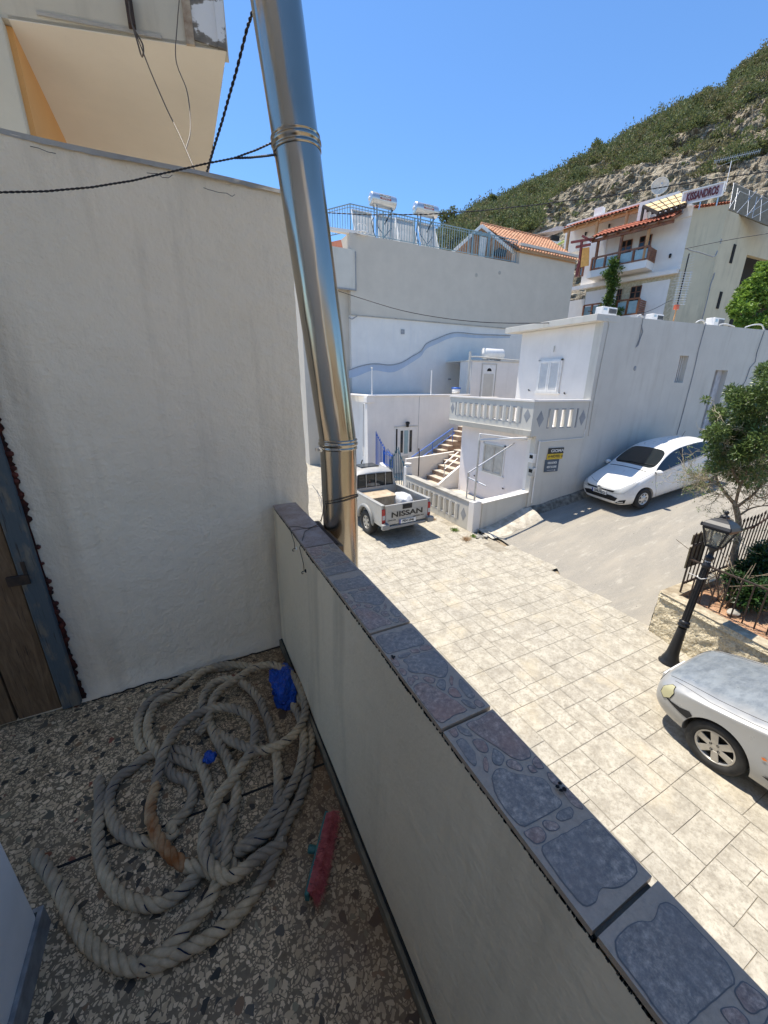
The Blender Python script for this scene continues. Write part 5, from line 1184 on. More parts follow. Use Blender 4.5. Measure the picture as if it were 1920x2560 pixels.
# balconies: upper slab and glass railing, lower one
z_sl0 = onF(1616, 668, 1.3).z; s_a = fs(onF(1617, 655, 1.3)); s_b = fs(onF(1467, 690, 1.3))
m = MB(); fbox(m, s_a, s_b, z_sl0, z_sl0+.45, 0, 1.3); m.build('balcony_slab', m_hw, ho)
m = MB(); fbox(m, 0.05, sL+1.3, zfl-.55, zfl-.3, -.1, .35); m.build('floor_band', m_hw, ho)
zr0, zr1 = z_sl0+.5, onF(1612, 617, 1.3).z
def fbar(m, s0, z0, s1, z1, off, w=.09, h=.09, off1=None): m.bar(FP(s0, z0, off), FP(s1, z1, off if off1 is None else off1), w, h)
def glass_balcony(sa, sb, z0, z1, off, n, slat_at):
    m = MB(); fbar(m, sa, z1, sb, z1, off, .12, .09); fbar(m, sa, z0+.05, sb, z0+.05, off, .08, .06)
    for k in range(n+1): s = sa+(sb-sa)*k/n; fbar(m, s, z0, s, z1, off, .11, .11)
    m.build('balcony_rail', m_wood_red, ho)
    for k in range(n):
        a = sa+(sb-sa)*(k+.1)/n; b = sa+(sb-sa)*(k+.9)/n; m = MB(); fbox(m, a, b, z0+.12, z1-.12, off-.02, off); m.build('glass_panel', m_frost, ho)
    for s in slat_at:
        m = MB()
        for k in range(8): z = z0+(z1-z0)*(k+.3)/8; m.bar(FP(s, z, off+.02), FP(s, z, .0), .05, (z1-z0)/8*.72)
        m.build('slatted_side', m_wood_red, ho)
sl_a, sl_b = fs(onF(1620, 640, 1.3)), fs(onF(1478, 668, 1.3))
glass_balcony(sl_a, sl_b, z_sl0+.45, zr1, 1.3, 4, (sl_a, sl_b))
zl1 = onF(1600, 745, 1.3).z; zl0 = zl1-1.0; sa2 = fs(onF(1596, 760, 1.3))
glass_balcony(sa2, fs(onF(1540, 775, 1.3)), zl0, zl1, 1.3, 2, (sa2,))
glass_balcony(fs(onF(1500, 775, 1.3)), fs(onF(1458, 780, 1.3)), zl0, zl1, 1.3, 2, ())
m = MB(); fbox(m, sa2-.1, fs(onF(1455, 780, 1.3)), zl0-.3, zl0, 0, 1.4); m.build('balcony_slab', m_hw, ho)
# posts of the canopy
for x in (1497, 1554, 1618):
    s = fs(onF(x, 600, 1.25)); m = MB(); fbar(m, s, z_sl0+.45, s, onF(1620, 565, 1.25).z, 1.25, .14, .14); m.build('canopy_post', m_wood_red if x < 1600 else m_wood_lt, ho)
# doors and windows of dark wood
def opening(x0, y0, x1, y1, nm='balcony_door'):
    a, b = onF(x0, y0, .02), onF(x1, y1, .02); s0, s1 = fs(a), fs(b); zb_, zt_ = min(a.z, b.z), max(a.z, b.z)
    m = MB(); fbox(m, s0, s1, zb_, zt_, .0, .06); o = m.build(nm, m_wood_red, ho); wsub(o, ho)
    m = MB(); n = 2
    for k in range(n):
        c0 = s0+(s1-s0)*(k+.14)/n; c1_ = s0+(s1-s0)*(k+.86)/n
        for r_ in range(3): fbox(m, c0, c1_, zb_+(zt_-zb_)*(.1+.3*r_), zb_+(zt_-zb_)*(.36+.3*r_), .06, .075)
    m.build('pane', m_glass_dark, o)
opening(1592, 640, 1632, 585); opening(1545, 655, 1583, 597)
opening(1570, 765, 1606, 713, 'window'); opening(1537, 770, 1556, 722, 'window')
m = MB(); p = onF(1503, 640, .02); fbox(m, fs(onF(1512, 640)), fs(onF(1490, 640)), z_sl0+.5, onF(1500, 600).z, .0, .05); m.build('side_door', m_whitepl, ho)
# canopies: lower tiled one over the balcony, upper long one, with rafters
def canopy(nm, xe0, ye0, xe1, ye1, off, depth, rise, mat, raf, tiles=True):
    a, b = onF(xe0, ye0, off), onF(xe1, ye1, off); z = (a.z+b.z)/2; s0, s1 = fs(a), fs(b)
    if s0 > s1: s0, s1 = s1, s0
    L = s1-s0; o = FP(s0, z+rise, off-depth)
    tiled(ho, o, nrm*depth+V(0, 0, -rise), u*L, 5, int(L/.24), mat, nm)
    m = MB(); n = int(L/.8)
    for k in range(n+1):
        s = s0+L*k/n; m.bar(FP(s, z+rise-.1, off-depth), FP(s, z-.1, off-.03), .1, .13)
    m.bar(FP(s0-.05, z-.16, off-.25), FP(s1+.05, z-.16, off-.25), .12, .18); m.build('rafters', raf, ho)
    m = MB(); m.extr([FP(s0, z+rise-.02, off-depth), FP(s1, z+rise-.02, off-depth), FP(s1, z-.03, off), FP(s0, z-.03, off)], (0, 0, -.03)); m.build('boarding', raf, ho)
    return s0, s1, z
canopy('canopy_tiles', 1683, 536, 1478, 600, 1.6, 1.7, .75, m_clayred, m_wood_red)
zz = onF(1600, 520, -.6).z
m = MB(); fbox(m, fs(onF(1668, 545, -.6)), fs(onF(1410, 600, -.6))+.6, zc-.3, zz+.75, -7, -.6-1.2); m.build('top_storey', m_hw, ho)
canopy('upper_canopy_tiles', 1604, 513, 1408, 573, -.2, 1.9, .7, m_clayred, m_wood_lt)
for x, y in ((1493, 565), (1567, 545), (1421, 590)):
    s = fs(onF(x, y, -.4)); z = onF(x, y, -.4).z; m = MB(); fbar(m, s, z-2.2, s, z+.35, -.4, .15, .15); m.build('roof_post', m_wood_lt, ho)
m = MB(); a = fs(onF(1607, 520, .0)); fbox(m, a-.35, a+.25, zc-.5, onF(1600, 508, 0).z, -.6, .0); m.build('chimney', m_hw, ho)
m = MB(); a = fs(onF(1495, 530, -2)); fbox(m, a-.3, a+.3, zc, onF(1495, 519, -2).z, -2.5, -2); m.build('chimney', m_hw, ho)
# white parapet end, tile coping and roof edge towards the olive block
m = MB(); fbox(m, 0.0, fs(onF(1684, 540)), zc-.4, onF(1700, 527).z+.1, -.4, .12); m.build('end_parapet', m_hw, ho)
tiled(ho, V(K.x-.1, K.y-.1, zk+.08), V(.35, .45, .0), V(K2.x-K.x+.15, K2.y-K.y, 0), 2, 12, m_clayred, 'coping_tiles')
m = MB(); a = onF(1701, 520, 0); fbox(m, fs(onF(1722, 512)), fs(onF(1690, 520)), zc-.1, onF(1700, 512).z, -.5, -.1); m.build('roof_block', m_hw, ho)
# red pergola of the lower left terrace and the yellow awning
m = MB()
for (a, b) in (((1428, 606), (1478, 598)), ((1440, 618), (1476, 611)), ((1455, 600), (1447, 668)), ((1478, 602), (1456, 590)), ((1442, 690), (1446, 660))):
    m.bar(onF(*a, 1.9), onF(*b, 1.9), .14, .14)
m.build('pergola', plain('dark_red_beams', (.2, .03, .02), .5), ho)
m = MB(); m.extr([onF(1452, 668, 1.2), onF(1472, 664, 1.2), onF(1474, 618, 1.2), onF(1455, 621, 1.2)], nrm*.05); m.build('awning', plain('yellow_orange_awning', (.7, .38, .1), .7), ho)
glass_balcony(fs(onF(1459, 665, 1.0)), fs(onF(1440, 690, 1.0)), onF(1450, 692, 1.0).z, onF(1450, 668, 1.0).z, 1.0, 2, ())
# wall lamps
for x, y in ((1523, 565), (1464, 585), (1675, 640)):
    p = onF(x, y, .1 if y > 600 else -1.7); m = MB(); m.lathe([(0, .15), (.08, .1), (.06, -.1), (0, -.12)], p, n=8); m.build('wall_lamp', m_black, ho)
# hotel sign on the roof
sa, sb = onF(1703, 500, -1), onF(1808, 473, -1)
zs0 = atw(1703, 508, 24.2); e_ = atw(1808, 478, 21.5)
ax = (e_-zs0); ax.z *= .999; Ls = ax.length; axn = ax.normalized(); axh = V(axn.x, axn.y, 0).normalized()
# keep the board level: both ends at the mean height
zmean = (zs0.z+e_.z)/2
def level(px_x, px_y, w_): return atw(px_x, px_y, w_)
sA = level(1703, 509, 24.0); zA_ = sA.z; d_ = ray(1806, 484); sB = d_*(zA_/d_.z); axs = (sB-sA); Ls = axs.length; axn = axs.normalized()
hs = wthing('roof_sign', 'long white board with dark red capital letters on the hotel roof', 'sign', tuple(sA))
hS = .66; nb_ = V(axn.y, -axn.x, 0)
if nb_.dot(sA) > 0: nb_ = -nb_
m = MB(); m.extr([sA-V(0, 0, .1), sB-V(0, 0, .1), sB+V(0, 0, hS-.1), sA+V(0, 0, hS-.1)], nb_*-.06); m.build('board', plain('pinkish_white_board', (.66, .58, .60), .6), hs)
m = MB(); 
for z in (-.1, hS-.1): m.bar(sA+V(0, 0, z)+nb_*.02, sB+V(0, 0, z)+nb_*.02, .06, .07)
for q in (sA, sB): m.bar(q+V(0, 0, -.13)+nb_*.02, q+V(0, 0, hS-.07)+nb_*.02, .07, .07)
m.build('frame', m_whitepl, hs)
c = (sA+sB)/2+V(0, 0, hS/2-.1)+nb_*.03
text_mesh('KISSANDROS', .56, frame(c, axn, (0, 0, 1)), 'lettering', plain('dark_red_letters', (.12, .02, .03), .6), hs, .02, 'CENTER', .018, Ls*.93/ (.56*7.0))
m = MB(); 
for t in (.08, .5, .92): q = sA.lerp(sB, t); m.bar(q-V(0, 0, .55), q-V(0, 0, .1), .05, .05)
m.build('legs', m_galv, hs)
# yellow slatted pergola roof left of the sign
pg = wthing('yellow_pergola', 'pale yellow awning strips over dark beams beside the roof sign', 'pergola', tuple(onF(1650, 520, -1)))
c00, c10, c11, c01 = [onF(x, y, o) for x, y, o in ((1612, 512, -.8), (1706, 489, -.8), (1716, 482, -2.6), (1632, 505, -2.6))]
A0 = atw(1608, 511, 25.2); A1 = atw(1704, 511+0, 23.4); B0 = atw(1640, 500, 27.5); 
P00 = atw(1610, 514, 25.5); P10 = atw(1696, 515, 23.5); P01 = atw(1622, 505, 27.0); P11 = atw(1706, 483, 25.0)
Pz = P00.z
P00 = ray(1610, 513); P00 = P00*(Pz/P00.z); P10 = ray(1700, 513); P10 = P10*((Pz-1.3)/P10.z) if 0 else atw(1648, 524, 24.5); 
q00, q10, q11, q01 = atw(1610, 512, 25.5), atw(1645, 528, 24.3), atw(1716, 506, 23.6), atw(1705, 481, 25.2)
m = MB()
def bl(s, t, dz=0): return (q00*(1-s)+q10*s)*(1-t)+(q01*(1-s)+q11*s)*t+V(0, 0, dz)
for k in range(5):
    a, b = k/5+.015, (k+1)/5-.015
    for r_ in range(3): m.quad(bl(r_/3+.03, a), bl((r_+1)/3-.03, a), bl((r_+1)/3-.03, b), bl(r_/3+.03, b))
o = m.build('awning_strips', plain('pale_yellow_cloth', (.75, .55, .28), .8), pg, recalc=False); md = o.modifiers.new('s', 'SOLIDIFY'); md.thickness = .02
m = MB()
for k in range(6): m.bar(bl(-.05, k/5, -.1), bl(1.05, k/5, -.1), .09, .16)
for r_ in range(4): m.bar(bl(r_/3, -.03, -.22), bl(r_/3, 1.03, -.22), .09, .12)
for s_, t_ in ((0, 0), (0, 1)): m.bar(bl(s_, t_, -.2), bl(s_, t_, -.9), .12, .12)
m.build('beams', plain('dark_brown_beams', (.03, .018, .01), .7), pg)
# satellite dish
dc = atw(1648, 468, 27); ds = wthing('satellite_dish', 'large pale satellite dish on the hotel roof against the cliff', 'satellite dish', tuple(dc-V(0, 0, 1.6)))
ax = (-(dc.normalized())*.75+V(-.15, -.3, .35)).normalized()
m = MB(); R_d = .52; m.lathe([(.0, 0), (R_d*.4, .02), (R_d*.75, .09), (R_d, .19), (R_d+.02, .18), (R_d*.75, .07), (R_d*.4, 0), (0, -.02)], dc, ax, 28); m.build('reflector', plain('cream_dish_paint', (.66, .60, .50), .6), ds)
m = MB(); m.tube([dc, dc-ax*.15+V(0, 0, -.3), dc-V(0, 0, 1.8)], .04, 6); m.tube([dc+ax*.0-V(0, 0, R_d*.9), dc+ax*.6-V(0, 0, .1)], .02, 5); m.lathe([(.05, 0), (.05, .12)], dc+ax*.58-V(0, 0, .1), ax, 8, cap=True); m.build('mount', m_galv, ds)
# steel roof frame with white diagonal struts at the far right
rf = wthing('roof_framework', 'dark canopy with white steel struts over the olive block', 'framework', tuple(K2+V(4, 1, 0)))
r0_, r1_, r2_, r3_ = atw(1833, 457, 23), atw(1960, 520, 26), atw(1975, 590, 24.5), atw(1824, 522, 22.8)
m = MB(); m.extr([atw(1836, 459, 24), atw(1990, 530, 24), atw(2000, 590, 24), atw(1910, 560, 24), atw(1822, 524, 24)], fw*.08); m.build('canopy', plain('dark_canopy_underside', (.15, .14, .11), .8), rf)
m = MB()
for a, b in (((1824, 521), (1835, 457)), ((1835, 457), (1925, 500)), ((1822, 522), (1850, 478)), ((1850, 478), (1880, 492)), ((1842, 532), (1891, 478)), ((1866, 542), (1905, 490)), ((1880, 545), (1925, 520)), ((1835, 525), (1845, 470)), ((1868, 538), (1874, 476)), ((1900, 552), (1905, 488)), ((1862, 540), (1925, 500)), ((1893, 492), (1880, 545))):
    m.tube([atw(*a, 22.7), atw(*b, 22.9)], .014, 6)
m.build('struts', m_galv, rf)
# tv antennas
an1 = wthing('tv_antenna', 'tall stacked television antenna mast standing on the corner house roof', 'antenna', tuple(onY(1680, 800, 9.2)))
b0 = atw(1683, 802, 13.4); 
def ap(x, y): 
    d = ray(x, y); 
    return d*(hypot(b0.x, b0.y)/hypot(d.x, d.y))
m = MB(); m.tube([ap(1681, 812), ap(1691, 772)], .022, 6); m.build('mast_foot', m_wood_lt, an1); m = MB(); m.tube([ap(1690, 775), ap(1723, 634)], .02, 6); 
m.build('mast', m_cable, an1)
lat = V(fw.y, -fw.x, 0).normalized(); lat2 = (lat+V(.2, .3, .12)).normalized()
m = MB()
for yb, hw_, n in ((700, .42, 7), (742, .42, 7)):
    x = 1700+(742-yb)*.29 if 0 else 1723-(yb-634)*.245+4; c = ap(x, yb)
    for k in range(n): q = c+V(0, 0, (k-3)*.075); m.tube([q-lat*hw_*.55, q+lat*hw_*.55], .009, 4)
    for s_ in (-.5, 0, .5): m.tube([c-lat*hw_*s_*.8+V(0, 0, -.25), c-lat*hw_*s_*.8+V(0, 0, .25)], .009, 4)
for k in range(11):
    y = 642+k*7; c = ap(1722-(y-634)*.245, y); w_ = .22+.012*k; m.tube([c-lat*w_-V(0, 0, .06), c, c+lat*w_+V(0, 0, .08)], .006, 4)
m.build('elements', m_galv, an1)
m = MB(); c = ap(1691, 768); m.box(tuple(c-V(.06, .06, .07)), tuple(c+V(.06, .06, .07))); m.build('amplifier', plain('orange_red_box', (.5, .1, .04), .5), an1)
an2 = wthing('rooftop_aerial', 'long yagi aerial on a thin mast above the roof sign', 'antenna', tuple(atw(1815, 478, 23)))
m = MB(); m.tube([atw(1812, 480, 23), atw(1829, 402, 23)], .02, 5); m.tube([atw(1788, 403, 22.5), atw(1900, 377, 23.5)], .014, 5)
for k in range(20): q = atw(1788, 403, 22.5).lerp(atw(1900, 377, 23.5), k/19); m.tube([q-V(0, 0, .12)-lat*.03, q+V(0, 0, .12)+lat*.03], .007, 4)
m.tube([atw(1785, 400, 22.5), atw(1795, 417, 22.5), atw(1845, 398, 23)], .01, 4); m.build('aerial', m_galv, an2)
# air conditioner boxes on the corner house roof
def acbox(x0, y0, x1, y1, w_, lb, dpt=.32):
    a = atw(x0, y1, w_); b = atw(x1, y1, w_); t = atw(x0, y0, w_); z = ZR+.0; h_ = t.z-a.z
    c = V(a.x, a.y, ZR-.16); g = wthing('air_conditioner', lb, 'air conditioner', tuple(c), 'air conditioner units on the roof')
    wd = (b-a).xy.length; x_ = V(1, 0, 0); z0_ = a.z-.1
    m = MB(); m.box((a.x, a.y, z0_), (a.x+wd*1.0, a.y+dpt, a.z+h_)); m.build('case', m_whitepl, g, bevel=.015)
    m = MB(); m.box((a.x+wd*.42, a.y-.008, a.z+.03), (a.x+wd*.96, a.y, a.z+h_-.05)); gr = m.build('grille', m_grey_trim, g); wsub(gr, g)
    m = MB()
    for k in range(7): z = a.z+.06+(h_-.14)*k/6; m.box((a.x+wd*.44, a.y-.014, z), (a.x+wd*.94, a.y-.008, z+.012))
    m.build('louvre', m_cable, gr)
    m = MB(); m.box((a.x+.06, a.y-.006, a.z+h_*.5), (a.x+wd*.3, a.y, a.z+h_*.8)); m.build('service_panel', m_galv, g)
    m = MB(); m.box((a.x+.05, a.y+.02, ZR-.2), (a.x+.1, a.y+.3, z0_)); m.box((a.x+wd-.1, a.y+.02, ZR-.2), (a.x+wd-.05, a.y+.3, z0_)); m.build('feet', m_galv, g)
acbox(1505, 766, 1562, 784, 15.2, 'air conditioner box beside the climbing vine, leftmost on the roof'); acbox(1631, 784, 1676, 800, 16.0, 'air conditioner box just left of the stacked antenna mast foot'); acbox(1783, 794, 1830, 816, 15.5, 'air conditioner box near the bright green tree, rightmost on the roof')
# small far building between gable and hotel
fb = wthing('far_house', 'small pale house with flat roof and terrace wall below the cliff', 'house', tuple(atw(1400, 600, 40)))
a = atw(1348, 592, 36); b = atw(1418, 575, 36)
m = MB(); m.box((a.x, a.y, a.z-5), (b.x+.5, a.y+4, a.z+.1)); m.build('walls', m_hw, fb)
m = MB(); m.extr([atw(1346, 583, 35.5), atw(1420, 573, 35.5), atw(1418, 566, 35.5), atw(1392, 566, 35.5)], (0, 3, 0)); m.build('roof', plain('pinkish_roof', (.5, .42, .38), .8), fb)
m = MB(); m.box(tuple(atw(1375, 600, 34)), tuple(atw(1402, 590, 34)+V(0, .1, 0))); m.build('parasol', m_dark, fb)
m = MB(); m.extr([atw(1385, 622, 32), atw(1440, 588, 32), atw(1440, 584, 32), atw(1385, 615, 32)], (0, .2, 0)); m.build('terrace_wall', plain('yellow_green_wall', (.35, .4, .12), .8), fb)
# ---------------------------------------------------------------- overhead cables
def cable(pts, r, lb, w=None):
    m = MB(); P = catmull(pts, .3); m.tube(P, r, 6); o = m.build('overhead_cable', m_cable, base=tuple(P[0])); return tag(o, lb, 'cable')
pts = [(820, 532, 15), (920, 537, 15), (1063, 536, 15), (1200, 527, 15), (1350, 511, 15), (1560, 484, 15), (1740, 454, 15), (1930, 427, 15), (2080, 400, 15)]
twisted([atw(*a) for a in pts], .011, 'overhead_cable', m_cable, 'thick black cable crossing in front of the solar heaters and cliff', 'cable', .4)
cable([atw(*a) for a in ((845, 727, 14), (900, 745, 14), (1000, 775, 13.5), (1100, 794, 13), (1200, 805, 12.6), (1300, 808, 12.3), (1430, 806, 11.9), (1470, 802, 11.7))], .012, 'thin dark cable sagging across the plain building to the corner house slab')
cable([atw(*a) for a in ((1712, 622, 21), (1760, 612, 20), (1800, 604, 19), (1860, 593, 18), (1930, 582, 17))], .014, 'dark cable leaving the olive hotel wall towards the right')
cable([atw(*a) for a in ((1595, 788, 13), (1640, 770, 16), (1678, 751, 19), (1705, 745, 21))], .012, 'pale line from the corner house roof to the hotel corner')['label'] = 'thin line from the conduit on the corner house roof to the stacked antenna'
m = MB(); m.tube(catmull([atw(1440, 806, 11.85), atw(1460, 800, 11.8), atw(1478, 793, 11.8), atw(1480, 780, 11.8), atw(1470, 778, 11.8)], .05), .016, 6)
tag(m.build('cable_loop', m_cable, base=tuple(atw(1480, 800, 11.8))), 'short black cable loop hanging at the corner house roof slab', 'cable')
# ---------------------------------------------------------------- planter wall, fences, lamp, plants
m_rough, nt_, b_ = base('rough_cast_wall', (.5, .42, .28), .9); v_ = tc(nt_)
h_ = voro(nt_, v_, 24, 'SMOOTH_F1'); h2_ = noiset(nt_, v_, 30, 6, .7)
c_ = ramp(nt_, h2_, [(.3, (.5, .41, .25)), (.5, (.74, .64, .45)), (.7, (.85, .77, .58))]); nt_.links.new(c_, b_.inputs['Base Color'])
bump(nt_, b_, mth(nt_, 'ADD', h_, h2_), 1.0, .05)
pw = wthing('planter_wall', 'rough cream cast retaining wall of the raised planting bed by the street lamp', 'wall', (7.0, 3.05, G))
WC = V(7.0, 3.10, 0); wd_ = V(-.17, -.985, 0).normalized(); wn = V(-wd_.y, wd_.x, 0)*-1    # outward normal of the front face
wn = V(-.985, .17, 0).normalized(); WT = -3.44
def rough_face(a, b, z0, z1, nrm_, amp, nx, nz, mat, name, zt=None, seed=0):
    m = MB(); vs = []
    for j in range(nz+1):
        for i in range(nx+1):
            t = i/nx; p = a.lerp(b, t); zz_ = z0(t)+((z1(t))-z0(t))*j/nz
            d = amp*noise.noise((t*(b-a).length*7+seed, zz_*9, 0))+amp*.7*noise.noise((t*(b-a).length*19, zz_*22, seed))+(.03*(1-j/nz) if j < nz else -.0)
            vs.append(V(p.x, p.y, zz_)+nrm_*d)
    n = nx+1; m.add(vs, [(j*n+i, j*n+i+1, (j+1)*n+i+1, (j+1)*n+i) for j in range(nz) for i in range(nx)], True); return m.build(name, mat, pw, recalc=True)
WE = WC+wd_*6
rough_face(WC, WE, lambda t: G-.02, lambda t: WT-.09, wn, .022, 150, 24, m_rough, 'rough_face')
rough_face(WC+V(0, 0, 0), WE, lambda t: WT-.09, lambda t: WT, wn, .012, 120, 3, m_rough, 'smooth_band', seed=4)
sdn = V(0, 1, 0)
SE = WC+V(9, .0, 0)
rough_face(WC, SE, lambda t: road_z(7+9*t)-.05, lambda t: max(WT, road_z(7+9*t)+.22), sdn, .012, 90, 10, m_conc, 'side_face', seed=9)
m = MB()
def slab_quad(m, a, b, c, d): m.add([a, b, c, d], [(0, 1, 2, 3)])
inn = -wn*.17
A_ = WC+V(0, 0, WT); B_ = WE+V(0, 0, WT); m.add([A_+wn*.02, B_+wn*.02, B_+inn, A_+inn-V(0, .24, 0)], [(0, 1, 2, 3)])
m.add([A_+inn-V(0, .24, 0), B_+inn, B_+inn-V(0, 0, .15), A_+inn-V(0, .24, .15)], [(0, 1, 2, 3)])
N = 30; vs = []
for i in range(N+1): x = WC.x+9*i/N; z = max(WT, road_z(x)+.22); vs += [(x, WC.y+.01, z), (x, WC.y-.22, z), (x, WC.y-.22, z-.25)]
m.add(vs, [(3*i+k, 3*i+3+k, 3*i+4+k, 3*i+1+k) for i in range(N) for k in (0, 1)])
m.build('wall_top', rough_mat('cream_worn_top', (.34, .28, .19), (.55, .48, .35), 9, .95, 30, .9, .02, stain=(.2, .15, .09), sth=(.45, .65)), pw)
# soil
m = MB(); nx, ny = 40, 30; vs = []
for j in range(ny+1):
    for i in range(nx+1):
        x = 6.4+9.8*i/nx; y = 2.98-6*j/ny; vs.append((x, y, max(WT, road_z(x)+.2)-.1+.05*noise.noise((x*2, y*2, 0))))
n = nx+1; m.add(vs, [(j*n+i, (j+1)*n+i, (j+1)*n+i+1, j*n+i+1) for j in range(ny) for i in range(nx) if not (6.4+9.8*i/nx < 7.0-.17*(j*6/ny)+.02)], True)
m.build('soil', rough_mat('red_brown_soil', (.26, .1, .04), (.42, .22, .12), 6, .95, 30, .8, .02, fine=((.5, .38, .26), .7)), kind='structure', recalc=False)
# dry needles
m = MB(); random.seed(8)
for k in range(3500):
    x = random.uniform(7.1, 9.6); y = random.uniform(-.6, 2.85); z = max(WT, road_z(x)+.2)-.1+.05*noise.noise((x*2, y*2, 0))+.008; a = random.uniform(0, pi); L = random.uniform(.03, .09); d = V(cos(a)*L, sin(a)*L, random.uniform(-.004, .02)); w_ = V(-sin(a), cos(a), 0)*.0022
    p = V(x, y, z); m.add([p-w_, p+w_, p+d+w_, p+d-w_], [(0, 1, 2, 3)])
tag(m.build('dry_litter', rough_mat('dry_needles', (.34, .2, .1), (.6, .45, .28), 9, .9, 30, .1, .002), kind='stuff', recalc=False), None)
# fences
def same_xy(p, x, y):
    d = ray(x, y); return d.z*(hypot(p.x, p.y)/hypot(d.x, d.y))
ff = wthing('iron_fence', 'low rusty picket fence along the street side of the raised bed', 'fence', (6.9, 2.4, WT))
feet = [(1724, 1492), (1748.5, 1502.6), (1774, 1514), (1801, 1527), (1827, 1539), (1856, 1553.5), (1886, 1568), (1917, 1583)]
fp_ = [onz(x, y, WT) for x, y in feet]; st_ = (fp_[-1]-fp_[0])/(len(fp_)-1)
fp_ = [fp_[0]+st_*k for k in range(-1, 20)]
zt_f = same_xy(fp_[4], 1831, 1439)
m = MB()
for q in fp_: m.bar(q+V(0, 0, -.03), q+V(0, 0, zt_f-WT), .017, .017, (0, 1, 0))
m.build('pickets', m_iron, ff)
m = MB(); m.bar(fp_[0]+V(0, 0, zt_f-WT), fp_[-1]+V(0, 0, zt_f-WT), .03, .022); m.build('top_rail', m_iron, ff)
sf = wthing('iron_fence', 'taller rusty picket fence along the side road with dark boards tied to it', 'fence', (7.1, 2.95, WT))
foot = onz(1687, 1475, WT); foot.y = 2.93; ztip = same_xy(foot, 1732, 1332)
m = MB(); mr = MB()
for k in range(17):
    q = foot+V(.135*k, 0, 0); m.bar(q+V(0, 0, -.0 if k % 3 == 0 else .14), V(q.x, q.y, ztip-.05), .016, .016, (0, 1, 0)); m.lathe([(.013, 0), (.02, .03), (.001, .09)], V(q.x, q.y, ztip-.06), n=5)
e = foot+V(.135*16, 0, 0)
for z in (WT+.17, ztip-.22): mr.bar(V(foot.x, foot.y, z), V(e.x, e.y, z), .02, .035)
m.build('pickets', m_iron, sf); mr.build('rails', m_iron, sf)
m = MB(); m.box((foot.x-.03, foot.y+.01, ztip-.20), (foot.x+.40, foot.y+.03, ztip-.03)); m.box((foot.x-.03, foot.y+.01, WT+.46), (foot.x+.43, foot.y+.03, ztip-.25)); m.build('boards', rough_mat('dark_weathered_board', (.06, .045, .025), (.16, .13, .075), 8, .85, 30, .4, .006), sf)
sf2 = wthing('iron_fence', 'upper stretch of rusty pickets stepping up the side road behind the tree', 'fence', (9.4, 2.95, -3.3))
m = MB(); mr = MB()
for k in range(36):
    q = V(9.3+.135*k, 2.93, road_z(9.3+.135*k)+.24); m.bar(q, q+V(0, 0, 1.25), .016, .016, (0, 1, 0)); m.lathe([(.013, 0), (.02, .03), (.001, .09)], q+V(0, 0, 1.24), n=5)
for z in (.3, 1.1): mr.bar(V(9.3, 2.93, road_z(9.3)+.24+z), V(9.3+.135*35, 2.93, road_z(9.3+.135*35)+.24+z), .02, .035)
m.build('pickets', m_iron, sf2); mr.build('rails', m_iron, sf2)
# lamp
LB = V(6.42, 2.46, G); LT = ray(1813, 1292)*5.5; la = (LT-LB).normalized(); LL = (LT-LB).length
lm = wthing('street_lamp', 'leaning black cast iron street lamp with a four sided glass lantern', 'street lamp', tuple(LB))
m = MB(); m.lathe([(0, 0), (.15, 0), (.15, .03), (.125, .055), (.12, .09), (.10, .14), (.086, .2), (.078, .3), (.068, .45), (.061, .6), (.058, .66)], LB-la*.02, la, 24); m.lathe([(.06, .66), (.078, .675), (.078, .7), (.06, .715), (.074, .73), (.074, .75), (.05, .77)], LB, la, 24); m.build('base', m_black, lm)
m = MB(); n = 24; prof = [(.046, .75), (.043, 1.0), (.040, 1.5), (.038, LL-.78)]; m.lathe(prof, LB, la, 20)
a_ = la.orthogonal().normalized(); b_2 = la.cross(a_)
for k in range(10):
    t = 2*pi*k/10; o_ = a_*cos(t)+b_2*sin(t); m.bar(LB+la*.78+o_*.047, LB+la*(LL-.8)+o_*.042, .008, .008)
m.build('shaft', m_black, lm)
H0 = LL-.80; m = MB(); m.lathe([(.043, 0), (.06, .02), (.06, .05), (.04, .07), (.036, .12), (.058, .15), (.058, .18), (.035, .2), (.03, .26), (.06, .31), (.075, .34)], LB+la*H0, la, 20, cap=True); m.build('collar', m_black, lm)
m = MB(); m.lathe([(.037, .08), (.038, .08), (.038, .11), (.037, .11)], LB+la*H0, la, 12); m.build('sticker', m_whitepl, lm)
# lantern: frustum frame
cb = LB+la*(H0+.34); X_ = (rr-la*rr.dot(la)).normalized(); X_ = (Matrix.Rotation(radians(28), 3, la) @ X_); Y_2 = la.cross(X_)
def LN(r_, h, k): sx, sy = ((-1, -1), (1, -1), (1, 1), (-1, 1))[k]; return cb+la*h+X_*(sx*r_)+Y_2*(sy*r_)
m = MB()
for k in range(4):
    m.bar(LN(.075, 0, k), LN(.15, .27, k), .02, .02, la); m.bar(LN(.075, 0, k), LN(.075, 0, (k+1) % 4), .022, .022, la); m.bar(LN(.15, .27, k), LN(.15, .27, (k+1) % 4), .024, .03, la)
lf = m.build('lantern_frame', m_black, lm); wsub(lf, lm)
m_lglass, nt_, b_ = base('lantern_glass', (.75, .75, .7), .1); b_.inputs['Transmission Weight'].default_value = .9; b_.inputs['Roughness'].default_value = .06; b_.inputs['IOR'].default_value = 1.1
for k in range(4):
    m = MB(); m.extr([LN(.072, .012, k), LN(.072, .012, (k+1) % 4), LN(.145, .26, (k+1) % 4), LN(.145, .26, k)], (0, 0, .002)); m.build('glass_pane', m_lglass, lf)
m = MB(); m.lathe([(.0, .02), (.02, .02), (.02, .08), (.045, .11), (.05, .15), (.03, .2), (0, .21)], cb, la, 12); m.build('bulb', m_whitepl, lf)
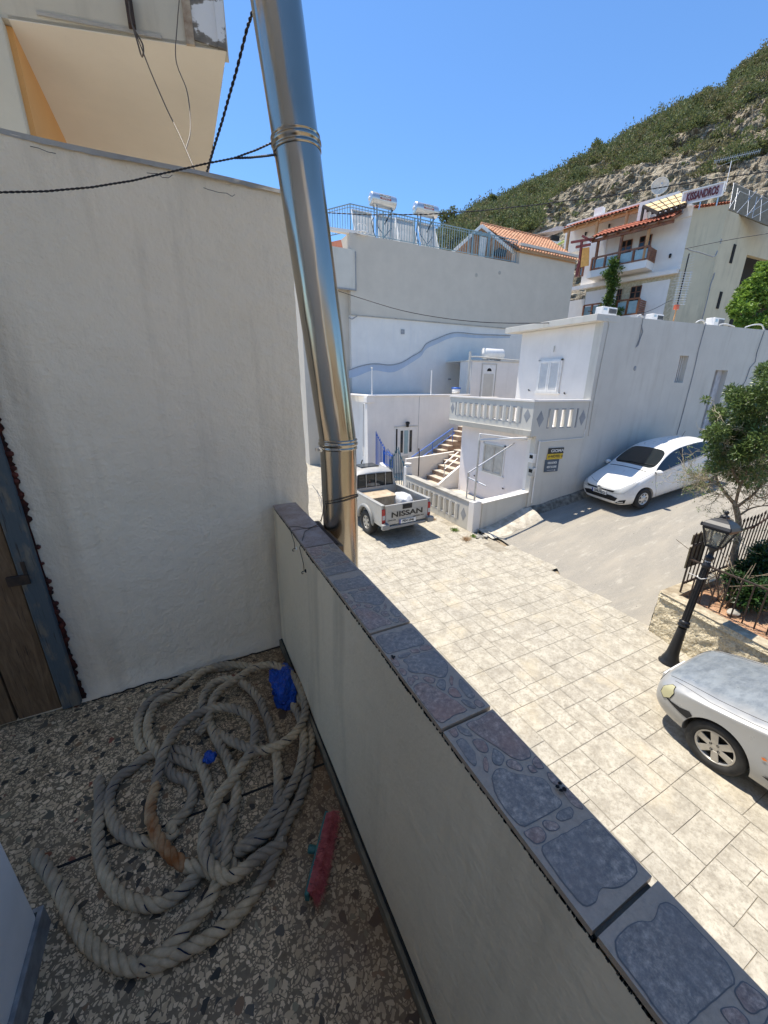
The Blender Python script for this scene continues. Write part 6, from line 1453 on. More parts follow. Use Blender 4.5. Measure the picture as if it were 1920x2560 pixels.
m = MB(); R4 = [(.185, .285), (.185, .30), (.165, .34), (.13, .385), (.08, .42), (.05, .43), (.045, .46)]
vs = [LN(r_, h, k) for r_, h in R4 for k in range(4)]; m.add(vs, [(i*4+k, i*4+(k+1) % 4, i*4+4+(k+1) % 4, i*4+4+k) for i in range(len(R4)-1) for k in range(4)]+[(3, 2, 1, 0), tuple(range(len(vs)-4, len(vs)))])
m.lathe([(.05, .45), (.055, .47), (.02, .49), (.03, .515), (.025, .54), (.0, .555)], cb, la, 14)
m.build('lantern_cap', m_black, lm, bevel=.006)
for k in range(4): m = MB(); m.lathe([(.014, 0), (.01, .03), (.0, .05)], LN(.175, .30, k), la, 6); m.build('finial', m_black, lm)
tie = wthing('string_loop', 'white cord tying the leaning lamp shaft to the fence rail', 'cord', tuple(LB+la*1.5))
q = LB+la*(H0-.16); m = MB(); m.tube([q+(a_*cos(t)+b_2*sin(t))*.052+la*.012*sin(t*2) for t in [k*.35 for k in range(19)]], .006, 5); m.tube([q+V(-.05, 0, .0), q+V(-.1, .05, .03), q+V(-.13, .12, .05)], .006, 5); m.build('cord', m_whitepl, tie)
# ---------------------------------------------------------------- plants
def leafmat(name, c1, c2, rough=.45, trans=.25):
    m, nt, b = base(name, c1, rough); g = nt.nodes.new('ShaderNodeNewGeometry'); v = tc(nt)
    c = ramp(nt, g.outputs['Random Per Island'], [(.0, c1), (.55, c2), (1.0, tuple(min(1, x*1.5) for x in c2))])
    c = mixc(nt, ramp(nt, noiset(nt, v, 1.7, 3), [(.35, .55), (.65, 0.0)]), c, tuple(x*.55 for x in c1)); nt.links.new(c, b.inputs['Base Color'])
    tb = nt.nodes.new('ShaderNodeBsdfTranslucent'); nt.links.new(c, tb.inputs['Color']); ms = nt.nodes.new('ShaderNodeMixShader'); ms.inputs[0].default_value = trans
    nt.links.new(b.outputs[0], ms.inputs[1]); nt.links.new(tb.outputs[0], ms.inputs[2]); nt.links.new(ms.outputs[0], nt.nodes['Material Output'].inputs[0]); return m
class Leaves:
    def __init__(s): s.v = []; s.f = []
    def leaf(s, p, d, up, L, W):
        d = d.normalized(); sd = d.cross(up)
        if sd.length < 1e-3: sd = d.orthogonal()
        sd.normalize(); n_ = sd.cross(d); k = len(s.v)
        s.v += [tuple(p), tuple(p+d*L*.45+sd*W*.5+n_*W*.15), tuple(p+d*L-n_*L*.1), tuple(p+d*L*.45-sd*W*.5+n_*W*.15)]
        s.f += [(k, k+1, k+2, k+3)]
    def clump(s, c, r, n, L, W, rnd, flat=1.0):
        for _ in range(n):
            o = V(rnd.gauss(0, 1), rnd.gauss(0, 1), rnd.gauss(0, 1)*flat).normalized()*r*(rnd.random()**.45)
            d = (o.normalized()+V(rnd.gauss(0, .6), rnd.gauss(0, .6), rnd.gauss(0, .6)+.15)); s.leaf(c+o, d, V(rnd.gauss(0, .5), rnd.gauss(0, .5), 1), L*rnd.uniform(.7, 1.2), W*rnd.uniform(.7, 1.2))
    def build(s, name, mat, parent):
        b0_ = parent.location if parent.get('_w') else V(0, 0, 0)
        me = bpy.data.meshes.new(name); me.from_pydata([(x-b0_[0], y-b0_[1], z-b0_[2]) for x, y, z in s.v], [], s.f); me.materials.append(mat)
        o = bpy.data.objects.new(name, me); COL.objects.link(o); o.parent = parent; return o
m_leaf1 = leafmat('glossy_green_leaf', (.07, .115, .035), (.17, .24, .07), .4)
m_leaf2 = leafmat('dark_shrub_leaf', (.018, .05, .014), (.045, .1, .025), .35, .15)
m_leaf3 = leafmat('bright_green_leaf', (.10, .19, .03), (.24, .36, .06), .5, .35)
m_bark = rough_mat('grey_brown_bark', (.12, .09, .06), (.30, .24, .17), 14, .9, 50, .7, .006)
m_twig = rough_mat('lichen_grey_twig', (.34, .29, .19), (.58, .5, .36), 14, .9, 50, .5, .004)
rt = random.Random(12)
tb0 = onz(1818, 1468, -3.52)
t1 = wthing('citrus_tree', 'half bare tree with twisted grey trunk and glossy green crown behind the fence', 'tree', tuple(tb0))
def at_d(x, y, dist):   # point seen at a photo position at a horizontal distance
    d = ray(x, y); return d*(dist/hypot(d.x, d.y))
D0 = hypot(tb0.x, tb0.y)
tr = [tb0+V(0, 0, -.05), at_d(1830, 1420, D0), at_d(1843, 1345, D0+.05), at_d(1846, 1300, D0+.1), at_d(1838, 1262, D0+.1)]
m = MB(); m.tube(catmull(tr, .08), [.056-.014*i/(len(catmull(tr, .08))-1) for i in range(len(catmull(tr, .08)))], 10)
limbs = [([(1838, 1262), (1815, 1235), (1800, 1215), (1790, 1190), (1800, 1150), (1815, 1110)], .0, .042), ([(1840, 1270), (1865, 1250), (1885, 1235), (1910, 1200), (1925, 1150)], .3, .036), ([(1838, 1262), (1850, 1215), (1870, 1170), (1880, 1110), (1885, 1040)], -.1, .034), ([(1846, 1290), (1880, 1270), (1930, 1262)], .4, .026), ([(1800, 1215), (1770, 1200), (1745, 1190)], -.2, .02), ([(1850, 1215), (1830, 1170), (1822, 1120), (1812, 1060)], -.3, .026), ([(1885, 1235), (1905, 1245), (1950, 1220)], .2, .02)]
ends = []
for P, dd_, r_ in limbs:
    pts = catmull([at_d(x, y, D0+.1+dd_*i/len(P)) for i, (x, y) in enumerate(P)], .06); m.tube(pts, [.72*r_*(1-.65*i/(len(pts)-1)) for i in range(len(pts))], 7); ends += [pts[k] for k in range(len(pts)//3, len(pts), 3)]
m.build('trunk', m_bark, t1)
m = MB(); tips = []
def twig(p, d, L, r_, depth):
    q = p; pts = [p]; 
    for k in range(4): d = (d+V(rt.gauss(0, .28), rt.gauss(0, .28), rt.gauss(0, .22)+.04)).normalized(); q = q+d*L/4; pts.append(q)
    m.tube(pts, [r_*(1-.6*k/4) for k in range(5)], 4, cap=False); tips.append((pts[-1], d))
    if depth:
        for k in (1, 2, 3, 4):
            if rt.random() < .8: twig(pts[k], (d+V(rt.gauss(0, .8), rt.gauss(0, .8), rt.gauss(0, .6))).normalized(), L*.55, r_*.6, depth-1)
for p in ends:
    for _ in range(4 if photo_px(p)[1] > 1130 else 1): twig(p, V(rt.gauss(0, 1), rt.gauss(0, 1), rt.gauss(.1, .5)).normalized(), rt.uniform(.28, .5), .007, 2)
# hanging bare twigs on the left
for x, y in ((1790, 1200), (1780, 1215), (1770, 1195), (1800, 1235), (1760, 1195), (1745, 1190), (1820, 1240), (1835, 1300), (1840, 1330), (1842, 1350)):
    for _ in range(5): twig(at_d(x, y, D0+rt.uniform(-.15, .2)), V(-.8+rt.gauss(0, .3), rt.gauss(.2, .4), rt.gauss(-.15, .25)).normalized(), rt.uniform(.25, .42), .006, 2)
m.build('twigs', m_twig, t1)
lv = Leaves()
for (x, y, R_, n) in ((1850, 1010, 34, 620), (1800, 1035, 22, 330), (1880, 1060, 40, 800), (1830, 1085, 34, 640), (1790, 1090, 26, 420), (1800, 1160, 26, 260), (1840, 1180, 28, 260), (1890, 1200, 30, 220), (1900, 1110, 40, 700), (1860, 1130, 30, 480), (1810, 1135, 22, 240), (1905, 1000, 34, 600), (1915, 930, 20, 260), (1785, 1130, 18, 130), (1765, 1000, 9, 22), (1830, 985, 18, 200), (1900, 1170, 30, 260), (1950, 1060, 60, 900), (1950, 960, 50, 600)):
    for _ in range(3):
        ang = rt.uniform(0, 2*pi); q = rt.uniform(0, .55)*R_; dd_ = rt.uniform(-.55, .75)
        c = at_d(x+cos(ang)*q, y+sin(ang)*q, D0+.2+dd_); lv.clump(c, R_/FOC*D0*.62, int(n*1.0), .07, .028, rt)
for p, d in tips:
    if rt.random() < .4 and photo_px(p)[1] > 1100:
        for _ in range(rt.randint(2, 6)): lv.leaf(p+V(rt.gauss(0, .02), rt.gauss(0, .02), rt.gauss(0, .02)), d+V(rt.gauss(0, .8), rt.gauss(0, .8), rt.gauss(0, .8)), V(0, 0, 1), .035, .016)
lv.build('crown', m_leaf1, t1)
sh0 = onz(1880, 1535, -3.5)
s1 = wthing('dark_shrub', 'dense dark green shrub filling the raised bed behind the front pickets', 'shrub', tuple(sh0)); lv = Leaves(); Ds = hypot(sh0.x, sh0.y)
for (x, y, R_, n, dd_) in ((1890, 1440, 34, 520, .5), (1850, 1460, 26, 360, .3), (1915, 1400, 34, 480, .8), (1880, 1490, 34, 460, .2), (1925, 1480, 40, 520, .2), (1840, 1490, 16, 160, .1), (1830, 1440, 14, 120, .3), (1860, 1420, 20, 200, .6), (1950, 1420, 44, 500, .8), (1900, 1380, 26, 260, 1.1)):
    for _ in range(3):
        c = at_d(x+rt.gauss(0, R_*.3), y+rt.gauss(0, R_*.3), Ds+dd_+rt.uniform(-.25, .3)); lv.clump(c, R_/FOC*Ds*.66, int(n*.6), .10, .034, rt)
lv.build('foliage', m_leaf2, s1)
m = MB()
for k in range(14): a = rt.uniform(0, 2*pi); q = sh0+V(cos(a)*.1, .4+sin(a)*.1, -.05); m.tube([q, q+V(rt.gauss(0, .1), rt.gauss(0, .1), .4), q+V(rt.gauss(0, .35), rt.gauss(0, .35), .8)], [.014, .01, .005], 5)
m.build('stems', m_bark, s1)
q = onz(1834, 1531, -3.5); sn = thing('garden_stone', 'pale rounded stone lying in the bed under the dark shrub', 'stone', tuple(q)); bm = bmesh.new(); bmesh.ops.create_icosphere(bm, subdivisions=3, radius=.1)
for v in bm.verts: v.co = V(v.co.x*1.3, v.co.y*.8, v.co.z*.5)*(1+.2*noise.noise(v.co*9))
me = bpy.data.meshes.new('stone'); bm.to_mesh(me); bm.free(); me.materials.append(m_conc); o = bpy.data.objects.new('stone', me); COL.objects.link(o); o.parent = sn
# weeds at the foot of the low wall
for k, (x, y, s_, lb) in enumerate(((1137, 1327, .10, 'green weed tuft growing at the foot of the low white wall'), (1183, 1342, .07, 'small green weed in the broken kerb corner'), (1165, 1350, .12, 'dry straw coloured weed at the broken kerb corner'), (1085, 1300, .08, 'thin dry grass along the foot of the low wall'))):
    q = onz(x, y, G+.01); w_ = wthing('weed', lb, 'weed', tuple(q)); lv = Leaves()
    for _ in range(160 if k != 3 else 60): lv.leaf(q+V(rt.gauss(0, s_*.5), rt.gauss(0, s_*.5), 0), V(rt.gauss(0, .7), rt.gauss(0, .7), 1), V(1, 0, 0), s_*rt.uniform(.5, 1.2), .014)
    lv.build('leaves', m_leaf3 if k < 2 else MATS['dry_needles'], w_)
rb_ = wthing('kerb_rubble', 'broken pale concrete lumps at the corner of the low wall', 'rubble', (7.35, 8.0, G)); m = MB(); random.seed(21)
for k in range(16):
    q = V(random.uniform(7.0, 7.75), random.uniform(7.75, 8.2), G+.02); s_ = random.uniform(.04, .13); m.add([q+V(random.uniform(-1, 1)*s_, random.uniform(-1, 1)*s_, random.uniform(-.4, .6)*s_) for _ in range(8)], [(0, 1, 2, 3), (4, 5, 6, 7), (0, 1, 5, 4), (1, 2, 6, 5), (2, 3, 7, 6), (3, 0, 4, 7)])
m.build('lumps', m_conc, rb_)
# climbing vine on the hotel and the bright tree behind the roof
vb = onF(1530, 790, 1.45); vn = wthing('climbing_vine', 'narrow green vine climbing the hotel front between its balconies', 'vine', tuple(vb)); lv = Leaves(); m = MB()
path = [(1515, 790), (1518, 765), (1524, 745), (1530, 725), (1532, 705), (1528, 690), (1533, 678), (1538, 665)]
m.tube([onF(x, y, 1.5) for x, y in path], .04, 5); m.build('stem', m_bark, vn)
for i, (x, y) in enumerate(path):
    for _ in range(5): lv.clump(onF(x+rt.gauss(0, 4+.9*abs(4-i)), y+rt.gauss(0, 8), 1.55), .27, 70, .17, .12, rt)
for _ in range(5): lv.clump(onF(rt.uniform(1500, 1550), rt.uniform(770, 790), 1.5), .22, 60, .16, .12, rt)
for _ in range(3): lv.clump(onF(rt.uniform(1505, 1522), rt.uniform(683, 690), 1.5), .12, 24, .14, .1, rt)
lv.build('leaves', leafmat('vine_leaf', (.05, .1, .02), (.12, .2, .04), .5, .3), vn)
bt = wthing('bright_tree', 'bright yellow green broadleaf tree rising behind the corner house roof', 'tree', (21, 10.5, -3)); lv = Leaves(); m = MB()
cc = [(1870, 735, 24), (1900, 700, 24), (1845, 770, 20), (1885, 780, 28), (1920, 740, 30), (1930, 690, 26), (1910, 675, 14), (1860, 800, 22), (1905, 805, 28), (1950, 780, 36), (1835, 785, 9), (1890, 740, 24), (1940, 720, 30), (1960, 740, 40)]
m.tube([V(21, 10.5, -3), atw(1905, 800, 18.4), atw(1900, 740, 18.5), atw(1915, 690, 18.5)], [.16, .12, .07, .03], 8)
for x, y, R_ in cc: m.tube([atw(1905, 790, 18.4), atw((1905+x)/2, (790+y)/2, 18.4), atw(x, y, 18.4)], [.06, .04, .015], 5)
m.build('trunk', m_bark, bt)
for x, y, R_ in cc:
    for _ in range(6):
        c = atw(x+rt.gauss(0, R_*.42), y+rt.gauss(0, R_*.42), 18+rt.uniform(-.7, .9)); lv.clump(c, R_/FOC*18*.42, 150, .17, .1, rt)
lv.build('crown', m_leaf3, bt)
# ---------------------------------------------------------------- the hill
ridge = [(1020, 680), (1060, 640), (1095, 590), (1123, 566), (1150, 552), (1180, 530), (1219, 512), (1260, 500), (1300, 478), (1340, 458), (1377, 445), (1420, 420), (1450, 405), (1495, 386), (1540, 360), (1590, 330), (1644, 300), (1690, 275), (1740, 254), (1812, 226), (1832, 190), (1860, 165), (1900, 135), (1940, 115), (2050, 60), (2250, -30), (2500, -120)]
def ridge_y(x):
    for (a, b), (c, d) in zip(ridge, ridge[1:]):
        if x <= c: t = (x-a)/(c-a); return b+(d-b)*t
    return ridge[-1][1]
NU, NV = 330, 170; hp = []
for j in range(NV+1):
    v = j/NV
    for i in range(NU+1):
        x = 1020+(2500-1020)*i/NU; top = atw(x, ridge_y(x)+4, 112-.012*(x-1020)); bot = atw(x, 960, 40); 
        if v <= .86:
            t = v/.86; p = bot.lerp(top, t); p.z += 5.5*sin(pi*t)*.6
        else:
            t = (v-.86)/.14; p = top+V(top.x, top.y, 0).normalized()*t*40+V(0, 0, -16*t*t-2*t)
        edge = min(1, (1-abs(v-.86)/.14) if v > .72 else 1)
        k = 1-.75*max(0, 1-abs(v-.86)/.1)
        # rock ledges: terraced displacement
        n1 = noise.noise((p.x*.05, p.y*.05, p.z*.09)); n2 = noise.noise((p.x*.17, p.y*.17, p.z*.4)); n3 = noise.noise((p.x*.5, p.y*.5, p.z*1.3))
        dirn = V(-p.x, -p.y, 0).normalized()
        n4 = noise.noise((p.x*1.1, p.y*1.1, p.z*2.6)); p += dirn*(3.4*n1+1.8*n2+1.3*n3+.6*n4)*k; p.z += (.8*n2+.35*n3)*k
        hp.append(p)
m = MB(); n = NU+1; m.add(hp, [(j*n+i, j*n+i+1, (j+1)*n+i+1, (j+1)*n+i) for j in range(NV) for i in range(NU)], False)
m_rock, nt_, b_ = base('hill_rock', (.4, .33, .22), .95); v_ = tc(nt_)
w1 = noiset(nt_, tc(nt_, (1, 1, 3.2), (.1, .18, 0)), .22, 10, .74, .8); w2 = noiset(nt_, tc(nt_, (1, 1, 2)), 1.1, 6, .7)
c_ = ramp(nt_, w1, [(.34, (.34, .27, .18)), (.46, (.58, .49, .35)), (.56, (.68, .60, .45)), (.7, (.50, .38, .24))])
c_ = mixc(nt_, ramp(nt_, w2, [(.44, .9), (.58, 0.0)]), c_, (.17, .135, .09))  # darker colour in the bump's hollows paints in crevice shade
c_ = mixc(nt_, ramp(nt_, noiset(nt_, v_, .6, 5), [(.55, 0.0), (.7, .5)]), c_, (.2, .21, .1))
nt_.links.new(c_, b_.inputs['Base Color']); bump(nt_, b_, mth(nt_, 'ADD', w1, w2), 1.0, 1.2)
m.build('hill', m_rock, kind='structure', recalc=False)
rocks = [[(1335, 585), (1350, 520), (1400, 480), (1450, 455), (1500, 432), (1560, 425), (1640, 400), (1700, 385), (1790, 372), (1792, 400), (1740, 450), (1700, 480), (1640, 540), (1500, 620), (1335, 620)],
         [(1650, 385), (1700, 345), (1790, 305), (1860, 265), (1925, 240), (1925, 318), (1880, 325), (1840, 335), (1790, 345), (1740, 368), (1690, 395)],
         [(1450, 450), (1470, 432), (1560, 392), (1570, 402), (1480, 445)], [(1875, 215), (1900, 200), (1915, 225), (1885, 235)]]
def inpoly(x, y, P):
    c = False; j = len(P)-1
    for i in range(len(P)):
        if (P[i][1] > y) != (P[j][1] > y) and x < (P[j][0]-P[i][0])*(y-P[i][1])/(P[j][1]-P[i][1])+P[i][0]: c = not c
        j = i
    return c
lv = Leaves(); lv2 = Leaves(); rh = random.Random(5); cnt = 0
def bush(L_, c, r, h, n, tall=False):
    for _ in range(n):
        o = V(rh.gauss(0, 1), rh.gauss(0, 1), abs(rh.gauss(0, 1))).normalized(); q = rh.random()**.35
        k = 1+.35*noise.noise((o.x*2+c.x, o.y*2, o.z*2))
        p = c+V(o.x*r*q*k, o.y*r*q*k, o.z*h*q*k); L_.leaf(p, o+V(rh.gauss(0, .5), rh.gauss(0, .5), rh.gauss(.2, .4)), V(rh.gauss(0, 1), rh.gauss(0, 1), 1), rh.uniform(.3, .6), rh.uniform(.2, .36))
while cnt < 4300:
    i = rh.random()*NU*.66; j = NV*(.36+.53*rh.random()**.9); a, b = int(i), int(j); p = hp[b*n+a].copy()
    x, y = photo_px(p)
    if not (1040 < x < 1990 and y < 690): continue
    on = any(inpoly(x+rh.gauss(0, 5), y+rh.gauss(0, 5), P) for P in rocks)
    if on and rh.random() < .96: continue
    if not on and noise.noise((p.x*.07, p.y*.07, p.z*.16)) < -.16 and y > ridge_y(x)+14 and rh.random() < .9: continue
    r = rh.uniform(.7, 1.9) if y > ridge_y(x)+12 else rh.uniform(.8, 1.6); h = r*rh.uniform(.8, 1.35); big = rh.random() < .2
    if big: h *= 1.9; r *= .95
    if on: r *= .45; h *= .45
    bush(lv if rh.random() < .7 else lv2, p+V(0, 0, -.2), r, h, int(62*r)); cnt += 1
def stuffobj(L_, name, mat):
    me = bpy.data.meshes.new(name); me.from_pydata(L_.v, [], L_.f); me.materials.append(mat); o = bpy.data.objects.new(name, me); COL.objects.link(o); o['kind'] = 'stuff'; TOPS.append(o)
stuffobj(lv, 'hillside_scrub', leafmat('hill_scrub_leaf', (.085, .11, .04), (.18, .205, .08), .75, .25)); stuffobj(lv2, 'hillside_scrub', leafmat('hill_olive_scrub_leaf', (.14, .135, .07), (.24, .22, .11), .75, .25))
for k, (x, y, h_, r_, lb) in enumerate(((1752, 262, 4.2, 2.0, 'lone wind bent tree standing on the skyline of the hill'), (1700, 280, 2.0, .9, 'small bushy tree on the skyline left of the lone tree'), (1225, 520, 2.6, 1.6, 'dark tree on the lower left skyline of the hill'), (1120, 565, 3.6, 2.4, 'leftmost bushy tree at the lower end of the hill'), (1495, 388, 2.6, 2.0, 'round bushy tree midway along the hill skyline'))):
    c = atw(x, y, 104); tr_ = wthing('hill_tree', lb, 'tree', tuple(c-V(0, 0, 1)), 'trees standing out on the hill skyline'); lv = Leaves(); m = MB()
    m.tube([c-V(0, 0, 1.5), c+V(.2, 0, h_*.3), c+V(.6, 0, h_*.6)], [.25, .18, .08], 6)
    for q in range(4): m.tube([c+V(.2, 0, h_*.25), c+V(rh.gauss(0, r_*.4), rh.gauss(0, r_*.4), h_*.6)], [.1, .04], 5)
    m.build('trunk', m_bark, tr_)
    for _ in range(12): o = V(rh.gauss(.15, .45)*r_, rh.gauss(0, .4)*r_, h_*rh.uniform(.25, .95)); lv.clump(c+o, r_*.42, 90, .55, .35, rh)
    lv.build('crown', MATS['hill_scrub_leaf'], tr_)
# ---------------------------------------------------------------- vehicles (x forward, y to the left, z up; origin on the ground)
def paint(name, c, dust=(.45, .4, .32), dusty=.35, rough=.3, metal=0.0, wear=None):
    m, nt, b = base(name, c, rough, metal); v = tc(nt); b.inputs['Coat Weight'].default_value = .6; b.inputs['Coat Roughness'].default_value = .12
    cc = mixc(nt, ramp(nt, noiset(nt, v, 3.2, 7, .7), [(.42, 0.0), (.75, dusty)]), c, dust)
    sx = nt.nodes.new('ShaderNodeSeparateXYZ'); nt.links.new(v, sx.inputs[0])
    cc = mixc(nt, ramp(nt, mth(nt, 'ADD', sx.outputs[2], mth(nt, 'MULTIPLY', noiset(nt, v, 6, 4), .25)), [(.28, dusty*1.6), (.6, 0.0)]), cc, dust)
    if wear:
        gn = nt.nodes.new('ShaderNodeTexCoord'); sn = nt.nodes.new('ShaderNodeSeparateXYZ'); nt.links.new(gn.outputs['Normal'], sn.inputs[0])
        ay = mth(nt, 'ABSOLUTE', sx.outputs[1]); edge = mth(nt, 'ADD', ay, mth(nt, 'MULTIPLY', noiset(nt, v, 5, 5), .12))
        k = mth(nt, 'MULTIPLY', mth(nt, 'MULTIPLY', ramp(nt, sn.outputs[2], [(.82, 0.0), (.9, 1.0)]), mth(nt, 'GREATER_THAN', sx.outputs[0], .75)), ramp(nt, edge, [(.52, 1.0), (.68, 0.0)]))
        cc = mixc(nt, mth(nt, 'MULTIPLY', k, .75), cc, (.27, .31, .34)); cc = mixc(nt, mth(nt, 'MULTIPLY', k, ramp(nt, noiset(nt, tc(nt, (2.2, 1, 1)), 4.5, 8, .75), [(.42, 0.0), (.62, .8)])), cc, wear)
    nt.links.new(cc, b.inputs['Base Color']); nt.links.new(ramp(nt, noiset(nt, v, 7, 5), [(.3, rough*.8), (.7, min(1, rough*1.7))]), b.inputs['Roughness']); return m
m_carglass, nt_, b_ = base('car_glass', (.012, .016, .018), .05); b_.inputs['Specular IOR Level'].default_value = .9
m_head, nt_, b_ = base('headlight_glass', (.45, .46, .45), .12); m_headold, _, _ = base('yellowed_headlight', (.42, .40, .24), .3)
m_red = plain('red_lamp_glass', (.35, .02, .02), .2); m_orange2 = plain('orange_repeater', (.7, .16, .01), .25); m_plate = plain('number_plate_white', (.72, .72, .70), .45); m_plateblue = plain('plate_blue', (.02, .05, .35), .5)
def loft_car(st, glass, name_prefix, parent, mat, wheels, arch_r, zfloor=.22, inset=.012):
    """st: stations front to back, each (x, [(y, z) x7 from sill to roof centre]); glass: {(station, column)} faces that are glass"""
    bm = bmesh.new(); rows = []
    for x, prof in st:
        L_ = [bm.verts.new((x, y, z)) for y, z in prof]; R_ = [bm.verts.new((x, -y, z)) for y, z in prof[:-1]][::-1]; rows.append(L_+R_)
    nc = len(rows[0]); np_ = len(st[0][1]); gf = {}
    for i in range(len(rows)-1):
        for k in range(nc-1):
            f = bm.faces.new((rows[i][k], rows[i][k+1], rows[i+1][k+1], rows[i+1][k])); kk = k if k < np_-1 else 2*(np_-1)-1-k
            g = glass.get((i, kk)); 
            if g: gf.setdefault((g, k >= np_-1 if g.startswith('side') else 0), []).append(f)
        bm.faces.new((rows[i][0], rows[i+1][0], rows[i+1][-1], rows[i][-1]))
    bm.faces.new(rows[0]); bm.faces.new(rows[-1][::-1])
    bmesh.ops.recalc_face_normals(bm, faces=bm.faces)
    names = []
    for (g, s_), fs in gf.items():
        fs = [f for f in fs if f.is_valid]; bmesh.ops.inset_region(bm, faces=fs, thickness=inset, use_even_offset=True); names.append(g)
        for f in fs: f.material_index = len(names)
    cl = bm.edges.layers.float.get('crease_edge') or bm.edges.layers.float.new('crease_edge')
    for e in bm.edges:
        mi = {f.material_index for f in e.link_faces}
        if len(mi) > 1: e[cl] = .9
        elif len(e.link_faces) == 2 and e.link_faces[0].normal.angle(e.link_faces[1].normal, 0) > radians(52): e[cl] = .55
    me = bpy.data.meshes.new('tmp'); bm.to_mesh(me); bm.free()
    for k in range(len(names)+1): me.materials.append(mat)
    o = bpy.data.objects.new('tmp', me); COL.objects.link(o); md = o.modifiers.new('s', 'SUBSURF'); md.levels = 3; md.render_levels = 3
    cut = []
    for wx, wy in wheels:
        b = bmesh.new(); bmesh.ops.create_cone(b, cap_ends=True, segments=48, radius1=arch_r, radius2=arch_r, depth=.62, matrix=Matrix.Translation((wx, wy*1.02, wheels_z)) @ Matrix.Rotation(pi/2, 4, 'X')); c_ = bpy.data.meshes.new('c'); b.to_mesh(c_); b.free()
        co = bpy.data.objects.new('cut', c_); COL.objects.link(co); cut.append(co); md = o.modifiers.new('b', 'BOOLEAN'); md.operation = 'DIFFERENCE'; md.object = co; md.solver = 'EXACT'
    dg = bpy.context.evaluated_depsgraph_get(); full = bpy.data.meshes.new_from_object(o.evaluated_get(dg))
    for c_ in cut: bpy.data.objects.remove(c_)
    bpy.data.objects.remove(o)
    bvh = BVHTree.FromPolygons([v.co for v in full.vertices], [p.vertices[:] for p in full.polygons])
    def sub(idx, nm, mt, push=0.0):
        b = bmesh.new(); b.from_mesh(full); bmesh.ops.delete(b, geom=[f for f in b.faces if f.material_index not in idx], context='FACES')
        if push:
            for v in b.verts: v.co += v.normal*push
        mm = bpy.data.meshes.new(nm); b.to_mesh(mm); b.free(); mm.materials.clear(); mm.materials.append(mt)
        for p in mm.polygons: p.material_index = 0; p.use_smooth = True
        oo = bpy.data.objects.new(nm, mm); COL.objects.link(oo); oo.parent = parent
        if not push and nm == 'body': md = oo.modifiers.new('es', 'EDGE_SPLIT'); md.split_angle = radians(40)
        return oo
    bd = sub([0], 'body', mat)
    for k, nm in enumerate(names): sub([k+1], 'side_window' if nm.startswith('side') else nm, m_carglass)
    m = MB()
    x0, x1 = st[0][0], st[-1][0]; m.box((x0-.35, -.6, zfloor), (x1+.3, .6, zfloor+.34)); m.build('underbody', m_dark, parent)
    return bvh, bd
wheels_z = .30
def onbody(bvh, p, d, off=.004):
    h = bvh.ray_cast(Vector(p), Vector(d).normalized())
    return (h[0]+h[1]*off*(1 if h[1].dot(Vector(d)) < 0 else -1), h[1]) if h[0] else (None, None)
def patch_on(bvh, parent, poly, axes, d, name, mat, off=.005, rings=6, dens=8, label=None):
    """polygon drawn in a plane (axes: origin, u, v) and pressed on the body along d"""
    o, u, v = map(Vector, axes); P = []
    n = len(poly)
    for i in range(n):
        a, b = Vector((*poly[i], 0)), Vector((*poly[(i+1) % n], 0))
        for k in range(dens): P.append(a.lerp(b, k/dens))
    c = sum(P, Vector())/len(P); vs = []; ok = True
    for r_ in range(rings+1):
        for q in P:
            w_ = c.lerp(q, 1-r_/rings*.999); s_ = onbody(bvh, o+u*w_.x+v*w_.y, d, off)[0]
            vs.append(s_ if s_ else None)
    for i, s_ in enumerate(vs):
        if s_ is None: j = min((j for j in range(len(vs)) if vs[j] is not None), key=lambda j: abs(j-i), default=None); vs[i] = vs[j] if j is not None else Vector()
    N_ = len(P); m = MB(); m.add(vs, [(r_*N_+k, r_*N_+(k+1) % N_, (r_+1)*N_+(k+1) % N_, (r_+1)*N_+k) for r_ in range(rings) for k in range(N_)], True)
    return m.build(name, mat, parent, recalc=False, label=label)
def line_on(bvh, m, pts, axes, d, r=.003, off=.0, step=.03):
    o, u, v = map(Vector, axes); out = []
    for a, b in zip(pts, pts[1:]):
        a = Vector((*a, 0)); b = Vector((*b, 0)); n = max(1, int((b-a).length/step))
        for k in range(n+1):
            q = a.lerp(b, k/n); s_ = onbody(bvh, o+u*q.x+v*q.y, d, off)[0]
            if s_ and (not out or ((s_-out[-1]).length > .002 and (s_-out[-1]).length < .3)): out.append(s_)
    if len(out) > 1: m.tube(out, r, 5)
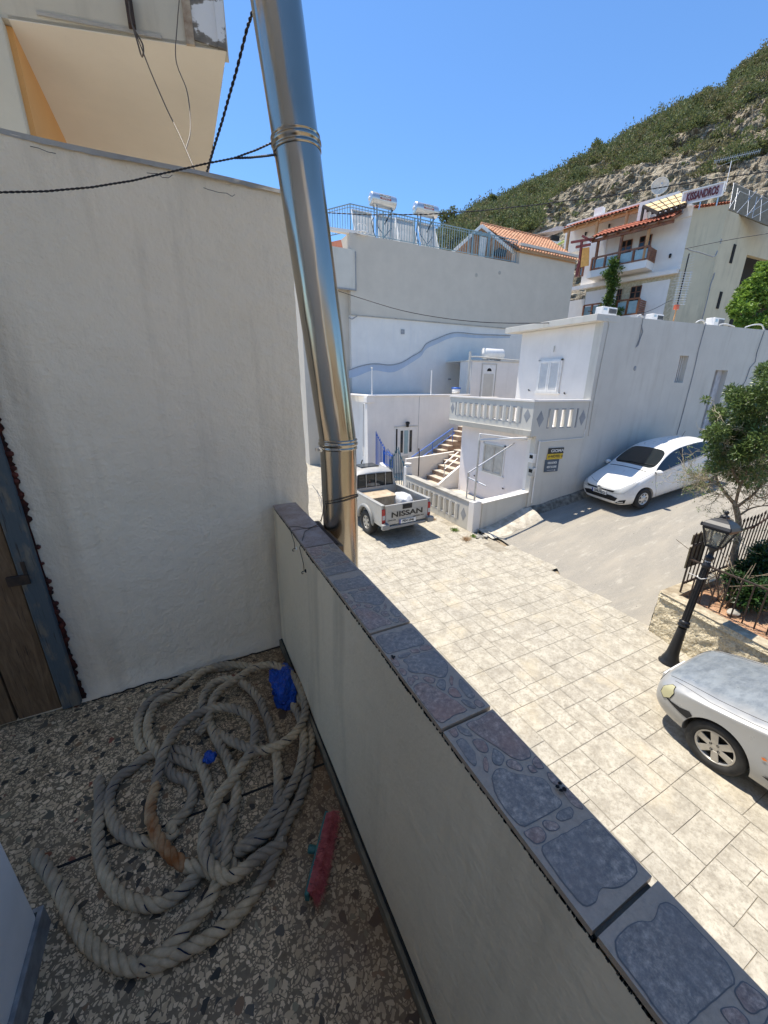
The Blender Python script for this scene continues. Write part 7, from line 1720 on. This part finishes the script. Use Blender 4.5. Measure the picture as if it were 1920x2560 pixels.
def wheel(parent, x, y, r, w_, side, rim, kind, rr_=.6):
    """side = +1 left, -1 right"""
    s_ = side; wl_ = MB(); ax = (0, s_, 0); c = (x, y-s_*w_/2, r)
    P = [(r*rr_, 0), (r*.93, 0), (r*.985, .012), (r, .03), (r, w_-.03), (r*.985, w_-.012), (r*.93, w_-.0), (r*.8, w_+.006), (r*(rr_+.02), w_-.004), (r*rr_, w_-.02)]
    wl_.lathe(P, c, ax, 40); t = wl_.build('wheel', m_rubber, parent)
    rim_r = r*rr_; m = MB(); face = w_-.012
    if kind == 'cover':     # steel cover with round holes
        m.lathe([(rim_r, face), (rim_r*.94, face+.004), (rim_r*.84, face-.006), (rim_r*.8, face-.014)], c, ax, 40)
        m.lathe([(rim_r*.56, face-.012), (rim_r*.45, face+.006), (rim_r*.2, face+.014), (0, face+.016)], c, ax, 32); n_ = 7
        for k in range(n_): a = 2*pi*k/n_; q0 = V(cos(a), 0, sin(a)); t_ = V(-sin(a), 0, cos(a)); o_ = V(*c)+V(0, s_*(face-.008), 0); m.extr([o_+q0*rim_r*.5-t_*.035, o_+q0*rim_r*.83-t_*.028, o_+q0*rim_r*.83+t_*.028, o_+q0*rim_r*.5+t_*.035], (0, s_*.006, 0))
    else:
        n_ = 6 if kind == 'alloy' else 6
        m.lathe([(rim_r, face), (rim_r*.93, face+.004), (rim_r*.88, face-.012), (rim_r*.86, face-.05)], c, ax, 40); m.lathe([(rim_r*.38, face-.02), (rim_r*.34, face-.006), (rim_r*.15, face-.004), (0, face-.002)], c, ax, 28)
        for k in range(n_):
            a = 2*pi*k/n_+.3; q0 = V(cos(a), 0, sin(a)); t_ = V(-sin(a), 0, cos(a)); o_ = V(*c)+V(0, s_*(face-.016), 0)
            m.extr([o_+q0*rim_r*.25-t_*rim_r*.17, o_+q0*rim_r*.9-t_*rim_r*.20, o_+q0*rim_r*.9+t_*rim_r*.20, o_+q0*rim_r*.25+t_*rim_r*.17], (0, s_*.014, 0))
    ri = m.build('rim', rim, t, bevel=.003)
    m = MB(); m.lathe([(0, face-.055), (rim_r*.9, face-.055)], c, ax, 24); m.build('brake', m_dark, t)
    m = MB()
    for k in range(4): a = pi/2*k+.5; q = V(*c)+V(cos(a)*rim_r*.25, s_*(face-.003), sin(a)*rim_r*.25); m.lathe([(.014, -.004), (.014, .003), (.009, .003), (.009, -.004)], q, ax, 12)
    m.build('wheel_nut', m_cable if kind == 'alloy' else m_galv, t); return t
def prof(zb, wb, zm, wm, zsh, wsh, zte, wte, ztc):
    return [(wb*.9, zb), (wb, zb+.05), (wm, zm), (wsh+.012, (zsh+zm)/2+.06), (wsh, zsh), (wte, zte), (wte*.55, zte+(ztc-zte)*.75), (0, ztc)]
# --- white hatchback
def hatchback():
    t = thing('parked_car', 'dusty white five door hatchback parked uphill against the blank side wall', 'car')
    S_ = [(1.97, prof(.27, .50, .42, .60, .58, .56, .66, .50, .68)), (1.90, prof(.21, .66, .42, .74, .62, .70, .72, .60, .75)), (1.72, prof(.18, .76, .42, .82, .70, .76, .80, .66, .84)), (1.35, prof(.17, .80, .42, .85, .80, .79, .89, .70, .94)), (.98, prof(.17, .81, .45, .855, .88, .80, .965, .72, 1.01)),
          (.80, prof(.17, .82, .45, .86, .93, .805, 1.02, .735, 1.06)), (.12, prof(.17, .82, .45, .86, .98, .80, 1.41, .60, 1.46)), (-.45, prof(.17, .82, .45, .86, 1.01, .80, 1.45, .585, 1.50)), (-1.10, prof(.17, .82, .45, .86, 1.05, .79, 1.42, .56, 1.475)), (-1.52, prof(.18, .81, .45, .85, 1.09, .76, 1.35, .53, 1.40)),
          (-1.80, prof(.22, .76, .45, .82, 1.06, .73, 1.10, .60, 1.13)), (-1.95, prof(.30, .66, .48, .72, .86, .68, .92, .58, .95))]
    G_ = {(5, 5): 'windscreen', (5, 6): 'windscreen', (5, 4): 'side_a', (6, 4): 'side_a', (7, 4): 'side_a', (8, 4): 'side_a', (9, 5): 'rear_window', (9, 6): 'rear_window'}
    wx = [(1.22, .72), (1.22, -.72), (-1.30, .72), (-1.30, -.72)]
    pm = paint('white_car_paint', (.78, .78, .76), dusty=.28, rough=.28)
    bvh, bd = loft_car(S_, G_, 'h', t, pm, wx, .345)
    for x, y in wx: wheel(t, x, y*1.02, .30, .19, 1 if y > 0 else -1, m_galv, 'cover')
    F = (V(3, 0, 0), V(0, 1, 0), V(0, 0, 1)); D = (-1, 0, 0); SL_ = (V(0, 2, 0), V(1, 0, 0), V(0, 0, 1)); DL = (0, -1, 0); TP = (V(0, 0, 3), V(1, 0, 0), V(0, 1, 0)); DT = (0, 0, -1)
    for s in (1, -1):
        # headlights wrap from nose to fender; drawn from above/side plane at 45 degrees
        ax = (V(1.9, s*1.2, 0)*1.5, V(-.6, s*.8, 0).normalized(), V(0, 0, 1)); 
        dvec = V(-.8, -s*.6, 0)
        patch_on(bvh, t, [(-.42, .60), (-.25, .56), (.05, .60), (.22, .72), (.40, .83), (.15, .80), (-.15, .70)], ((V(1.80, s*.62, 0)-dvec*2), V(-.6, s*.8, 0), V(0, 0, 1)), dvec, 'headlight', m_head, .006)
        patch_on(bvh, t, [(-.13, .28), (.12, .30), (.15, .42), (.0, .40)], ((V(1.85, s*.60, 0)-dvec*2), V(-.6, s*.8, 0), V(0, 0, 1)), dvec, 'fog_light_recess', m_dark, .005)
        patch_on(bvh, t, [(-.06, .31), (.07, .32), (.09, .36), (-.05, .35)], ((V(1.85, s*.60, 0)-dvec*2), V(-.6, s*.8, 0), V(0, 0, 1)), dvec, 'fog_light', m_head, .009)
        patch_on(bvh, t, [(-1.95, .80), (-1.62, .84), (-1.58, .98), (-1.75, 1.02), (-1.9, .98)], ((V(0, s*2, 0)), V(1, 0, 0), V(0, 0, 1)), (0, -s, 0), 'tail_light', m_red, .008)
        c, nrm_ = onbody(bvh, (.78, s*2, .98), (0, -s, 0)); mm = MB(); b = bmesh.new(); bmesh.ops.create_icosphere(b, subdivisions=3, radius=1)
        for v in b.verts: v.co = V(v.co.x*.06+c.x-.02, c.y+s*.10+v.co.y*.10, c.z+v.co.z*.075)
        me = bpy.data.meshes.new('mirror'); b.to_mesh(me); b.free(); me.materials.append(pm); me.polygons.foreach_set('use_smooth', [True]*len(me.polygons)); o = bpy.data.objects.new('mirror', me); COL.objects.link(o); o.parent = t
        ml = MB(); ml.bar(c, c+V(0, s*.06, -.03), .05, .03); ml.build('mirror_foot', m_cable, o)
        m = MB(); SX = (V(0, s*2, 0), V(1, 0, 0), V(0, 0, 1)); DS = (0, -s, 0)
        line_on(bvh, m, [(.78, .30), (.82, .6), (.80, .92)], SX, DS, .004); line_on(bvh, m, [(-.28, .24), (-.26, .6), (-.24, 1.0), (-.27, 1.42)], SX, DS, .004); line_on(bvh, m, [(.75, .24), (-.85, .25)], SX, DS, .004); line_on(bvh, m, [(-.88, .3), (-1.0, .62), (-1.22, .95)], SX, DS, .004)
        m.build('door_gap', m_dark, t)
        m = MB()
        for x in (.02, -.98): line_on(bvh, m, [(x, .83), (x-.17, .85)], SX, DS, .013, .012)
        m.build('door_handle', pm, t)
        m = MB(); line_on(bvh, m, [(.70, .955), (.1, .985), (-.45, 1.015), (-1.1, 1.055), (-1.38, 1.08)], SX, DS, .008, .0); m.build('window_seal', m_cable, t)
        patch_on(bvh, t, [(-.22, 1.02), (-.30, 1.02), (-.33, 1.40), (-.26, 1.41)], SX, DS, 'door_pillar', m_cable, .006)
    patch_on(bvh, t, [(-.52, .34), (.52, .34), (.60, .46), (.40, .40+.1), (-.40, .50), (-.60, .46)], F, D, 'lower_grille', m_dark, .006)
    patch_on(bvh, t, [(-.45, .60), (.45, .60), (.50, .655), (0, .635), (-.50, .655)], F, D, 'upper_grille', m_dark, .007)
    patch_on(bvh, t, [(-.07, .605), (.07, .605), (.08, .64), (.05, .675), (-.05, .675), (-.08, .64)], F, D, 'badge', m_galv, .014)
    m = MB(); m.lathe([(.052, 0), (.066, .004), (.08, .0)], (2.0, 0, .64), (1, 0, .1), 24); m.tube([V(2.01, .035, .665), V(2.01, .028, .615)], .007, 5); m.tube([V(2.01, -.028, .665), V(2.01, -.035, .615)], .007, 5); m.tube([V(2.01, .032, .638), V(2.01, -.032, .642)], .007, 5); m.build('emblem', m_galv, t)
    m = MB(); m.box((1.985, -.26, .475), (1.997, .26, .585)); pl = m.build('number_plate', m_plate, t); m = MB(); m.box((1.996, -.26, .476), (1.999, -.22, .584)); m.build('plate_band', m_plateblue, pl)
    text_mesh('XNO·9312', .105, frame((1.999, .02, .53), (0, 1, 0), (0, 0, 1)), 'lettering', m_signblack, pl, .002, 'CENTER', .002, .8)
    m = MB(); line_on(bvh, m, [(1.62, .70), (1.3, .71), (.86, .74)], TP, DT, .004); line_on(bvh, m, [(1.62, -.70), (1.3, -.71), (.86, -.74)], TP, DT, .004); line_on(bvh, m, [(1.74, -.55), (1.86, -.3), (1.90, 0), (1.86, .3), (1.74, .55)], TP, DT, .004); line_on(bvh, m, [(.95, -.6), (.93, .6)], TP, DT, .012); m.build('bonnet_gap', m_dark, t)
    m = MB(); line_on(bvh, m, [(.74, -.55), (.70, .1)], TP, DT, .010, .01); line_on(bvh, m, [(.72, .0), (.66, .6)], TP, DT, .010, .01); m.build('wiper', m_cable, t)
    m = MB(); m.tube([V(-1.15, 0, 1.47), V(-1.28, 0, 1.62)], .006, 5); m.build('aerial', m_cable, t)
    m = MB(); m.box((.4, -.55, .6), (.0, -.15, 1.05)); m.box((.4, .15, .6), (.0, .55, 1.05)); 
    return t
hb = hatchback()
fwd = V(-2.40, .36, -.46).normalized(); lf_ = V(0, 0, 1).cross(fwd).normalized(); upv = fwd.cross(lf_)
PA = V(11.46, 6.11, 0); hc_ = V(12.70, 5.90, 0)-V(lf_.x, lf_.y, 0)*.82
hz = road_z(hc_.x)+.01
hb.matrix_world = Matrix(((fwd.x, lf_.x, upv.x, hc_.x), (fwd.y, lf_.y, upv.y, hc_.y), (fwd.z, lf_.z, upv.z, hz), (0, 0, 0, 1)))
# --- silver saloon at the right edge
def saloon():
    t = thing('parked_car', 'silver car with knocked front bumper and yellowed headlight parked at the right edge', 'car')
    S_ = [(1.99, prof(.28, .46, .42, .56, .56, .54, .63, .48, .645)), (1.93, prof(.23, .62, .42, .72, .62, .68, .69, .58, .71)), (1.72, prof(.20, .73, .42, .79, .68, .74, .74, .63, .775)), (1.38, prof(.19, .78, .42, .825, .745, .765, .80, .66, .845)), (1.0, prof(.19, .79, .42, .83, .81, .775, .86, .68, .90)),
          (.72, prof(.19, .79, .44, .835, .88, .775, .96, .67, 1.0)), (.0, prof(.19, .79, .44, .835, .90, .77, 1.30, .56, 1.35)), (-.6, prof(.19, .79, .44, .835, .92, .77, 1.33, .55, 1.385)), (-1.15, prof(.19, .79, .44, .83, .94, .76, 1.25, .53, 1.31)), (-1.62, prof(.2, .78, .44, .82, .95, .74, 1.0, .6, 1.03)),
          (-2.0, prof(.26, .70, .45, .77, .86, .70, .94, .56, .96)), (-2.14, prof(.34, .6, .45, .66, .8, .6, .86, .5, .88))]
    G_ = {(5, 5): 'windscreen', (5, 6): 'windscreen', (5, 4): 'side_a', (6, 4): 'side_a', (7, 4): 'side_a', (8, 5): 'rear_window', (8, 6): 'rear_window'}
    wx = [(1.22, .70), (1.22, -.70), (-1.26, .70), (-1.26, -.70)]
    pm = paint('silver_car_paint', (.34, .345, .34), dusty=.12, rough=.33, metal=.25, wear=(.16, .185, .21))
    bvh, bd = loft_car(S_, G_, 's', t, pm, wx, .335)
    for x, y in wx: wheel(t, x, y*.965, .295, .185, 1 if y > 0 else -1, plain('dull_alloy', (.5, .48, .44), .4, .6) if 'dull_alloy' not in MATS else MATS['dull_alloy'], 'alloy', .66)
    # faded patchy bonnet clear coat
    TP = (V(0, 0, 3), V(1, 0, 0), V(0, 1, 0)); DT = (0, 0, -1)
    m = MB()
    for s in (1, -1): line_on(bvh, m, [(1.88, s*.53), (1.35, s*.615), (.74, s*.645)], TP, DT, .0035); line_on(bvh, m, [(1.80, s*.60), (1.4, s*.70), (1.0, s*.725), (.6, s*.735)], TP, DT, .003)
    line_on(bvh, m, [(1.90, -.5), (2.0, -.2), (2.0, .2), (1.90, .5)], TP, DT, .004); m.build('bonnet_gap', m_dark, t)
    for s in (1, -1):
        dvec = V(-.62, -s*.78, 0)
        ax = ((V(1.86, s*.60, .0)-dvec*2), V(-.75, s*.55, 0).normalized(), V(0, 0, 1))
        patch_on(bvh, t, [(.06, .54), (.06, .62), (.10, .685), (.14, .69), (.19, .63), (.18, .55), (.12, .50)], ax, dvec, 'headlight', m_headold if s > 0 else m_head, .009, 8)
        m = MB(); line_on(bvh, m, [(.06, .54), (.06, .62), (.10, .685), (.14, .69), (.19, .63), (.18, .55), (.12, .50), (.06, .54)], ax, dvec, .005, .006); m.build('headlight_gap', m_dark, t)
        SX = (V(0, s*2, 0), V(1, 0, 0), V(0, 0, 1)); DS = (0, -s, 0)
        # gap between knocked bumper and fender
        patch_on(bvh, t, [(1.82, .53), (1.72, .525), (1.62, .53), (1.52, .56), (1.48, .53), (1.52, .46), (1.60, .47), (1.72, .50)], SX, DS, 'bumper_gap', m_dark, .006, 6)
        patch_on(bvh, t, [(.83, .57), (.855, .585), (.83, .60), (.80, .585)], SX, DS, 'side_repeater', m_orange2, .012, 5)
        patch_on(bvh, t, [(.80, .40), (.72, .43), (.30, .43), (-.8, .43), (-.8, .385), (.30, .385), (.72, .385)], SX, DS, 'side_moulding', m_cable, .012, 4)
        m = MB(); line_on(bvh, m, [(.60, .25), (.62, .6), (.60, .86)], SX, DS, .004); line_on(bvh, m, [(-.48, .25), (-.45, .88), (-.5, 1.25)], SX, DS, .004); line_on(bvh, m, [(.6, .24), (-.85, .24)], SX, DS, .004); line_on(bvh, m, [(-.85, .3), (-1.0, .6), (-1.15, .9)], SX, DS, .004); m.build('door_gap', m_dark, t)
        m = MB()
        for x in (-.25, -.95): line_on(bvh, m, [(x, .74), (x-.16, .75)], SX, DS, .013, .012)
        m.build('door_handle', m_cable, t)
        c, _n = onbody(bvh, (.55, s*2, .95), (0, -s, 0)); b = bmesh.new(); bmesh.ops.create_icosphere(b, subdivisions=3, radius=1)
        for v in b.verts: v.co = V(v.co.x*.05+c.x, c.y+s*.10+v.co.y*.09, c.z+v.co.z*.065)
        me = bpy.data.meshes.new('mirror'); b.to_mesh(me); b.free(); me.materials.append(pm); me.polygons.foreach_set('use_smooth', [True]*len(me.polygons)); o = bpy.data.objects.new('mirror', me); COL.objects.link(o); o.parent = t
        patch_on(bvh, t, [(-2.05, .66), (-1.75, .68), (-1.75, .84), (-2.0, .82)], SX, DS, 'tail_light', m_red, .008)
    # scuffed cracked patch on the bumper corner
    dvec = V(-.6, -.8, 0); patch_on(bvh, t, [(-.14, .56), (.0, .52), (.04, .62), (.0, .66), (-.12, .64)], ((V(1.95, .5, 0)-dvec*2), V(-.8, .6, 0), V(0, 0, 1)), dvec, 'scuffed_patch', rough_mat('scuffed_paint', (.3, .3, .3), (.7, .7, .68), 30, .6, 60, .6, .004, fine=((.1, .1, .1), .6)), .006)
    m = MB(); m.box((2.05, -.26, .38), (2.075, .26, .49)); m.build('number_plate', m_plate, t); F = (V(3, 0, 0), V(0, 1, 0), V(0, 0, 1))
    patch_on(bvh, t, [(-.35, .55), (.35, .55), (.38, .60), (-.38, .60)], F, (-1, 0, 0), 'grille', m_dark, .006); patch_on(bvh, t, [(-.4, .28), (.4, .28), (.42, .36), (-.42, .36)], F, (-1, 0, 0), 'lower_grille', m_dark, .006)
    return t
sc = saloon(); sc.location = (5.66, .02, G+.005); sc.rotation_euler = (0, 0, radians(90.5))
# --- pickup
def pickup():
    t = thing('pickup_truck', 'dusty silver pickup seen from behind with open bed and black lettered tailgate', 'pickup')
    pm = paint('dusty_silver_paint', (.40, .40, .385), dust=(.40, .34, .26), dusty=.5, rough=.42, metal=.15)
    m_in = rough_mat('scratched_bed_floor', (.10, .10, .095), (.26, .25, .22), 8, .7, 40, .4, .004)
    ZB, ZT, W_ = .52, 1.10, .80     # bed floor height, rail height, half width
    XR = -2.35; XC = -.50           # tail, bed front
    # bed sides with wheel arch cut
    for s in (1, -1):
        pts = [(XR, ZB)]; n = 14
        ac, ar = -1.42, .42
        pts = [(XR, .50), (ac-ar, .50)]+[(ac-ar*cos(pi*k/n), .42+ar*sin(pi*k/n)+.02) for k in range(n+1)]+[(ac+ar, .42), (XC, .42), (XC, ZT), (XR+.02, ZT-.02)]
        m = MB(); m.extr([(x, s*W_, z) for x, z in pts], (0, -s*.055, 0)); m.build('bed_side', pm, t, bevel=.012)
        m = MB(); m.bar((XR, s*(W_-.045), ZT), (XC, s*(W_-.045), ZT), .10, .03); m.build('bed_rail', pm, t, bevel=.008)
        # flared arch trim
        m = MB(); m.tube([V(ac-(ar+.03)*cos(pi*k/20), s*(W_+.02), .40+(ar+.04)*sin(pi*k/20)) for k in range(21)], [.02]+[.055]*19+[.02], 8); m.build('wheel_flare', plain('grey_flare', (.26, .26, .25), .55) if 'grey_flare' not in MATS else MATS['grey_flare'], t)
        m = MB(); m.box((XR-.012, s*(W_-.005), .60), (XR+.06, s*(W_-.105), 1.0)); tl = m.build('tail_light', m_red, t, bevel=.012)
        m = MB(); m.box((XR-.016, s*(W_-.015), .70), (XR+.02, s*(W_-.095), .82)); m.build('reversing_lens', m_head, tl)
        m = MB(); k0 = s*(W_-.02); m.box((-2.50, s*.62, .44), (-2.36, s*.84, .60)); m.build('bumper_end', MATS.get('grey_flare') or m_galv, t, bevel=.03)
        # inner arch box and side lip
        m = MB(); m.box((-1.82, s*(W_-.06), ZB), (-1.02, s*(W_-.30), ZB+.26)); m.build('inner_arch', m_in, t, bevel=.03)
    m = MB(); m.box((XR, -W_+.055, ZB-.04), (XC, W_-.055, ZB)); m.build('bed_floor', m_in, t)
    m = MB(); m.box((XC-.04, -W_+.055, ZB), (XC, W_-.055, ZT+.02)); m.build('bed_front', pm, t)
    # tailgate
    m = MB(); m.box((XR-.02, -W_+.11, ZB+.02), (XR+.04, W_-.11, ZT-.005)); tg = m.build('tailgate', pm, t, bevel=.012)
    m = MB(); m.box((XR-.03, -.15, .93), (XR-.02, .16, 1.07)); m.box((XR-.045, -.10, .965), (XR-.03, .1, 1.02)); m.build('tailgate_handle', m_cable, tg, bevel=.005)
    M_ = frame((XR-.024, .0, .80), (0, -1, 0), (0, 0, 1)); text_mesh('NISSAN', .205, M_, 'lettering', m_signblack, tg, .003, 'CENTER', .006, 1.5)
    text_mesh('NAVARA 4x4', .05, frame((XR-.024, -.38, .665), (0, -1, 0), (0, 0, 1)), 'lettering', m_signblack, tg, .002, 'CENTER', .001, 1.2)
    text_mesh('KING CAB', .045, frame((XR-.024, .50, .655), (0, -1, 0), (0, 0, 1)), 'lettering', m_signblack, tg, .002, 'CENTER', .001, 1.2)
    m = MB(); m.box((XR-.022, -.62, .70), (XR-.021, .62, .705)); m.box((XR-.022, -.62, .90), (XR-.021, -.2, .905)); m.box((XR-.022, .2, .90), (XR-.021, .62, .905)); m.build('pressed_line', MATS['grey_flare'], tg)
    m = MB(); m.box((XR-.055, -.27, .53), (XR-.04, .27, .645)); pl = m.build('number_plate', m_plate, t, bevel=.003); m = MB(); m.box((XR-.057, .235, .532), (XR-.053, .27, .643)); m.build('plate_band', m_plateblue, pl)
    text_mesh('PEN·2946', .11, frame((XR-.057, -.015, .588), (0, -1, 0), (0, 0, 1)), 'lettering', m_signblack, pl, .002, 'CENTER', .002, .85)
    m = MB(); m.box((XR-.06, -.62, .42), (XR-.01, .62, .50)); m.build('rear_bumper', MATS['grey_flare'], t, bevel=.01)
    # cab and bonnet: lofted shell
    def pf(zb, wb, zs, ws, zt, wt, zc): return [(wb*.95, zb), (wb, zb+.06), (wb+.01, .62), (ws+.005, (zs+.62)/2), (ws, zs), (wt, zt), (wt*.6, zc-.01), (0, zc)]
    S_ = [(2.55, pf(.42, .62, .86, .66, .92, .6, .95)), (2.42, pf(.36, .74, .94, .76, 1.0, .66, 1.03)), (1.6, pf(.34, .79, 1.0, .79, 1.06, .7, 1.1)), (1.12, pf(.34, .80, 1.04, .80, 1.1, .72, 1.15)), (.55, pf(.34, .80, 1.06, .80, 1.58, .62, 1.64)), (-.05, pf(.34, .80, 1.07, .80, 1.61, .62, 1.675)), (-.32, pf(.34, .80, 1.08, .80, 1.59, .62, 1.66)), (-.47, pf(.34, .80, 1.10, .79, 1.50, .64, 1.56))]
    G_ = {(3, 5): 'windscreen', (3, 6): 'windscreen', (3, 4): 'side_a', (4, 4): 'side_a', (5, 4): 'side_b'}
    wx = [(1.62, .72), (1.62, -.72)]
    bvh, bd = loft_car(S_, G_, 'p', t, pm, wx, .40, .4)
    F = (V(-3, 0, 0), V(0, 1, 0), V(0, 0, 1))
    m = MB(); m.extr([(-.479, -.60, 1.13), (-.479, .60, 1.13), (-.455, .57, 1.50), (-.455, -.57, 1.50)], (-.02, 0, 0)); rw = m.build('rear_window', m_carglass, t, bevel=.004)
    m = MB(); 
    for a, b in (((-.62, 1.11), (.62, 1.11)), ((-.59, 1.52), (.59, 1.52)), ((-.62, 1.11), (-.59, 1.52)), ((.62, 1.11), (.59, 1.52))): m.bar((-.50, a[0], a[1]), (-.478, b[0], b[1]), .035, .03)
    m.build('window_rubber', m_cable, rw)
    for y in (-.34, 0, .34): m = MB(); m.tube([V(-.525, y, 1.10), V(-.515, y, 1.53)], .011, 6); m.build('guard_bar', m_galv, t)
    m = MB(); m.box((.35, -.32, 1.665), (-.15, .32, 1.69)); m.build('roof_hatch', m_carglass, t, bevel=.01)
    for s in (1, -1):
        SX = (V(0, s*2, 0), V(1, 0, 0), V(0, 0, 1)); m = MB(); line_on(bvh, m, [(.95, .45), (1.0, 1.0)], SX, (0, -s, 0), .004); line_on(bvh, m, [(-.05, .42), (-.05, 1.05)], SX, (0, -s, 0), .004); m.build('door_gap', m_dark, t)
        m = MB(); m.box((.98, s*.84, 1.08), (.9, s*1.02, 1.26)); m.build('mirror', m_cable, t, bevel=.02)
    for x in (1.62, -1.42):
        for s in (1, -1): wheel(t, x, s*.70, .355, .23, s, MATS['dull_alloy'], 'truck', .56)
    m = MB(); m.box((-2.3, -.45, .38), (1.4, .45, .50)); m.tube([V(-1.42, -.65, .36), V(-1.42, .65, .36)], .06, 8); m.lathe([(0, -.13), (.12, -.08), (.14, 0), (.12, .08), (0, .13)], (-1.42, 0, .36), (1, 0, 0), 12); m.build('chassis', m_dark, t)
    return t
pk = pickup(); RZ = radians(92.5); pc = V(5.15, 8.72, 0)+V(-sin(radians(2.5)), cos(radians(2.5)), 0)*2.37
pk.location = (pc.x, pc.y, G+.005); pk.rotation_euler = (0, 0, RZ)
def tl_(x, y, z): c, s = cos(RZ), sin(RZ); return V(pc.x+c*x-s*y, pc.y+s*x+c*y, G+.005+z)
# crate and wrapped bundle in the bed
cr = thing('wooden_crate', 'large dusty plywood box standing in the pickup bed behind the cab', 'crate', tuple(tl_(-1.02, .18, .525)), RZ)
m_ply = rough_mat('dusty_plywood', (.34, .26, .17), (.52, .43, .31), 4, .85, 30, .3, .004, stain=(.2, .15, .1), sth=(.5, .7))
m = MB(); m.box((-.30, -.46, 0), (.42, .52, .46)); m.build('box', m_ply, cr, bevel=.006); m = MB(); m.box((-.33, -.49, .461), (.45, .55, .49)); m.build('lid', m_ply, cr, bevel=.004)
bw_ = thing('wrapped_bundle', 'silvery plastic wrapped round bundle in the pickup bed beside the box', 'bundle', tuple(tl_(-1.45, -.42, .525)), RZ)
b = bmesh.new(); bmesh.ops.create_icosphere(b, subdivisions=4, radius=1)
for v in b.verts: q = v.co.copy(); k = 1+.09*noise.noise(q*3)+.05*noise.noise(q*8); v.co = V(math.copysign(abs(q.x)**.7, q.x)*.40*k, math.copysign(abs(q.y)**.7, q.y)*.22*k, .27+math.copysign(abs(q.z)**.7, q.z)*.28*k)
me = bpy.data.meshes.new('bundle'); b.to_mesh(me); b.free(); me.polygons.foreach_set('use_smooth', [True]*len(me.polygons)); mw, nt_, b_ = base('crinkled_plastic_wrap', (.62, .63, .64), .28); bump(nt_, b_, noiset(nt_, tc(nt_), 24, 5, .6, 1.5), .8, .02); me.materials.append(mw); o = bpy.data.objects.new('bundle', me); COL.objects.link(o); o.parent = bw_
ju = thing('white_jug', 'small white plastic jug lying by the tailgate in the pickup bed', 'jug', tuple(tl_(-2.05, .0, .53)), RZ)
m = MB(); m.lathe([(0, 0), (.07, 0), (.075, .02), (.075, .14), (.03, .19), (.03, .22), (0, .22)], (0, 0, .0), (0, 0, 1), 16); m.tube([V(.05, 0, .16), V(.10, 0, .15), V(.10, 0, .06), V(.07, 0, .05)], .012, 6); m.build('jug', m_whitepl, ju)
# ---------------------------------------------------------------- far end of the lower street, seen between wall and flue
bk = wthing('brick_building', 'brown block walled building at the far end of the lower street', 'building', (8, 27, G))
m_bk, nt_, b_ = base('brown_block_wall', (.25, .15, .1), .9); br_ = nt_.nodes.new('ShaderNodeTexBrick'); br_.inputs['Scale'].default_value = 1.0; br_.inputs['Brick Width'].default_value = .4; br_.inputs['Row Height'].default_value = .2; br_.inputs['Mortar Size'].default_value = .015
br_.inputs['Color1'].default_value = (.22, .11, .06, 1); br_.inputs['Color2'].default_value = (.36, .22, .13, 1); br_.inputs['Mortar'].default_value = (.08, .05, .04, 1); nt_.links.new(tc(nt_, 1, (pi/2, 0, 0)), br_.inputs['Vector']); nt_.links.new(br_.outputs[0], b_.inputs['Base Color'])
q0, q1 = onY(700, 1000, 27), onY(886, 1000, 27); zt_b = onY(790, 985, 27).z
m = MB(); m.box((q0.x, 27, G), (7.35, 30, zt_b)); m.build('wall', m_bk, bk)
m = MB()
for x in (784, 800): p = onY(x, 1058, 26.99); m.box((p.x-.15, 26.97, p.z-.5), (p.x+.15, 27, p.z+.5))
m.build('window', m_whitepl, bk)
m = MB(); m.box((q0.x, 26.9, onY(790, 1100, 27).z-.6), (7.35, 26.95, onY(790, 1100, 27).z+.1)); m.build('dark_shopfront', m_dark, bk)
kp_ = wthing('pavement_kerb', 'pale concrete kerb at the far end of the lower street', 'kerb', (5, 20, G)); a, b = onz(776, 1130, G+.12), onz(830, 1160, G+.12)
m = MB(); m.bar(a, b, .25, .24); m.build('kerbstone', m_conc, kp_)
m = MB(); m.extr([a+V(.1, .1, -.01), b+V(.1, .1, -.01), b+V(2.5, 3.5, -.01), a+V(1.5, 5, -.01)], (0, 0, -.1)); m.build('pavement', m_asph, kp_)
lw = wthing('street_wall', 'white house side wall along the lower street left of the annex', 'wall', (6.9, 19, G))
m = MB(); m.box((6.6, 19.2, G), (7.35, 19.49, ZA+.5)); m.build('wall', m_white, lw)
# ---------------------------------------------------------------- unseen house and trees added behind the viewer to give the polished flue reflections
oh = wthing('reflection_house', 'unseen tan house added across the street for reflections in the flue', 'house', (6, -12, G))
m = MB(); m.box((1, -15, G), (13, -11, 3.2)); m.build('walls', m_tan, oh)
for x in (2.5, 5.5, 8.5, 11): m = MB(); m.box((x, -11.02, -.8), (x+1.1, -10.98, .9)); m.build('window', m_wood_red, oh)
oh2 = wthing('reflection_grove', 'unseen row of dark trees added along the side road for reflections in the flue', 'tree', (15, -5, G)); lv = Leaves()
for k in range(60): lv.clump(V(14+rt.uniform(-1.5, 1.5), rt.uniform(-9, -1.5), rt.uniform(-3.2, 1.5)), 1.0, 60, .3, .2, rt)
lv.build('crown', MATS['dark_shrub_leaf'], oh2)
# ---------------------------------------------------------------- finish: lift everything so the street is at ground height
for o in TOPS:
    if o.name in bpy.data.objects: o.location.z += EYE if not (o is hb) else 0
hb.matrix_world = Matrix.Translation((0, 0, EYE)) @ hb.matrix_world
for o in list(bpy.data.objects):
    for k in ('_w', '_o'):
        if k in o.keys(): del o[k]
bpy.context.view_layer.update()
